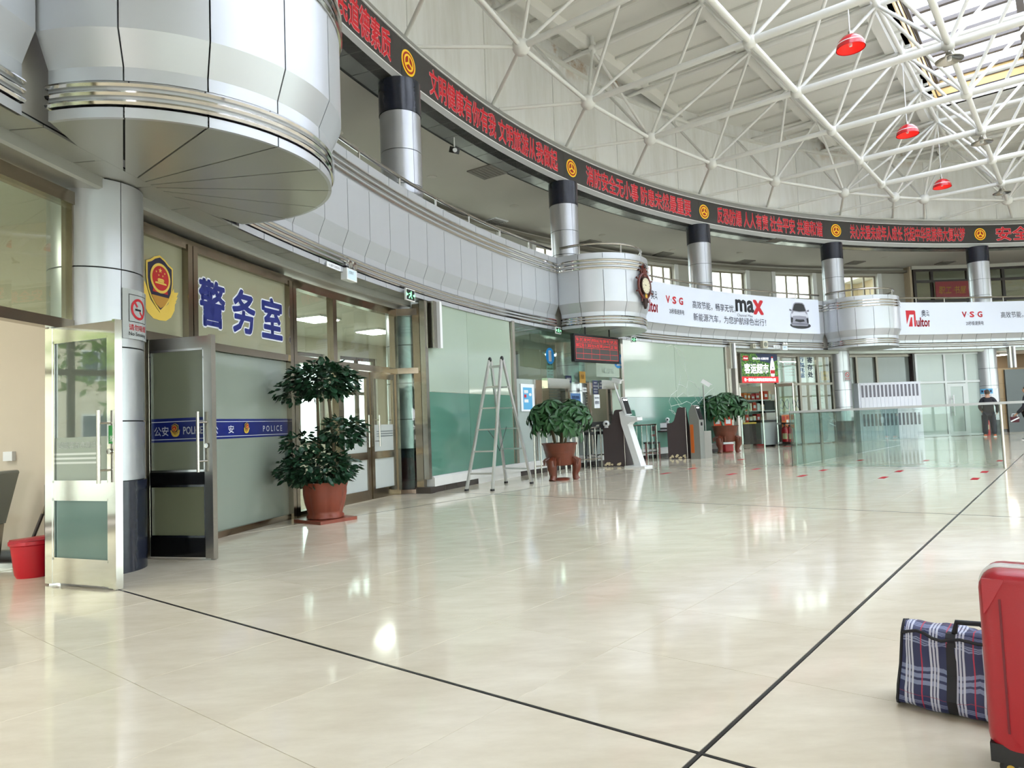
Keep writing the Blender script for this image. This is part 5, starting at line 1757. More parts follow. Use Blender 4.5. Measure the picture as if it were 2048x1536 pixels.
def banner(label, a_hi, a_lo, items, car=None):
    R = 24.52
    Wd = rad(a_hi - a_lo) * R
    t = tag(empty('advertising_banner', hp(R, (a_hi + a_lo) / 2, 3.97), rad((a_hi + a_lo) / 2)), label, 'banner')
    MB().sweep([(R, 3.97), (R, 5.21), (R + 0.035, 5.21), (R + 0.035, 3.97)], a_hi, a_lo, 24).build('board', BANW, t, smooth=True, ang=30)
    fn = cyl_fn(R - 0.002, a_hi)

    def logo(u):
        fn = pln_fn(R - 0.004, a_hi - deg((u + 0.5) / R), u + 0.5)
        # red block with a white slanted stroke, then the lower-case letters
        poly(MB(), [(u, 4.90), (u + 0.40, 4.90), (u + 0.44, 4.86), (u + 0.44, 4.28), (u + 0.36, 4.28), (u + 0.36, 4.74), (u + 0.17, 4.74), (u + 0.02, 4.36)], fn, 0.003).build('logo_block', BRED, t)
        poly(MB(), [(u + 0.10, 4.28), (u + 0.22, 4.64), (u + 0.28, 4.64), (u + 0.28, 4.28)], fn, 0.003).build('logo_stroke', BRED, t)
        text_in(MB(), 'ulton', fn, u + 0.47, 4.28, 0.66, 0.34, off=0.03, lift=0.003).build('logo_letters', BRED, t)
        text_in(MB(), '奥动', fn, u + 0.72, 4.66, 0.42, 0.26, off=0.008, lift=0.003).build('logo_chinese', BNAVY, t)
    for kind, s_, u, v, w_, h_, m_, off in items:
        if kind == 'logo':
            logo(u)
        else:
            text_in(MB(), s_, fn, u, v, w_, h_, off=off, lift=0.003).build(kind, m_, t)
    if car is not None:
        u, v, s_ = car
        fn = pln_fn(R - 0.006, a_hi - deg(u / R), u)

        def T(pts):
            return [(u + x * s_, v + y * s_) for x, y in pts]

        def mir(pts):
            return pts + [(-x, y) for x, y in pts[::-1]]
        CB = mat('car_silver_ink', (150, 150, 164), rough=0.4)
        CD = mat('car_dark_ink', (32, 32, 40), rough=0.4)
        CL = mat('car_light_ink', (206, 208, 220), rough=0.4)
        CM = mat('car_mid_ink', (112, 112, 126), rough=0.4)
        poly(MB(), T(disc2d(0.03, -0.40, 0.56, 28, 0.13)), fn, 0.003).build('car_shadow', CD, t)
        poly(MB(), T(mir([(0, 0.50), (0.20, 0.49), (0.30, 0.42), (0.40, 0.16), (0.47, 0.02), (0.49, -0.22), (0.48, -0.36), (0.40, -0.42), (0, -0.42)][::1])), fn, 0.005).build('car_body', CB, t)
        poly(MB(), T(mir([(0, 0.46), (0.18, 0.45), (0.26, 0.40), (0.36, 0.17), (0, 0.14)])), fn, 0.007).build('car_windscreen', CD, t)
        poly(MB(), T(mir([(0, 0.11), (0.30, 0.13), (0.40, 0.02), (0.36, -0.04), (0, -0.02)])), fn, 0.007).build('car_bonnet', CL, t)
        mb = MB()
        for sx in (-1, 1):
            poly(mb, T([(sx * 0.30, 0.0), (sx * 0.45, 0.06), (sx * 0.47, -0.05), (sx * 0.40, -0.09)]), fn, 0.009)
        mb.build('car_headlamps', CL, t)
        mb = MB()
        poly(mb, T(mir([(0, -0.17), (0.22, -0.16), (0.27, -0.24), (0, -0.28)])), fn, 0.009)
        for sx in (-1, 1):
            poly(mb, T([(sx * 0.36, -0.12), (sx * 0.47, -0.10), (sx * 0.48, -0.30), (sx * 0.40, -0.30)]), fn, 0.009)
        mb.build('car_grille', CD, t)
        poly(MB(), T(mir([(0, -0.31), (0.36, -0.33), (0.46, -0.30), (0.45, -0.36), (0, -0.37)])), fn, 0.009).build('car_lip', CM, t)
        mb = MB()
        for sx in (-1, 1):
            poly(mb, T([(sx * 0.41, 0.20), (sx * 0.53, 0.23), (sx * 0.54, 0.16), (sx * 0.42, 0.14)]), fn, 0.006)
        mb.build('car_mirrors', CM, t)
    return t


vsg = lambda u: [('logo_vsg', 'V', u, 4.62, 0.19, 0.21, BRED, 0.035), ('logo_arrow', '⇋', u + 0.225, 4.69, 0.08, 0.07, BGREY, 0.0), ('logo_vsg', 'S', u + 0.34, 4.62, 0.17, 0.21, BRED, 0.04), ('logo_arrow', '⇋', u + 0.56, 4.69, 0.08, 0.07, BGREY, 0.0), ('logo_vsg', 'G', u + 0.67, 4.62, 0.19, 0.21, BRED, 0.04), ('slogan_small', '20秒极速换电', u + 0.14, 4.30, 0.76, 0.16, BNAVY, 0.006)]
banner('white banner with red logo letters, Chinese slogans and a silver car', 136.6, 114.3,
       [('logo', '', 0.25, 0, 0, 0, None, 0)] + vsg(1.75) + [('slogan', '高效节能，畅享无忧，', 3.10, 4.55, 2.20, 0.25, BNAVY, 0.006), ('slogan', '新能源汽车，为您护航绿色出行！', 3.12, 4.16, 3.72, 0.25, BNAVY, 0.006),
                                                             ('max_logo', 'ma', 5.34, 4.62, 0.90, 0.37, BBLK, 0.035), ('max_logo', 'x', 6.26, 4.58, 0.46, 0.44, BRED, 0.035), ('max_small', 'Channel Max', 5.38, 4.44, 0.80, 0.09, BNAVY, 0.0)],
       (8.55, 4.62, 0.92))
banner('white banner with red logo letters right of the far balcony', 105.55, 84.0, [('logo', '', 0.42, 0, 0, 0, None, 0)] + vsg(2.95) + [('slogan', '高效节能，畅享无忧，', 4.6, 4.55, 2.0, 0.25, BNAVY, 0.006)])

# ================================================================== ship-wheel clock on the middle balcony
_dc = hp(DRC, 141.44)
_in = deg(math.atan2(HC[1] - _dc.y, HC[0] - _dc.x))
ca_ = _in + 0.0
cc = Vector((_dc.x + (DR + 0.03) * cos(rad(ca_)), _dc.y + (DR + 0.03) * sin(rad(ca_)), 4.42))
ck = tag(empty('wall_clock', (cc.x, cc.y, 3.85), rad(ca_ - 90) + PI), 'brown wooden ship wheel clock with cream dial on the balcony front', 'clock')
WOODR = mat('dark_red_wood', (92, 34, 26), rough=0.3)
WOODD = mat('dark_brown_wood', (46, 26, 22), rough=0.3)
FACE = mat('cream_dial', (214, 206, 178), rough=0.4)
# local frame: x right, -y towards the hall (viewer), z up; centre of dial at z = 0.57
_n = Vector((cos(rad(ca_)), sin(rad(ca_)), 0))
_x = Vector((-_n.y, _n.x, 0))
if _x.dot(Vector((_r2.x, _r2.y, 0))) < 0:
    _x = -_x
cfn = lambda u, v, l: Vector((cc.x, cc.y, 3.85)) + _x * u + Vector((0, 0, v)) + _n * l
mb = MB()
ring = [cfn(0.30 * cos(2 * PI * i / 28), 0.57 + 0.30 * sin(2 * PI * i / 28), 0.03) for i in range(28)]
mb.tube(ring, 0.035, 8, closed=True)
mb.build('wheel_rim', WOODR, ck, smooth=True)
for k in range(8):
    an = PI / 8 + k * PI / 4
    MB().tube([cfn(0.18 * cos(an), 0.57 + 0.18 * sin(an), 0.03), cfn(0.36 * cos(an), 0.57 + 0.36 * sin(an), 0.03), cfn(0.43 * cos(an), 0.57 + 0.43 * sin(an), 0.03)], [0.018, 0.016, 0.024], 8).build('spoke', WOODR, ck, smooth=True)
MB().prism(disc2d(0, 0.57, 0.225, 32), cfn, 0.03, 0.075).build('bezel', WOODD, ck)
fc = MB().prism(disc2d(0, 0.57, 0.19, 32), cfn, 0.05, 0.082).build('dial', FACE, ck)
mb = MB()
for k in range(12):
    an = k * PI / 6
    d = (sin(an), cos(an))
    n2 = (d[1], -d[0])
    poly(mb, [(d[0] * r_ + n2[0] * s_ * 0.006, 0.57 + d[1] * r_ + n2[1] * s_ * 0.006) for r_, s_ in ((0.14, -1), (0.175, -1), (0.175, 1), (0.14, 1))], cfn, 0.0835)
mb.build('hour_marks', BBLK, ck)
for an, L_ in ((rad(272), 0.10), (rad(285), 0.15)):
    d = (sin(an), cos(an))
    n2 = (d[1], -d[0])
    poly(MB(), [(-n2[0] * 0.007, 0.57 - n2[1] * 0.007), (d[0] * L_, 0.57 + d[1] * L_), (n2[0] * 0.007, 0.57 + n2[1] * 0.007)], cfn, 0.085).build('hand', BBLK, ck)
MB().prism([(-0.07, 0.80), (0.07, 0.80), (0.10, 0.93), (0.06, 1.0), (0.07, 1.06), (0, 1.12), (-0.07, 1.06), (-0.06, 1.0), (-0.10, 0.93)], cfn, 0.0, 0.06).build('crest', WOODR, ck)
MB().sphere(cfn(0, 1.05, 0.05), 0.05, 12, 8).build('crest_knob', WOODD, ck, smooth=True)
MB().prism([(-0.09, 0.24), (0.09, 0.24), (0.07, 0.10), (0.03, 0.04), (0, 0.0), (-0.03, 0.04), (-0.07, 0.10)], cfn, 0.0, 0.06).build('pendant_foot', WOODD, ck)
MB().prism([(-0.045, 0.27), (0.045, 0.27), (0.045, 0.38), (-0.045, 0.38)], cfn, 0.06, 0.075).build('name_plate', GOLD, ck)

# ================================================================== departure board
p0, p1 = hp(23.92, 143.05, 2.52), hp(23.55, 138.55, 2.52)
P0 = on_cyl(1150, 735, 24.0)
P1 = on_cyl(1240, 738, 23.75)
bx = Vector((P1.x - P0.x, P1.y - P0.y, 0))
BWd = bx.length
bx.normalize()
bn = Vector((bx.y, -bx.x, 0))
z0_ = 2.56
bh = 0.66
org = Vector((P0.x, P0.y, 0))
fnb = lambda u, v, l: org + bx * u + Vector((0, 0, v)) + bn * l
db = tag(empty('departure_board', (org.x, org.y, z0_)), 'black hanging departure board with red LED table', 'display')
LEDB = mat('board_panel_dark', (58, 56, 56), rough=0.4)
LR = mat('board_red_led', (230, 30, 40), rough=0.5, emit=0.2)
MB().prism([(0, z0_), (BWd, z0_), (BWd, z0_ + bh), (0, z0_ + bh)], fnb, -0.10, 0.0).build('case', BLACK, db)
rect(MB(), 0.05, z0_ + 0.05, BWd - 0.10, bh - 0.10, fnb, 0.002).build('led_panel', LEDB, db)
cols = [0.06, 0.235, 0.42, 0.62, 0.87, 1.0]
iw = BWd - 0.12
mb = MB()
for k in range(6):
    u = 0.06 + iw * (0, 0.165, 0.355, 0.545, 0.80, 1.0)[k]
    rect(mb, u - 0.003, z0_ + 0.06, 0.006, bh - 0.12, fnb, 0.004)
for k in range(5):
    rect(mb, 0.06, z0_ + bh - 0.065 - (bh - 0.13) * k / 4.0, iw, 0.006, fnb, 0.004)
mb.build('table_grid', LR, db)
cells = [['车次', '发时', '终到站', '车牌号', '状态'], ['8023', '11:30', '包头西', '蒙J2003', '正常']]
for r_ in range(2):
    mb = MB()
    for k in range(5):
        u0 = 0.06 + iw * (0, 0.165, 0.355, 0.545, 0.80)[k]
        u1 = 0.06 + iw * (0.165, 0.355, 0.545, 0.80, 1.0)[k]
        text_in(mb, cells[r_][k], fnb, u0 + 0.02, z0_ + bh - 0.065 - (bh - 0.13) * (r_ + 1) / 4.0 + 0.025, u1 - u0 - 0.04, 0.085, off=0.0, lift=0.005)
    mb.build('table_row', LR, db)
for f_ in (0.28, 0.82):
    MB().tube([fnb(BWd * f_, z0_ + bh - 0.02, -0.05), fnb(BWd * f_, Z_BOT + 0.01, -0.05)], 0.015, 8).build('hanger', BLACK, db, smooth=True)

# ================================================================== exit signs, emergency lamps, small devices on the gallery edge
GRNL = mat('exit_green', (120, 226, 150), rough=0.4, emit=0.9)


def exit_sign(label, x, y, R, w=0.34, h=0.19, full=False):
    p = on_cyl(x, y, R)
    a = deg(math.atan2(p.y - HC[1], p.x - HC[0]))
    t = tag(empty('exit_sign', hp(R, a, p.z - h / 2), rad(a)), label, 'exit sign')
    fn = pln_fn(R, a)
    z = p.z - h / 2
    MB().prism([(-w / 2, z), (w / 2, z), (w / 2, z + h), (-w / 2, z + h)], fn, -0.03, 0.0).build('case', WHITE, t)
    rect(MB(), -w / 2 + 0.015, z + 0.015, w - 0.03, h - 0.03, fn, 0.002).build('panel', BLACK, t)
    mb = MB()
    k = h / 0.19
    zz = z + 0.03 * k
    poly(mb, disc2d(0.02 * k, zz + 0.115 * k, 0.014 * k, 10), fn, 0.004)
    poly(mb, [(-0.02 * k, zz + 0.05 * k), (0.03 * k, zz + 0.05 * k), (0.035 * k, zz + 0.10 * k), (-0.01 * k, zz + 0.10 * k)], fn, 0.004)
    poly(mb, [(-0.02 * k, zz + 0.06 * k), (-0.06 * k, zz + 0.02 * k), (-0.05 * k, zz), (0.0, zz + 0.05 * k)], fn, 0.004)
    poly(mb, [(0.0, zz + 0.05 * k), (0.05 * k, zz + 0.03 * k), (0.045 * k, zz), (0.03 * k, zz + 0.01 * k)], fn, 0.004)
    poly(mb, [(-0.07 * k, zz + 0.075 * k), (-0.02 * k, zz + 0.10 * k), (-0.01 * k, zz + 0.085 * k)], fn, 0.004)
    for sx in (-1, 1):
        poly(mb, [(sx * 0.08 * k, zz + 0.05 * k), (sx * 0.12 * k, zz + 0.05 * k), (sx * 0.12 * k, zz + 0.03 * k), (sx * 0.15 * k, zz + 0.065 * k), (sx * 0.12 * k, zz + 0.10 * k), (sx * 0.12 * k, zz + 0.08 * k), (sx * 0.08 * k, zz + 0.08 * k)], fn, 0.004)
    mb.build('running_man', GRNL, t)
    MB().tube([fn(0, z + h - 0.01, -0.02), hp(R_LOW + 0.02, a, Z_BOT + 0.03)], 0.008, 6).build('hanger', STEEL, t)
    return t


exit_sign('green exit sign hanging above the double glass doors', 821, 590, 24.60, 0.30, 0.20)
exit_sign('green exit sign at the corner of the clock balcony, left of the departure board', 1117, 661, 24.50, 0.24, 0.16)
exit_sign('green exit sign right of the departure board under the clock balcony', 1268, 679, 24.45, 0.24, 0.16)


def emergency(label, x, y, R, s=1.0):
    p = on_cyl(x, y, R)
    a = deg(math.atan2(p.y - HC[1], p.x - HC[0]))
    t = tag(empty('emergency_lamp', hp(R, a, p.z - 0.1), rad(a)), label, 'lamp')
    fn = pln_fn(R, a)
    z = p.z
    MB().prism([(-0.14 * s, z - 0.10 * s), (0.14 * s, z - 0.10 * s), (0.14 * s, z + 0.07 * s), (-0.14 * s, z + 0.07 * s)], fn, -0.10, 0.0).build('case', WHITE, t)
    rect(MB(), -0.12 * s, z - 0.085 * s, 0.24 * s, 0.14 * s, fn, 0.002).build('label_plate', mat('pale_blue_plate', (206, 226, 236), rough=0.5), t)
    text_in(MB(), '应急灯', fn, -0.08 * s, z - 0.01 * s, 0.12 * s, 0.045 * s, lift=0.004).build('print', NVN, t)
    for sx in (-1, 1):
        c_ = fn(sx * 0.065 * s, z + 0.13 * s, 0.0)
        M_ = Matrix.Rotation(rad(a), 3, 'Z') @ Matrix.Rotation(rad(-90), 3, 'Y')
        MB().lathe([(0.0, -0.05), (0.035 * s, -0.05), (0.058 * s, 0.0), (0.058 * s, 0.02), (0.045 * s, 0.02), (0, 0.008)], c_, 18, M_).build('lamp_head', CHROME, t, smooth=True)
    return t


emergency('twin-headed emergency lamp with pale plate on the near gallery edge', 704, 548, 24.63)
emergency('twin-headed emergency lamp above the shop windows', 1570, 695, 24.60, 0.9)
for nm, lb, x, y, w_, h_ in (('label_strip', 'long white label strip on the near gallery edge', 666, 533, 0.36, 0.07), ('label_strip', 'white label strip above the shop, left of its emergency lamp', 1553, 693, 0.34, 0.08)):
    p = on_cyl(x, y, 24.67)
    a = deg(math.atan2(p.y - HC[1], p.x - HC[0]))
    t = tag(empty(nm, hp(24.67, a, p.z - h_ / 2), rad(a)), lb, 'label')
    fn = pln_fn(24.66, a)
    MB().prism([(-w_ / 2, p.z - h_ / 2), (w_ / 2, p.z - h_ / 2), (w_ / 2, p.z + h_ / 2), (-w_ / 2, p.z + h_ / 2)], fn, -0.01, 0.006).build('plate', PAPER, t)
    text_in(MB(), '小心脚下注意安全', fn, -w_ * 0.42, p.z - h_ * 0.28, w_ * 0.84, h_ * 0.56, lift=0.008).build('print', DARKINK, t)
for nm, lb, x, y, s_ in (('gallery_spotlight', 'small square spotlight on the gallery edge above the shop sign', 1529, 689, 0.24), ('gallery_sensor', 'small white sensor box on the gallery edge left of the spotlight', 1507, 692, 0.14)):
    p = on_cyl(x, y, 24.6)
    a = deg(math.atan2(p.y - HC[1], p.x - HC[0]))
    t = tag(empty(nm, hp(24.6, a, p.z - s_ / 2), rad(a)), lb, 'device')
    MB().box(hp(24.62, a, p.z), (0.12, s_, s_), rad(a)).build('case', mat('cream_plastic', (196, 192, 172), rough=0.5), t)
    MB().prism(disc2d(0, p.z, s_ * 0.33, 16), pln_fn(24.56, a), -0.01, 0.008).build('lens', mat('grey_lens', (120, 122, 110), rough=0.2), t)

# ================================================================== pendant lamps
LRED = mat('red_enamel', (196, 24, 34), rough=0.25, coat=0.5)
LREDI = mat('red_enamel_inside', (214, 40, 32), rough=0.5, emit=0.25)
for ij, lb in (((0.5, 0.5), 'red dome pendant lamp, the highest in view'), ((0.5, 2.5), 'red dome pendant lamp hanging midway below the truss'), ((0.5, 4.5), 'red dome pendant lamp, the lowest and farthest one')):
    p = gp(*ij)
    z = 8.87
    t = tag(empty('pendant_lamp', (p.x, p.y, z)), lb, 'lamp', 'red pendant lamps under the roof truss')
    MB().lathe([(0.28, z), (0.272, z + 0.06), (0.24, z + 0.15), (0.16, z + 0.24), (0.05, z + 0.29), (0.05, z + 0.30), (0.055, z + 0.30), (0.17, z + 0.25), (0.252, z + 0.155), (0.285, z + 0.06), (0.292, z)], (p.x, p.y, 0), 28, arc=1).build('shade', LRED, t, smooth=True)
    MB().lathe([(0.0, z + 0.27), (0.05, z + 0.27), (0.155, z + 0.225), (0.235, z + 0.14), (0.266, z + 0.05), (0.274, z + 0.01)], (p.x, p.y, 0), 28, arc=1).build('shade_lining', LREDI, t, smooth=True)
    MB().sweep([(0.268, z + 0.098), (0.276, z + 0.098), (0.268, z + 0.118), (0.262, z + 0.118)], 0, 360, 28, f=lambda r_, a_, zz, _p=p: Vector((_p.x + r_ * cos(rad(a_)), _p.y + r_ * sin(rad(a_)), zz))).build('white_band', WHITE, t, smooth=True)
    MB().lathe([(0.0, z + 0.38), (0.035, z + 0.38), (0.04, z + 0.29), (0.0, z + 0.29)], (p.x, p.y, 0), 12).build('cap', STEEL, t, smooth=True)
    MB().lathe([(0.0, z + 0.04), (0.03, z + 0.05), (0.04, z + 0.10), (0.025, z + 0.2), (0.0, z + 0.2)], (p.x, p.y, 0), 12).build('bulb', WHITE, t, smooth=True)
    MB().tube([(p.x, p.y, z + 0.37), (p.x, p.y, ZT - 0.1)], 0.012, 6).build('cord', WHITE, t)
for ij, lb in (((1, 1), 'metal dish lamp under the ball joint before the skylight, biggest of its row'), ((1, 3), 'metal dish lamp under a ball joint, second in the row'), ((1, 5), 'small metal dish lamp farthest down the row')):
    p = gp(*ij)
    z = ZB - 0.36
    t = tag(empty('dish_lamp', (p.x, p.y, z)), lb, 'lamp', 'metal dish lamps under the truss joints')
    MB().lathe([(0.0, z + 0.16), (0.05, z + 0.16), (0.09, z + 0.08), (0.27, z + 0.0), (0.275, z + 0.012), (0.10, z + 0.095), (0.06, z + 0.175), (0, z + 0.175)], (p.x, p.y, 0), 28).build('shade', STEEL, t, smooth=True)
    MB().lathe([(0.0, z - 0.02), (0.045, z), (0.05, z + 0.08), (0.0, z + 0.1)], (p.x, p.y, 0), 14).build('bulb', WHITE, t, smooth=True)
    MB().tube([(p.x, p.y, z + 0.16), (p.x, p.y, ZB - 0.1)], 0.03, 8).build('stem', STEEL, t, smooth=True)

# ================================================================== reading room sign and gallery cameras
rs_ = tag(empty('reading_room_sign', hp(28.45, 92.7, 5.98), rad(92.7)), 'red sign with gold Chinese reading room characters on the gallery', 'sign')
fn = pln_fn(28.42, 92.7, 0.775)
MB().prism([(0, 6.02), (1.55, 6.02), (1.55, 6.80), (0, 6.80)], fn, -0.03, 0.0).build('board', mat('sign_dark_red', (142, 20, 28), rough=0.4), rs_)
text_in(MB(), '职工 书屋', fn, 0.15, 6.24, 1.25, 0.34, off=0.008, lift=0.004, shear=0.15).build('characters', GOLD, rs_)
rl = tag(empty('reading_room_tube_light', hp(30.5, 94.9, 6.6), rad(94.9)), 'bright tube light inside the reading room', 'lamp')
MB().bar(hp(30.5, 96.0, 6.62), hp(30.5, 93.6, 6.62), 0.08, 0.05).build('housing', WHITE, rl)
MB().tube([hp(30.5, 95.9, 6.58), hp(30.5, 93.7, 6.58)], 0.02, 8).build('tube', LAMP, rl)
MB().tube([hp(30.5, 94.8, 6.64), hp(30.5, 94.8, 7.56)], 0.01, 6).build('hanger', BLACK, rl)
DK = mat('black_plastic', (26, 26, 28), rough=0.4)
p = on_ceiling(908, 275, 7.53)
cv = tag(empty('dome_camera', (p.x, p.y, 7.2)), 'black spot camera hanging from the dark ticker soffit', 'camera')
MB().tube([(p.x, p.y, 7.53), (p.x, p.y, 7.30)], 0.015, 8).build('stem', WHITE, cv)
M_ = Matrix.Rotation(rad(40), 3, 'Z') @ Matrix.Rotation(rad(25), 3, 'X')
MB().box((p.x, p.y, 7.24), (0.13, 0.22, 0.13), M=M_).build('body', DK, cv)
MB().lathe([(0, 0), (0.045, 0), (0.05, 0.03), (0, 0.03)], (p.x + 0.02, p.y - 0.11, 7.19), 14, Matrix.Rotation(rad(80), 3, 'X')).build('lens', WHITE, cv, smooth=True)

# ================================================================== signs on columns
def column_sign(label, ci, b, z0, w, h, R=None):
    c = hp(R_COL, COLA[ci])
    t = tag(empty('column_notice', (c.x, c.y, z0), rad(COLA[ci])), label, 'sign')
    RR = COL_R + 0.004
    fn = lambda u, v, l: Vector((c.x + (RR + l) * cos(rad(b) + u / RR), c.y + (RR + l) * sin(rad(b) + u / RR), v))
    return t, fn


CLEARPL = mat('clear_acrylic_plate', (176, 180, 180), rough=0.12)
vb = deg(math.atan2(-hp(R_COL, COLA[1]).y, -hp(R_COL, COLA[1]).x))
for ci, lb, b, z0, s_ in ((1, 'clear no-smoking plate on the big column', vb + 55, 2.02, 1.0), (5, 'small no-smoking plate on the column beside the lockers', deg(math.atan2(-hp(R_COL, COLA[5]).y, -hp(R_COL, COLA[5]).x)) + 42, 2.25, 0.95)):
    t, fn = column_sign(lb, ci, b, z0, 0.32, 0.42)
    w_, h_ = 0.34 * s_, 0.44 * s_
    mb = MB()
    n = 6
    vs = []
    for i in range(n + 1):
        u = -w_ / 2 + w_ * i / n
        vs += [fn(u, z0, 0.012), fn(u, z0 + h_, 0.012), fn(u, z0 + h_, 0.002), fn(u, z0, 0.002)]
    mb.add(vs, [(4 * i + j, 4 * i + (j + 1) % 4, 4 * i + 4 + (j + 1) % 4, 4 * i + 4 + j) for i in range(n) for j in range(4)] + [(0, 1, 2, 3), (4 * n, 4 * n + 1, 4 * n + 2, 4 * n + 3)])
    mb.build('plate', CLEARPL, t)
    mb = MB()
    for u, v, ww, hh in ((-0.115, 0.15, 0.235, 0.006), (-0.115, 0.39, 0.235, 0.006), (-0.115, 0.15, 0.006, 0.245), (0.114, 0.15, 0.006, 0.245)):
        rect(mb, u * s_, z0 + v * s_, ww * s_, hh * s_, fn, 0.014, 4)
    mb.build('frame_line', BLACK, t)
    mb = ring2d(MB(), 0, z0 + 0.27 * s_, 0.072 * s_, 0.095 * s_, fn, 0.015)
    poly(mb, [(-0.065 * s_, z0 + 0.33 * s_), (-0.05 * s_, z0 + 0.345 * s_), (0.065 * s_, z0 + 0.21 * s_), (0.05 * s_, z0 + 0.195 * s_)], fn, 0.016)
    mb.build('prohibition_ring', RED, t)
    mb = MB()
    poly(mb, [(-0.045 * s_, z0 + 0.255 * s_), (0.03 * s_, z0 + 0.255 * s_), (0.03 * s_, z0 + 0.272 * s_), (-0.045 * s_, z0 + 0.272 * s_)], fn, 0.0145)
    mb.build('cigarette', BLACK, t)
    text_in(MB(), '请勿吸烟', fn, -0.115 * s_, z0 + 0.075 * s_, 0.23 * s_, 0.055 * s_, off=0.008, lift=0.014).build('chinese_line', RED, t)
    text_in(MB(), 'No Smoking', fn, -0.115 * s_, z0 + 0.02 * s_, 0.23 * s_, 0.042 * s_, off=0.008, lift=0.014).build('english_line', BLACK, t)
vb6 = deg(math.atan2(-hp(R_COL, COLA[6]).y, -hp(R_COL, COLA[6]).x))
t, fn = column_sign('blue and white notice wrapped on the last column before the man', 6, vb6 + 4, 1.25, 0.6, 0.5)
rect(MB(), -0.30, 1.22, 0.66, 0.60, fn, 0.004, 10).build('sheet', PAPER, t)
rect(MB(), -0.30, 1.62, 0.43, 0.20, fn, 0.007, 8).build('sky_field', SKYB, t)
for k, m_ in enumerate((NVN, RED, NVN, NVN)):
    rect(MB(), -0.25 + 0.095 * k, 1.68, 0.06, 0.085, fn, 0.010).build('icon', m_, t)
text_in(MB(), '安全乘车 文明出行', fn, -0.24, 1.53, 0.32, 0.05, lift=0.007).build('print', NVN, t)
text_in(MB(), '请勿携带 易燃易爆', fn, -0.24, 1.44, 0.32, 0.05, lift=0.007).build('print', NVN, t)
# ================================================================== step ladder
ALUM = mat('ladder_aluminium', (206, 206, 204), rough=0.32, metal=0.8)
DK = mat('black_plastic', (26, 26, 28), rough=0.4)
fA, fB, fC, fD = Vector((-0.87, 12.39, 0)), Vector((-0.41, 12.20, 0)), Vector((-0.19, 13.72, 0)), Vector((0.30, 13.36, 0))
cT = Vector((-0.295, 12.91, 2.34))
dT = Vector((0.49, -0.32, 0)).normalized()
tA, tB = cT - dT * 0.135, cT + dT * 0.135
ld = tag(empty('step_ladder', (-0.3, 12.9, 0)), 'aluminium folding step ladder standing open before the green glass', 'ladder')
for f_, t_ in ((fA, tA), (fB, tB), (fC, tA + Vector((0.03, 0.06, 0))), (fD, tB + Vector((0.03, 0.06, 0)))):
    f2 = f_ + Vector((0, 0, 0.02))
    MB().bar(f2, t_, 0.032, 0.062, up=(0.5, 0.9, 0)).build('stile', ALUM, ld)
    MB().bar(f_ + Vector((0, 0, 0.0)), f_ + Vector((0, 0, 0.035)), 0.045, 0.075, up=(0.5, 0.9, 0)).build('rubber_foot', DK, ld)
for (p, q, tp, tq) in ((fA, fB, tA, tB), (fC, fD, tA, tB)):
    for k in range(5):
        f_ = 0.125 + 0.165 * k
        MB().bar(p.lerp(tp, f_), q.lerp(tq, f_), 0.035, 0.028).build('rung', ALUM, ld)
MB().bar(tA + Vector((0, 0, -0.12)), tB + Vector((0, 0, -0.12)), 0.05, 0.04).build('hinge_bar', ALUM, ld)
for t_ in (tA, tB):
    MB().sphere(t_ + Vector((0.012, 0.03, 0.02)), 0.05, 12, 8, (0.7, 1.0, 1.0)).build('hinge', DK, ld, smooth=True)
k0, k1 = fA.lerp(tA, 0.46), fC.lerp(tA, 0.46)
m_ = (k0 + k1) / 2
MB().tube([fA.lerp(fB, 0.5).lerp(cT, 0.46), m_ + Vector((0.1, 0, -0.18)), m_ + Vector((0.2, 0, -0.42)), fC.lerp(fD, 0.4).lerp(cT, 0.47)], 0.006, 6).build('rope', DK, ld, smooth=True)

# ================================================================== potted plants
TERRA = mat('terracotta', (128, 58, 38), rough=0.42, var=0.12, vscale=4)
TERRA2 = mat('glazed_brown_pot', (108, 54, 36), rough=0.3, var=0.2, vscale=5)
SOIL = mat('soil', (52, 38, 30), rough=0.95)
FICUS = mat('ficus_leaf', (36, 70, 46), rough=0.38, var=0.45, vscale=6)
MONEY = mat('money_tree_leaf', (44, 84, 44), rough=0.35, var=0.5, vscale=2.5)
STEM = mat('plant_stem', (104, 92, 70), rough=0.8)


def lobed(mbx, prof, n=48, lobes=8, k=0.05):
    base = len(mbx.v)
    m = len(prof)
    for i in range(n):
        a = 2 * PI * i / n
        f = 1 - k * (1 - abs(cos(lobes * a / 2)))
        for r, z in prof:
            mbx.v.append(Vector((r * f * cos(a), r * f * sin(a), z)))
    for i in range(n):
        for j in range(m - 1):
            mbx.f.append((base + i * m + j, base + ((i + 1) % n) * m + j, base + ((i + 1) % n) * m + j + 1, base + i * m + j + 1))
    mbx.f.append(tuple(base + i * m for i in range(n))[::-1])
    return mbx


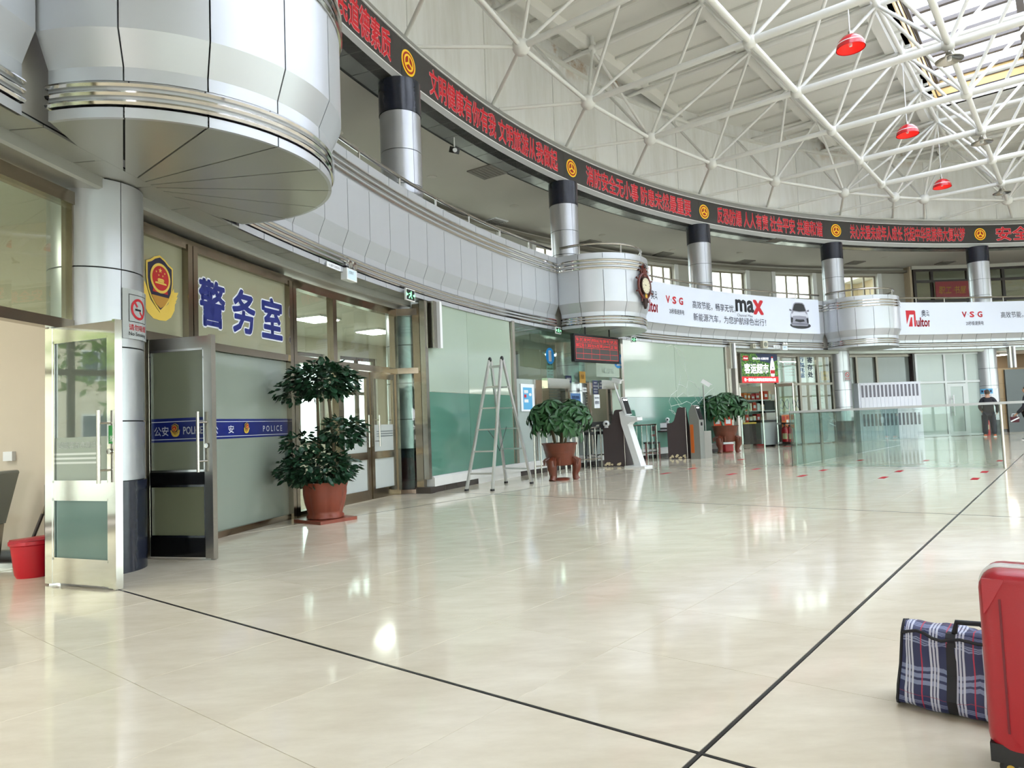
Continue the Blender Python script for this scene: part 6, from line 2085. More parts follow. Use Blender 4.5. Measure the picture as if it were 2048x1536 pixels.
p = Vector((-2.45, 9.02, 0))
pt = tag(empty('potted_ficus', p, 0.4), 'tall three-tiered ficus in a lobed terracotta pot on a tray', 'potted plant')
MB().box((0, 0, 0.02), (0.56, 0.56, 0.04), 0.5).build('tray', TERRA, pt, local=True)
lobed(MB(), [(0.20, 0.04), (0.235, 0.05), (0.235, 0.08), (0.215, 0.10), (0.225, 0.14), (0.255, 0.24), (0.275, 0.36), (0.275, 0.42), (0.295, 0.48), (0.30, 0.50), (0.27, 0.50), (0.255, 0.44), (0.25, 0.42), (0.0, 0.42)], 56, 6, 0.09).build('pot', TERRA, pt, smooth=True, local=True, ang=60)
MB().lathe([(0.0, 0.43), (0.24, 0.425)], (0, 0, 0), 24).build('soil', SOIL, pt, local=True)
MB().tube([(-0.08, 0.02, 0.42), (-0.06, 0.02, 1.0), (-0.07, 0, 1.62)], [0.026, 0.022, 0.018], 8).build('stem', STEM, pt, smooth=True, local=True)
MB().tube([(0.12, -0.03, 0.42), (0.12, 0.0, 1.0), (0.07, 0, 1.65)], [0.024, 0.022, 0.018], 8).build('stem', STEM, pt, smooth=True, local=True)


def leaf_cloud(mbx, c, r, n, L, rr, droop=0.4):
    for k in range(n):
        u = rr.uniform(-0.9, 1)
        an = rr.uniform(0, 2 * PI)
        q = rr.uniform(0.55, 1.0)
        s = math.sqrt(max(0, 1 - u * u))
        d = Vector((cos(an) * s, sin(an) * s, u))
        p_ = Vector((c[0] + d.x * r[0] * q, c[1] + d.y * r[1] * q, c[2] + d.z * r[2] * q))
        ax = (Vector((d.x, d.y, d.z * 0.5 - droop)) + Vector((rr.uniform(-0.7, 0.7), rr.uniform(-0.7, 0.7), rr.uniform(-0.5, 0.5)))).normalized()
        side = ax.cross(Vector((0, 0, 1)) + Vector((rr.uniform(-0.5, 0.5), rr.uniform(-0.5, 0.5), 0))).normalized()
        nn = side.cross(ax)
        l_ = L * rr.uniform(0.7, 1.25)
        w_ = l_ * 0.36
        P = [p_, p_ + ax * l_ * 0.35 + side * w_ * 0.85 + nn * 0.006, p_ + ax * l_ * 0.72 + side * w_ * 0.75, p_ + ax * l_, p_ + ax * l_ * 0.72 - side * w_ * 0.75, p_ + ax * l_ * 0.35 - side * w_ * 0.85 + nn * 0.006, p_ + ax * l_ * 0.5 - nn * 0.012]
        mbx.add(P, [(0, 1, 6), (1, 2, 6), (2, 3, 6), (3, 4, 6), (4, 5, 6), (5, 0, 6)])
    return mbx


rr_ = random.Random(5)
ry = Matrix.Rotation(-0.4, 3, 'Z') @ Matrix.Rotation(face_yaw(p), 3, 'Z')
for c_, r_, n_, nm in (((-0.08, 0.0, 0.68), (0.52, 0.42, 0.23), 800, 'lower'), ((-0.30, 0.0, 1.00), (0.26, 0.22, 0.15), 110, 'mid'), ((0.24, 0.0, 1.14), (0.31, 0.26, 0.20), 300, 'mid'), ((0.0, 0.0, 1.80), (0.46, 0.40, 0.25), 850, 'top'), ((-0.40, 0.0, 1.68), (0.18, 0.16, 0.18), 60, 'top')):
    c2 = ry @ Vector(c_)
    leaf_cloud(MB(), c2, r_, n_, 0.10, rr_).build('foliage', FICUS, pt, local=True, kind='stuff')

# palmate leaf shared by the money trees
lm = MB()
for k in range(6):
    an = 2 * PI * k / 6 + 0.2
    d = Vector((cos(an), sin(an), -0.35)).normalized()
    s = d.cross(Vector((0, 0, 1))).normalized()
    L, w = 0.20 + 0.02 * (k % 2), 0.043
    b0 = Vector((0, 0, 0))
    lm.add([b0 + d * 0.02, b0 + d * L * 0.35 + s * w * 0.7 + Vector((0, 0, 0.01)), b0 + d * L * 0.65 + s * w, b0 + d * L + Vector((0, 0, -0.035)), b0 + d * L * 0.65 - s * w, b0 + d * L * 0.35 - s * w * 0.7 + Vector((0, 0, 0.01)), b0 + d * L * 0.5 + Vector((0, 0, -0.012))],
           [(0, 1, 6), (1, 2, 6), (2, 3, 6), (3, 4, 6), (4, 5, 6), (5, 0, 6)])
LEAFME = lm.mesh('palmate_leaf')
LEAFME.materials.append(MONEY)


def money_tree(label, p, s, seed, n=105, sx=0.72, sz=0.42, saucer=True):
    r = random.Random(seed)
    yaw = face_yaw(p)
    t = tag(empty('potted_money_tree', p, yaw), label, 'potted plant')
    # pot with three lion feet
    prof = [(0.0, 0.30), (0.24, 0.30), (0.265, 0.33), (0.30, 0.52), (0.302, 0.53), (0.31, 0.55), (0.31, 0.56), (0.318, 0.60), (0.325, 0.61), (0.34, 0.70), (0.365, 0.73), (0.37, 0.75), (0.345, 0.75), (0.33, 0.72), (0.32, 0.68), (0.0, 0.68)]
    MB().lathe([(a_ * s, b_ * s) for a_, b_ in prof], (0, 0, 0), 40).build('pot', TERRA2, t, smooth=True, local=True, ang=35)
    MB().lathe([(0.0, 0.685 * s), (0.318 * s, 0.682 * s)], (0, 0, 0), 28).build('soil', SOIL, t, local=True)
    for k in range(3):
        an = -PI / 2 - 0.55 + k * 2 * PI / 3
        d = Vector((cos(an), sin(an), 0))
        mb = MB().tube([d * 0.24 * s + Vector((0, 0, 0.44 * s)), d * 0.33 * s + Vector((0, 0, 0.38 * s)), d * 0.33 * s + Vector((0, 0, 0.24 * s)), d * 0.29 * s + Vector((0, 0, 0.12 * s)), d * 0.30 * s + Vector((0, 0, 0.05 * s)), d * 0.33 * s + Vector((0, 0, 0.0))], [0.06 * s, 0.10 * s, 0.09 * s, 0.062 * s, 0.066 * s, 0.072 * s], 12)
        mb.build('lion_foot', TERRA2, t, smooth=True, local=True)
        mb = MB()
        for q in range(5):
            b = an - 0.5 + 0.25 * q
            e = Vector((cos(b), sin(b), 0))
            mb.tube([e * 0.30 * s + Vector((0, 0, 0.46 * s)), e * 0.385 * s + Vector((0, 0, 0.40 * s)), e * 0.37 * s + Vector((0, 0, 0.31 * s))], [0.014 * s, 0.02 * s, 0.012 * s], 6)
        mb.build('lion_mane', TERRA2, t, smooth=True, local=True)
    if saucer:
        MB().lathe([(0.0, 0.0), (0.17 * s, 0.0), (0.19 * s, 0.035 * s), (0.175 * s, 0.035 * s), (0.16 * s, 0.012 * s), (0, 0.012 * s)], (0, 0, 0), 24).build('saucer', TERRA, t, smooth=True, local=True)
    for k in range(5):
        an = k * 1.3
        MB().tube([(cos(an) * 0.1 * s, sin(an) * 0.1 * s, 0.68 * s), (cos(an) * 0.16 * s, sin(an) * 0.16 * s, 0.95 * s), (cos(an) * 0.34 * s, sin(an) * 0.3 * s, 1.22 * s)], [0.028 * s, 0.022 * s, 0.01 * s], 8).build('stem', STEM, t, smooth=True, local=True)
    for k in range(n):
        u = r.uniform(-0.75, 1)
        an = r.uniform(0, 2 * PI)
        q = r.uniform(0.6, 1.0)
        sq = math.sqrt(1 - u * u)
        d = Vector((cos(an) * sq, sin(an) * sq, u))
        o = bpy.data.objects.new('leaf', LEAFME)
        COL.objects.link(o)
        o.parent = t
        o.location = (d.x * sx * q * s, d.y * sx * 0.85 * q * s, (1.28 + d.z * sz * q) * s)
        nrm = Vector((d.x * 1.1, d.y * 1.1, max(0.15, d.z) + 0.35)).normalized()
        o.rotation_mode = 'QUATERNION'
        o.rotation_quaternion = nrm.to_track_quat('Z', 'Y')
        k_ = s * r.uniform(0.85, 1.3)
        o.scale = (k_, k_, k_)
    return t


money_tree('leafy money tree in a brown pot with lion feet beside the ladder', Vector((0.90, 13.98, 0)), 0.98, 3, 120)
money_tree('darker money tree in a lion-footed pot beside the shop door', Vector((6.62, 21.95, 0)), 1.12, 8, 90)
ORG = mat('orange_red_card', (226, 72, 30), rough=0.5)
for k, (dx, sc_) in enumerate(((-0.22, 1.0), (0.10, 0.9))):
    q = Vector((6.62, 21.95, 0)) + Matrix.Rotation(face_yaw((6.62, 21.95)), 3, 'Z') @ Vector((dx, -0.28, 0))
    t = tag(empty('gift_bag', (q.x, q.y, 0.85), face_yaw(q)), ('orange gift bag standing at the rim of the far plant pot, left of the stem', 'shorter orange gift bag at the rim of the far plant pot, in the middle')[k], 'bag')
    MB().box((0, 0, 0.14 * sc_), (0.22, 0.10, 0.28 * sc_)).build('body', ORG, t, local=True)
    rect(MB(), -0.07, 0.05, 0.14, 0.15 * sc_, lambda u, v, l: Vector((u, -0.0505 - l, v)), 0.001).build('white_print', PAPER, t, local=True)
    MB().tube([(-0.05, 0, 0.28 * sc_), (-0.05, 0, 0.38 * sc_), (0.05, 0, 0.38 * sc_), (0.05, 0, 0.28 * sc_)], 0.012, 6).build('handle', ORG, t, local=True, smooth=True)
rb = tag(empty('red_plastic_basin', (6.7, 22.2, 0), 0), 'red plastic box on the floor under the far plant pot', 'box')
MB().box((6.7, 22.2, 0.12), (0.34, 0.26, 0.20), 0.5).build('body', mat('red_plastic', (186, 24, 36), rough=0.35), rb)
MB().box((6.7, 22.2, 0.23), (0.38, 0.30, 0.03), 0.5).build('rim', mat('red_plastic', (186, 24, 36), rough=0.35), rb)
for q in ((-0.12, -0.08), (0.12, 0.08), (-0.12, 0.08), (0.12, -0.08)):
    MB().box((6.7 + q[0], 22.2 + q[1], 0.01), (0.04, 0.04, 0.02), 0.5).build('foot', mat('red_plastic', (186, 24, 36), rough=0.35), rb)

# black wedge / doorstop box beside the ficus
dsb = tag(empty('black_floor_box', hp(24.98, 164.0, 0), rad(164)), 'small black box on the floor by the glass next to the ficus pot', 'box')
MB().box(hp(24.98, 164.0, 0.055), (0.13, 0.30, 0.11), rad(164)).build('body', DK, dsb)
MB().box(hp(24.98, 164.0, 0.115), (0.10, 0.26, 0.012), rad(164)).build('lid', mat('dark_grey_plastic', (48, 48, 50), rough=0.4), dsb)

# ================================================================== check-in podiums and kiosks
LAMI = mat('dark_brown_laminate', (50, 36, 36), rough=0.35, var=0.05, spec=0.25)
LAMI2 = mat('grey_brown_laminate', (62, 52, 52), rough=0.3, spec=0.3)
PEEL = mat('peeled_chipboard', (206, 188, 152), rough=0.9, var=0.2, vscale=20)
KW = mat('white_kiosk_shell', (224, 224, 224), rough=0.35)
SCR = mat('dark_touch_screen', (34, 36, 40), rough=0.12)
WLED = mat('white_led_spot', (255, 255, 255), rough=0.3, emit=3.0)


def podium(label, p, sc, yawoff, seed):
    r = random.Random(seed)
    t = tag(empty('podium', p, face_yaw(p) + yawoff), label, 'podium')
    P = [(0, 0), (0, 0.97), (0.14, 0.985), (0.20, 1.04), (0.31, 1.38), (0.34, 1.40), (0.52, 1.40), (0.54, 0)]
    fn = lambda u, v, l: Vector((u * sc, l, v * sc))
    MB().prism(P, fn, 0.0, 0.03).build('side_panel', LAMI, t, local=True)
    MB().prism(P, fn, 0.55, 0.58).build('side_panel', LAMI, t, local=True)
    MB().hexa([Vector((0.50 * sc, 0.0, 0)), Vector((0.72 * sc, 0.06, 0)), Vector((0.72 * sc, 0.52, 0)), Vector((0.50 * sc, 0.58, 0))], [Vector((0.48 * sc, 0.0, 1.40 * sc)), Vector((0.53 * sc, 0.06, 1.40 * sc)), Vector((0.53 * sc, 0.52, 1.40 * sc)), Vector((0.48 * sc, 0.58, 1.40 * sc))]).build('front_panel', LAMI2, t, local=True)
    MB().hexa([Vector((0.02, 0.03, 0.90 * sc)), Vector((0.5 * sc, 0.03, 0.90 * sc)), Vector((0.5 * sc, 0.55, 0.90 * sc)), Vector((0.02, 0.55, 0.90 * sc))], [Vector((0.02, 0.03, 0.93 * sc)), Vector((0.5 * sc, 0.03, 0.93 * sc)), Vector((0.5 * sc, 0.55, 0.93 * sc)), Vector((0.02, 0.55, 0.93 * sc))]).build('desk_shelf', LAMI, t, local=True)
    mb = MB()
    for k in range(12):
        u = r.uniform(0.02, 0.46)
        v = r.uniform(0.02, 0.09)
        n = 7
        poly(mb, [(u + cos(2 * PI * i / n) * r.uniform(0.02, 0.05), max(0.004, v + sin(2 * PI * i / n) * r.uniform(0.015, 0.04))) for i in range(n)], lambda a_, b_, l: Vector((a_ * sc, -0.001 - l, b_ * sc)), 0.0004 * k)
    mb.build('peeled_patch', PEEL, t, local=True, kind='stuff')
    MB().box((0.515 * sc, -0.003, 0.7 * sc), (0.012, 0.006, 1.38 * sc)).build('corner_strip', STEEL, t, local=True)
    return t


pk = on_floor(1209, 933.5)
podium('dark brown podium with peeling base behind the white kiosk', pk, 1.0, 0.0, 1)
pk2 = on_floor(1337, 918)
podium('dark brown podium beside the grey kiosk', pk2, 1.02, 0.0, 2)

# white face-scan kiosk (local: +x faces viewer's right)
pw = on_floor(1277, 934.5)
kw = tag(empty('white_kiosk', pw, face_yaw(pw) - 0.55), 'white slanted self check-in kiosk with black screen and camera arm', 'kiosk')
MB().box((0.0, 0, 0.02), (0.56, 0.36, 0.04)).build('base_plate', KW, kw, local=True)
fx = lambda u, v, l: Vector((u, l, v))
MB().prism([(-0.03, 0.04), (0.14, 0.04), (-0.17, 1.02), (-0.16, 1.10), (-0.30, 1.36), (-0.40, 1.34), (-0.36, 1.05)], fx, -0.115, 0.115).build('column', KW, kw, local=True)
MB().prism([(-0.22, 0.98), (-0.10, 1.08), (0.10, 1.12), (0.10, 1.19), (-0.24, 1.24)], fx, -0.12, 0.12).build('tray', KW, kw, local=True)
MB().prism([(-0.08, 1.195), (0.07, 1.185), (0.07, 1.20), (-0.08, 1.21)], fx, -0.08, 0.08).build('card_reader', SCR, kw, local=True)
Ms = Matrix.Translation((-0.27, 0, 1.47)) @ Matrix.Rotation(rad(-17), 4, 'Y')
mbx = MB().box((0, 0, 0), (0.05, 0.25, 0.44))
mbx.v = [Ms @ v for v in mbx.v]
mbx.build('screen_housing', KW, kw, local=True)
mbx = MB().box((0.027, 0, 0.0), (0.006, 0.225, 0.41))
mbx.v = [Ms @ v for v in mbx.v]
mbx.build('screen', SCR, kw, local=True)
for sy in (-0.05, 0.05):
    mbx = MB().box((0.033, sy, 0.155), (0.006, 0.06, 0.035))
    mbx.v = [Ms @ v for v in mbx.v]
    mbx.build('led_spot', WLED, kw, local=True)
MB().tube([(-0.33, 0.0, 1.30), (-0.56, 0.0, 1.98), (-0.575, 0.0, 2.06)], 0.02, 8).build('camera_arm', KW, kw, smooth=True, local=True)
Ms = Matrix.Translation((-0.50, 0, 2.10)) @ Matrix.Rotation(rad(14), 4, 'Y')
mbx = MB().box((0, 0, 0), (0.24, 0.08, 0.09)).box((0.02, 0, 0.05), (0.28, 0.10, 0.015))
mbx.v = [Ms @ v for v in mbx.v]
mbx.build('camera', KW, kw, local=True)

# grey kiosk with orange side
pg = on_floor(1400, 917)
kg = tag(empty('grey_kiosk', pg, face_yaw(pg) - 0.5), 'grey steel gate kiosk with tilted black screen and orange side', 'kiosk')
KG = mat('grey_kiosk_steel', (150, 148, 142), rough=0.35, metal=0.4)
MB().prism([(-0.20, 0), (0.10, 0), (0.10, 1.06), (-0.02, 1.46), (-0.10, 1.48), (-0.20, 1.30)], fx, -0.13, 0.13).build('body', KG, kg, local=True)
MB().prism([(0.105, 1.07), (0.112, 1.07), (0.0, 1.44), (-0.007, 1.44)], fx, -0.10, 0.10).build('screen', SCR, kg, local=True)
for sy in (-0.04, 0.04):
    MB().box((0.012, sy, 1.40), (0.01, 0.05, 0.03)).build('led_spot', WLED, kg, local=True)
MB().box((0.103, 0, 0.95), (0.008, 0.09, 0.09)).build('reader', SCR, kg, local=True)
MB().box((-0.13, -0.134, 0.55), (0.10, 0.008, 0.78)).build('orange_panel', mat('orange_side', (206, 104, 40), rough=0.4), kg, local=True)
pc = on_floor(1418, 916)
kc = tag(empty('camera_post', pc, face_yaw(pc)), 'grey floor box with a slim pole carrying a white camera', 'camera')
MB().box((0, 0, 0.375), (0.19, 0.16, 0.75)).build('box', KG, kc, local=True)
MB().tube([(-0.05, 0, 0.75), (-0.05, 0, 2.02)], 0.018, 8).build('pole', KG, kc, smooth=True, local=True)
Ms = Matrix.Translation((0.02, 0, 2.07)) @ Matrix.Rotation(rad(35), 4, 'Y')
mbx = MB().box((0, 0, 0), (0.26, 0.09, 0.10)).box((0.02, 0, 0.055), (0.30, 0.11, 0.015))
mbx.v = [Ms @ v for v in mbx.v]
mbx.build('camera', KW, kc, local=True)

# ---- desk behind, with printer, wooden chair, stools
def stool(label, p):
    t = tag(empty('bar_stool', p, face_yaw(p)), label, 'stool')
    MB().lathe([(0.0, 0.80), (0.17, 0.80), (0.18, 0.83), (0.17, 0.87), (0.0, 0.88)], (0, 0, 0), 20).build('seat', DK, t, smooth=True, local=True)
    MB().box((0, 0.15, 1.02), (0.30, 0.04, 0.20)).build('backrest', DK, t, local=True)
    for k in range(4):
        an = PI / 4 + k * PI / 2
        MB().tube([(cos(an) * 0.12, sin(an) * 0.12, 0.80), (cos(an) * 0.21, sin(an) * 0.21, 0.0)], 0.02, 8).build('leg', DK, t, smooth=True, local=True)
    MB().tube([(cos(a_) * 0.18, sin(a_) * 0.18, 0.28) for a_ in [2 * PI * i / 20 for i in range(20)]], 0.012, 6, closed=True).build('foot_ring', STEEL, t, smooth=True, local=True)


stool('black bar stool nearer the big potted plant', on_floor(1184, 934))
stool('black bar stool right beside the first podium', on_floor(1203, 931))
WOODC = mat('red_brown_wood', (112, 44, 36), rough=0.35)
pch = on_floor(1304, 917)
ch = tag(empty('wooden_chair', pch, face_yaw(pch) + 0.2), 'red-brown wooden chair with dark seat between the podiums', 'chair')
MB().box((0, 0, 0.45), (0.42, 0.40, 0.05)).build('seat', LAMI, ch, local=True)
for sx, sy in ((-1, -1), (1, -1)):
    MB().box((sx * 0.19, sy * 0.18, 0.22), (0.045, 0.045, 0.44)).build('leg', WOODC, ch, local=True)
for sx in (-1, 1):
    MB().bar((sx * 0.19, 0.18, 0.0), (sx * 0.19, 0.24, 0.95), 0.045, 0.045).build('rear_leg', WOODC, ch, local=True)
MB().box((0, 0.23, 0.86), (0.36, 0.03, 0.14)).build('backrest', LAMI, ch, local=True)
MB().box((0, 0.215, 0.66), (0.36, 0.025, 0.06)).build('back_slat', WOODC, ch, local=True)
MB().box((0, -0.18, 0.16), (0.34, 0.03, 0.03)).build('stretcher', WOODC, ch, local=True)
pd = on_floor(1318, 915)
dk_ = tag(empty('small_desk', pd, face_yaw(pd)), 'small dark desk behind the second podium', 'desk')
MB().box((0.05, 0.35, 0.76), (0.75, 0.55, 0.04)).build('desktop', LAMI, dk_, local=True)
for sx, sy in ((-0.28, 0.12), (0.38, 0.12), (-0.28, 0.58), (0.38, 0.58)):
    MB().box((sx, sy, 0.37), (0.04, 0.04, 0.74)).build('leg', DK, dk_, local=True)
MB().box((0.05, 0.58, 0.45), (0.70, 0.02, 0.5)).build('modesty_panel', LAMI, dk_, local=True)
Md = dk_.matrix_basis
pr = tag(empty('printer', Md @ Vector((0.18, 0.35, 0.78)), face_yaw(pd)), 'white desk printer on the small desk', 'printer')
MB().box((0, 0, 0.11), (0.36, 0.32, 0.22)).build('body', KW, pr, local=True)
MB().box((0.02, -0.14, 0.06), (0.26, 0.06, 0.05)).build('paper_slot', SCR, pr, local=True)
MB().box((0, 0.02, 0.23), (0.30, 0.24, 0.02)).build('lid', mat('grey_plastic', (120, 122, 122), rough=0.4), pr, local=True)
cm = tag(empty('desk_camera', Md @ Vector((0.30, 0.28, 1.01)), face_yaw(pd)), 'white round desk camera on the printer', 'camera')
MB().lathe([(0, 0), (0.05, 0), (0.05, 0.02), (0, 0.03)], (0, 0, 0), 16).build('foot', KW, cm, local=True)
MB().sphere((0, 0, 0.09), 0.065, 16, 10).build('ball', KW, cm, smooth=True, local=True)
MB().lathe([(0, 0), (0.025, 0), (0.025, 0.01), (0, 0.01)], (0, -0.06, 0.09), 12, Matrix.Rotation(rad(90), 3, 'X')).build('lens', SCR, cm, local=True)
pcam = on_floor(1209, 935)
q = Matrix.Rotation(face_yaw(pcam), 3, 'Z') @ Vector((0.09, 0.2, 0.965))
cm = tag(empty('desk_camera', (pcam.x + q.x, pcam.y + q.y, q.z), face_yaw(pcam)), 'white round desk camera on the ledge of the first podium', 'camera')
MB().lathe([(0, 0), (0.05, 0), (0.05, 0.02), (0, 0.03)], (0, 0, 0), 16).build('foot', KW, cm, local=True)
MB().sphere((0, 0, 0.10), 0.08, 16, 10).build('ball', KW, cm, smooth=True, local=True)
MB().lathe([(0, 0), (0.03, 0), (0.03, 0.01), (0, 0.01)], (0, -0.075, 0.10), 12, Matrix.Rotation(rad(90), 3, 'X')).build('lens', SCR, cm, local=True)

# ---- queue rails in front of the ticket windows
def queue_rail(label, pts, bars, cat='railing'):
    t = tag(empty('queue_rail', pts[0], 0), label, cat)
    A_, B_ = Vector(pts[0]), Vector(pts[1])
    MB().tube([A_ + Vector((0, 0, 0.98)), B_ + Vector((0, 0, 0.98))], 0.022, 8).build('top_rail', STEEL, t, smooth=True)
    MB().tube([A_ + Vector((0, 0, 0.22)), B_ + Vector((0, 0, 0.22))], 0.016, 8).build('lower_rail', STEEL, t, smooth=True)
    for k in range(bars):
        p_ = A_.lerp(B_, k / (bars - 1))
        MB().tube([p_, p_ + Vector((0, 0, 0.98))], 0.014 if 0 < k < bars - 1 else 0.02, 8).build('upright', STEEL, t, smooth=True)


queue_rail('stainless queue rail behind the big potted plant', (hp(24.2, 149.6), hp(23.9, 146.3)), 8)
queue_rail('stainless queue rail between plant and first podium', (hp(24.35, 145.6), hp(24.1, 142.6)), 7)
queue_rail('stainless queue rail between the two podiums', (hp(24.2, 139.2), hp(24.2, 135.6)), 7)

# ================================================================== white lockers
LWH = mat('white_locker_steel', (214, 216, 224), rough=0.4)
SLOT = mat('dark_slot', (104, 102, 112), rough=0.5)
PL, PR = hp(25.12, 108.95), hp(24.78, 102.95)
lx = (PR - PL)
LWd = lx.length
lyaw = math.atan2(lx.y, lx.x)
for k, lb in enumerate(('lower white locker cabinet standing on the floor', 'upper white locker cabinet stacked on the lower one')):
    t = tag(empty('locker_cabinet', (PL.x, PL.y, k * 1.10), lyaw), lb, 'cabinet')
    MB().box((LWd / 2, 0.20, 0.545), (LWd, 0.38, 1.09)).build('carcass', LWH, t, local=True)
    n = 15
    for j in range(n):
        w_ = (LWd - 0.16) / n
        x = 0.08 + (j + 0.5) * w_
        d_ = MB().box((x, 0.002, 0.545), (w_ - 0.008, 0.02, 1.03)).build('door', LWH, t, local=True)
        MB().box((x, -0.0095, 0.77), (w_ * 0.55, 0.006, 0.46)).build('slot', SLOT, d_, local=True).location -= d_.location
    MB().box((LWd / 2, -0.002, 1.075), (LWd, 0.03, 0.03)).build('top_edge', LWH, t, local=True)

# ================================================================== shop fittings
GOODS = [mat('goods_%d' % i, c_, rough=0.5) for i, c_ in enumerate(((206, 62, 34), (228, 126, 40), (240, 224, 190), (60, 60, 66), (196, 40, 44), (236, 236, 230)))]
yawS = rad(120.2) - PI / 2
sh = tag(empty('shop_shelf', hp(26.25, 117.9, 0), rad(117.9) - PI / 2 + PI), 'steel shop shelf with packets seen through the door', 'shelf')
for z_ in (0.35, 0.85, 1.28, 1.68):
    MB().box((0, 0, z_), (2.0, 0.45, 0.03)).build('board', LF, sh, local=True)
for sx in (-1, 1):
    for sy in (-1, 1):
        MB().box((sx * 0.98, sy * 0.2, 1.0), (0.04, 0.04, 2.0)).build('upright', STEEL, sh, local=True)
MB().box((0, -0.23, 1.0), (2.0, 0.02, 2.0)).build('back_panel', GREYFROST, sh, local=True)
rg = random.Random(4)
ShM = sh.matrix_basis
for r_, z_ in enumerate((0.365, 0.865, 1.295, 1.695)):
    x = -0.86
    k = 0
    while x < 0.86:
        w_, h_ = rg.uniform(0.12, 0.24), rg.uniform(0.18, 0.32)
        pp = ShM @ Vector((x + w_ / 2, 0.05, z_))
        gi_ = rg.randrange(6)
        t = tag(empty('goods_packet', pp, ShM.to_euler().z), '%s packet on the %s board of the shop shelf' % (('red-orange', 'orange', 'cream', 'black', 'red', 'white')[gi_], ('lowest', 'second', 'third', 'top')[r_]), 'packet', 'packets on the shop shelf')
        m_ = GOODS[gi_]
        MB().box((0, 0, h_ / 2), (w_ * 0.9, 0.22, h_)).build('box', m_, t, local=True)
        for sg_ in (-1, 1):
            rect(MB(), -w_ * 0.3, h_ * 0.3, w_ * 0.6, h_ * 0.35, lambda u, v, l, _s=sg_: Vector((u, _s * (0.1105 + l), v)), 0.001).build('label', PAPER, t, local=True)
        x += w_ + 0.03
        k += 1
# glass counter door leaf of the shop, open
d6 = tag(empty('door_6', hp(25.1, 118.3, 0), 0), 'narrow steel framed glass door of the shop, standing open', 'door', kind='structure')
a_, b_ = hp(25.12, 118.35), hp(24.45, 118.1)
for p_ in (a_, b_):
    MB().bar(p_, p_ + Vector((0, 0, 2.2)), 0.05, 0.04, up=(1, 0, 0)).build('stile', STEEL, d6)
for z_, h_ in ((0.08, 0.14), (2.15, 0.10), (0.8, 0.06)):
    MB().bar(zv(a_, z_), zv(b_, z_), 0.05, h_).build('rail', CHROME, d6)
MB().bar(zv(a_, 1.15), zv(b_, 1.15), 0.008, 2.0).build('pane', CLEAR, d6)
MB().tube([zv(b_.lerp(a_, 0.2), 0.9) + Vector((-0.05, -0.05, 0)), zv(b_.lerp(a_, 0.2), 1.5) + Vector((-0.05, -0.05, 0))], 0.016, 8).build('pull_handle', STEEL, d6, smooth=True)
d7 = tag(empty('door_7', hp(25.1, 122.3, 0), 0), 'steel framed glass door of the shop nearest the potted plant', 'door', kind='structure')
a_, b_ = hp(25.15, 122.4), hp(24.5, 121.7)
for p_ in (a_, b_):
    MB().bar(p_, p_ + Vector((0, 0, 2.2)), 0.05, 0.04, up=(1, 0, 0)).build('stile', STEEL, d7)
for z_, h_ in ((0.08, 0.14), (2.15, 0.10)):
    MB().bar(zv(a_, z_), zv(b_, z_), 0.05, h_).build('rail', CHROME, d7)
MB().bar(zv(a_, 1.15), zv(b_, 1.15), 0.008, 2.0).build('pane', CLEAR, d7)
fz = tag(empty('drinks_freezer', hp(25.5, 119.0, 0), rad(119.0) - PI / 2 + PI), 'grey chest freezer standing in the shop doorway', 'freezer')
MB().box((0, 0, 0.46), (0.80, 0.5, 0.80)).build('body', mat('freezer_grey', (146, 150, 148), rough=0.35, metal=0.3), fz, local=True)
MB().box((0, 0, 0.90), (0.84, 0.54, 0.08)).build('lid', DK, fz, local=True)
for sx in (-0.3, 0.3):
    MB().box((sx, 0.0, 0.03), (0.08, 0.4, 0.06)).build('foot', DK, fz, local=True)
ct = tag(empty('shop_cabinet', hp(25.45, 121.3, 0), rad(121.3) - PI / 2 + PI), 'dark brown cabinet with gold edge just inside the shop door', 'cabinet')
MB().box((0, 0, 0.44), (0.62, 0.45, 0.80)).build('carcass', LAMI, ct, local=True)
MB().box((0, 0, 0.86), (0.66, 0.5, 0.05)).build('gold_edge', GOLD, ct, local=True)
for sx in (-0.27, 0.27):
    MB().box((sx, 0, 0.02), (0.06, 0.4, 0.04)).build('foot', DK, ct, local=True)
cs = tag(empty('card_rack', hp(26.2, 115.2, 0), rad(115.2) - PI / 2 + PI), 'low display counter with brown drawings behind the shop glass', 'counter')
MB().box((0, 0, 0.6), (2.0, 0.5, 1.2)).build('body', INNER_WALL, cs, local=True)
for sx in (-0.5, 0.1):
    o_ = MB().box((sx, 0.27, 1.5), (0.55, 0.03, 0.55)).build('picture', mat('picture_tan', (206, 184, 140), rough=0.6), cs, local=True)
    MB().tube([(sx + 0.2 * cos(q_), 0.29, 1.5 + 0.18 * sin(q_ * 2.0)) for q_ in [i * 0.35 for i in range(18)]], 0.018, 6).build('drawing', DK, cs, local=True)
MB().box((0.7, 0.0, 1.42), (0.5, 0.3, 0.44)).build('monitor', DK, cs, local=True)

# ================================================================== fire equipment
FRED = mat('extinguisher_red', (190, 18, 34), rough=0.25, coat=0.4)


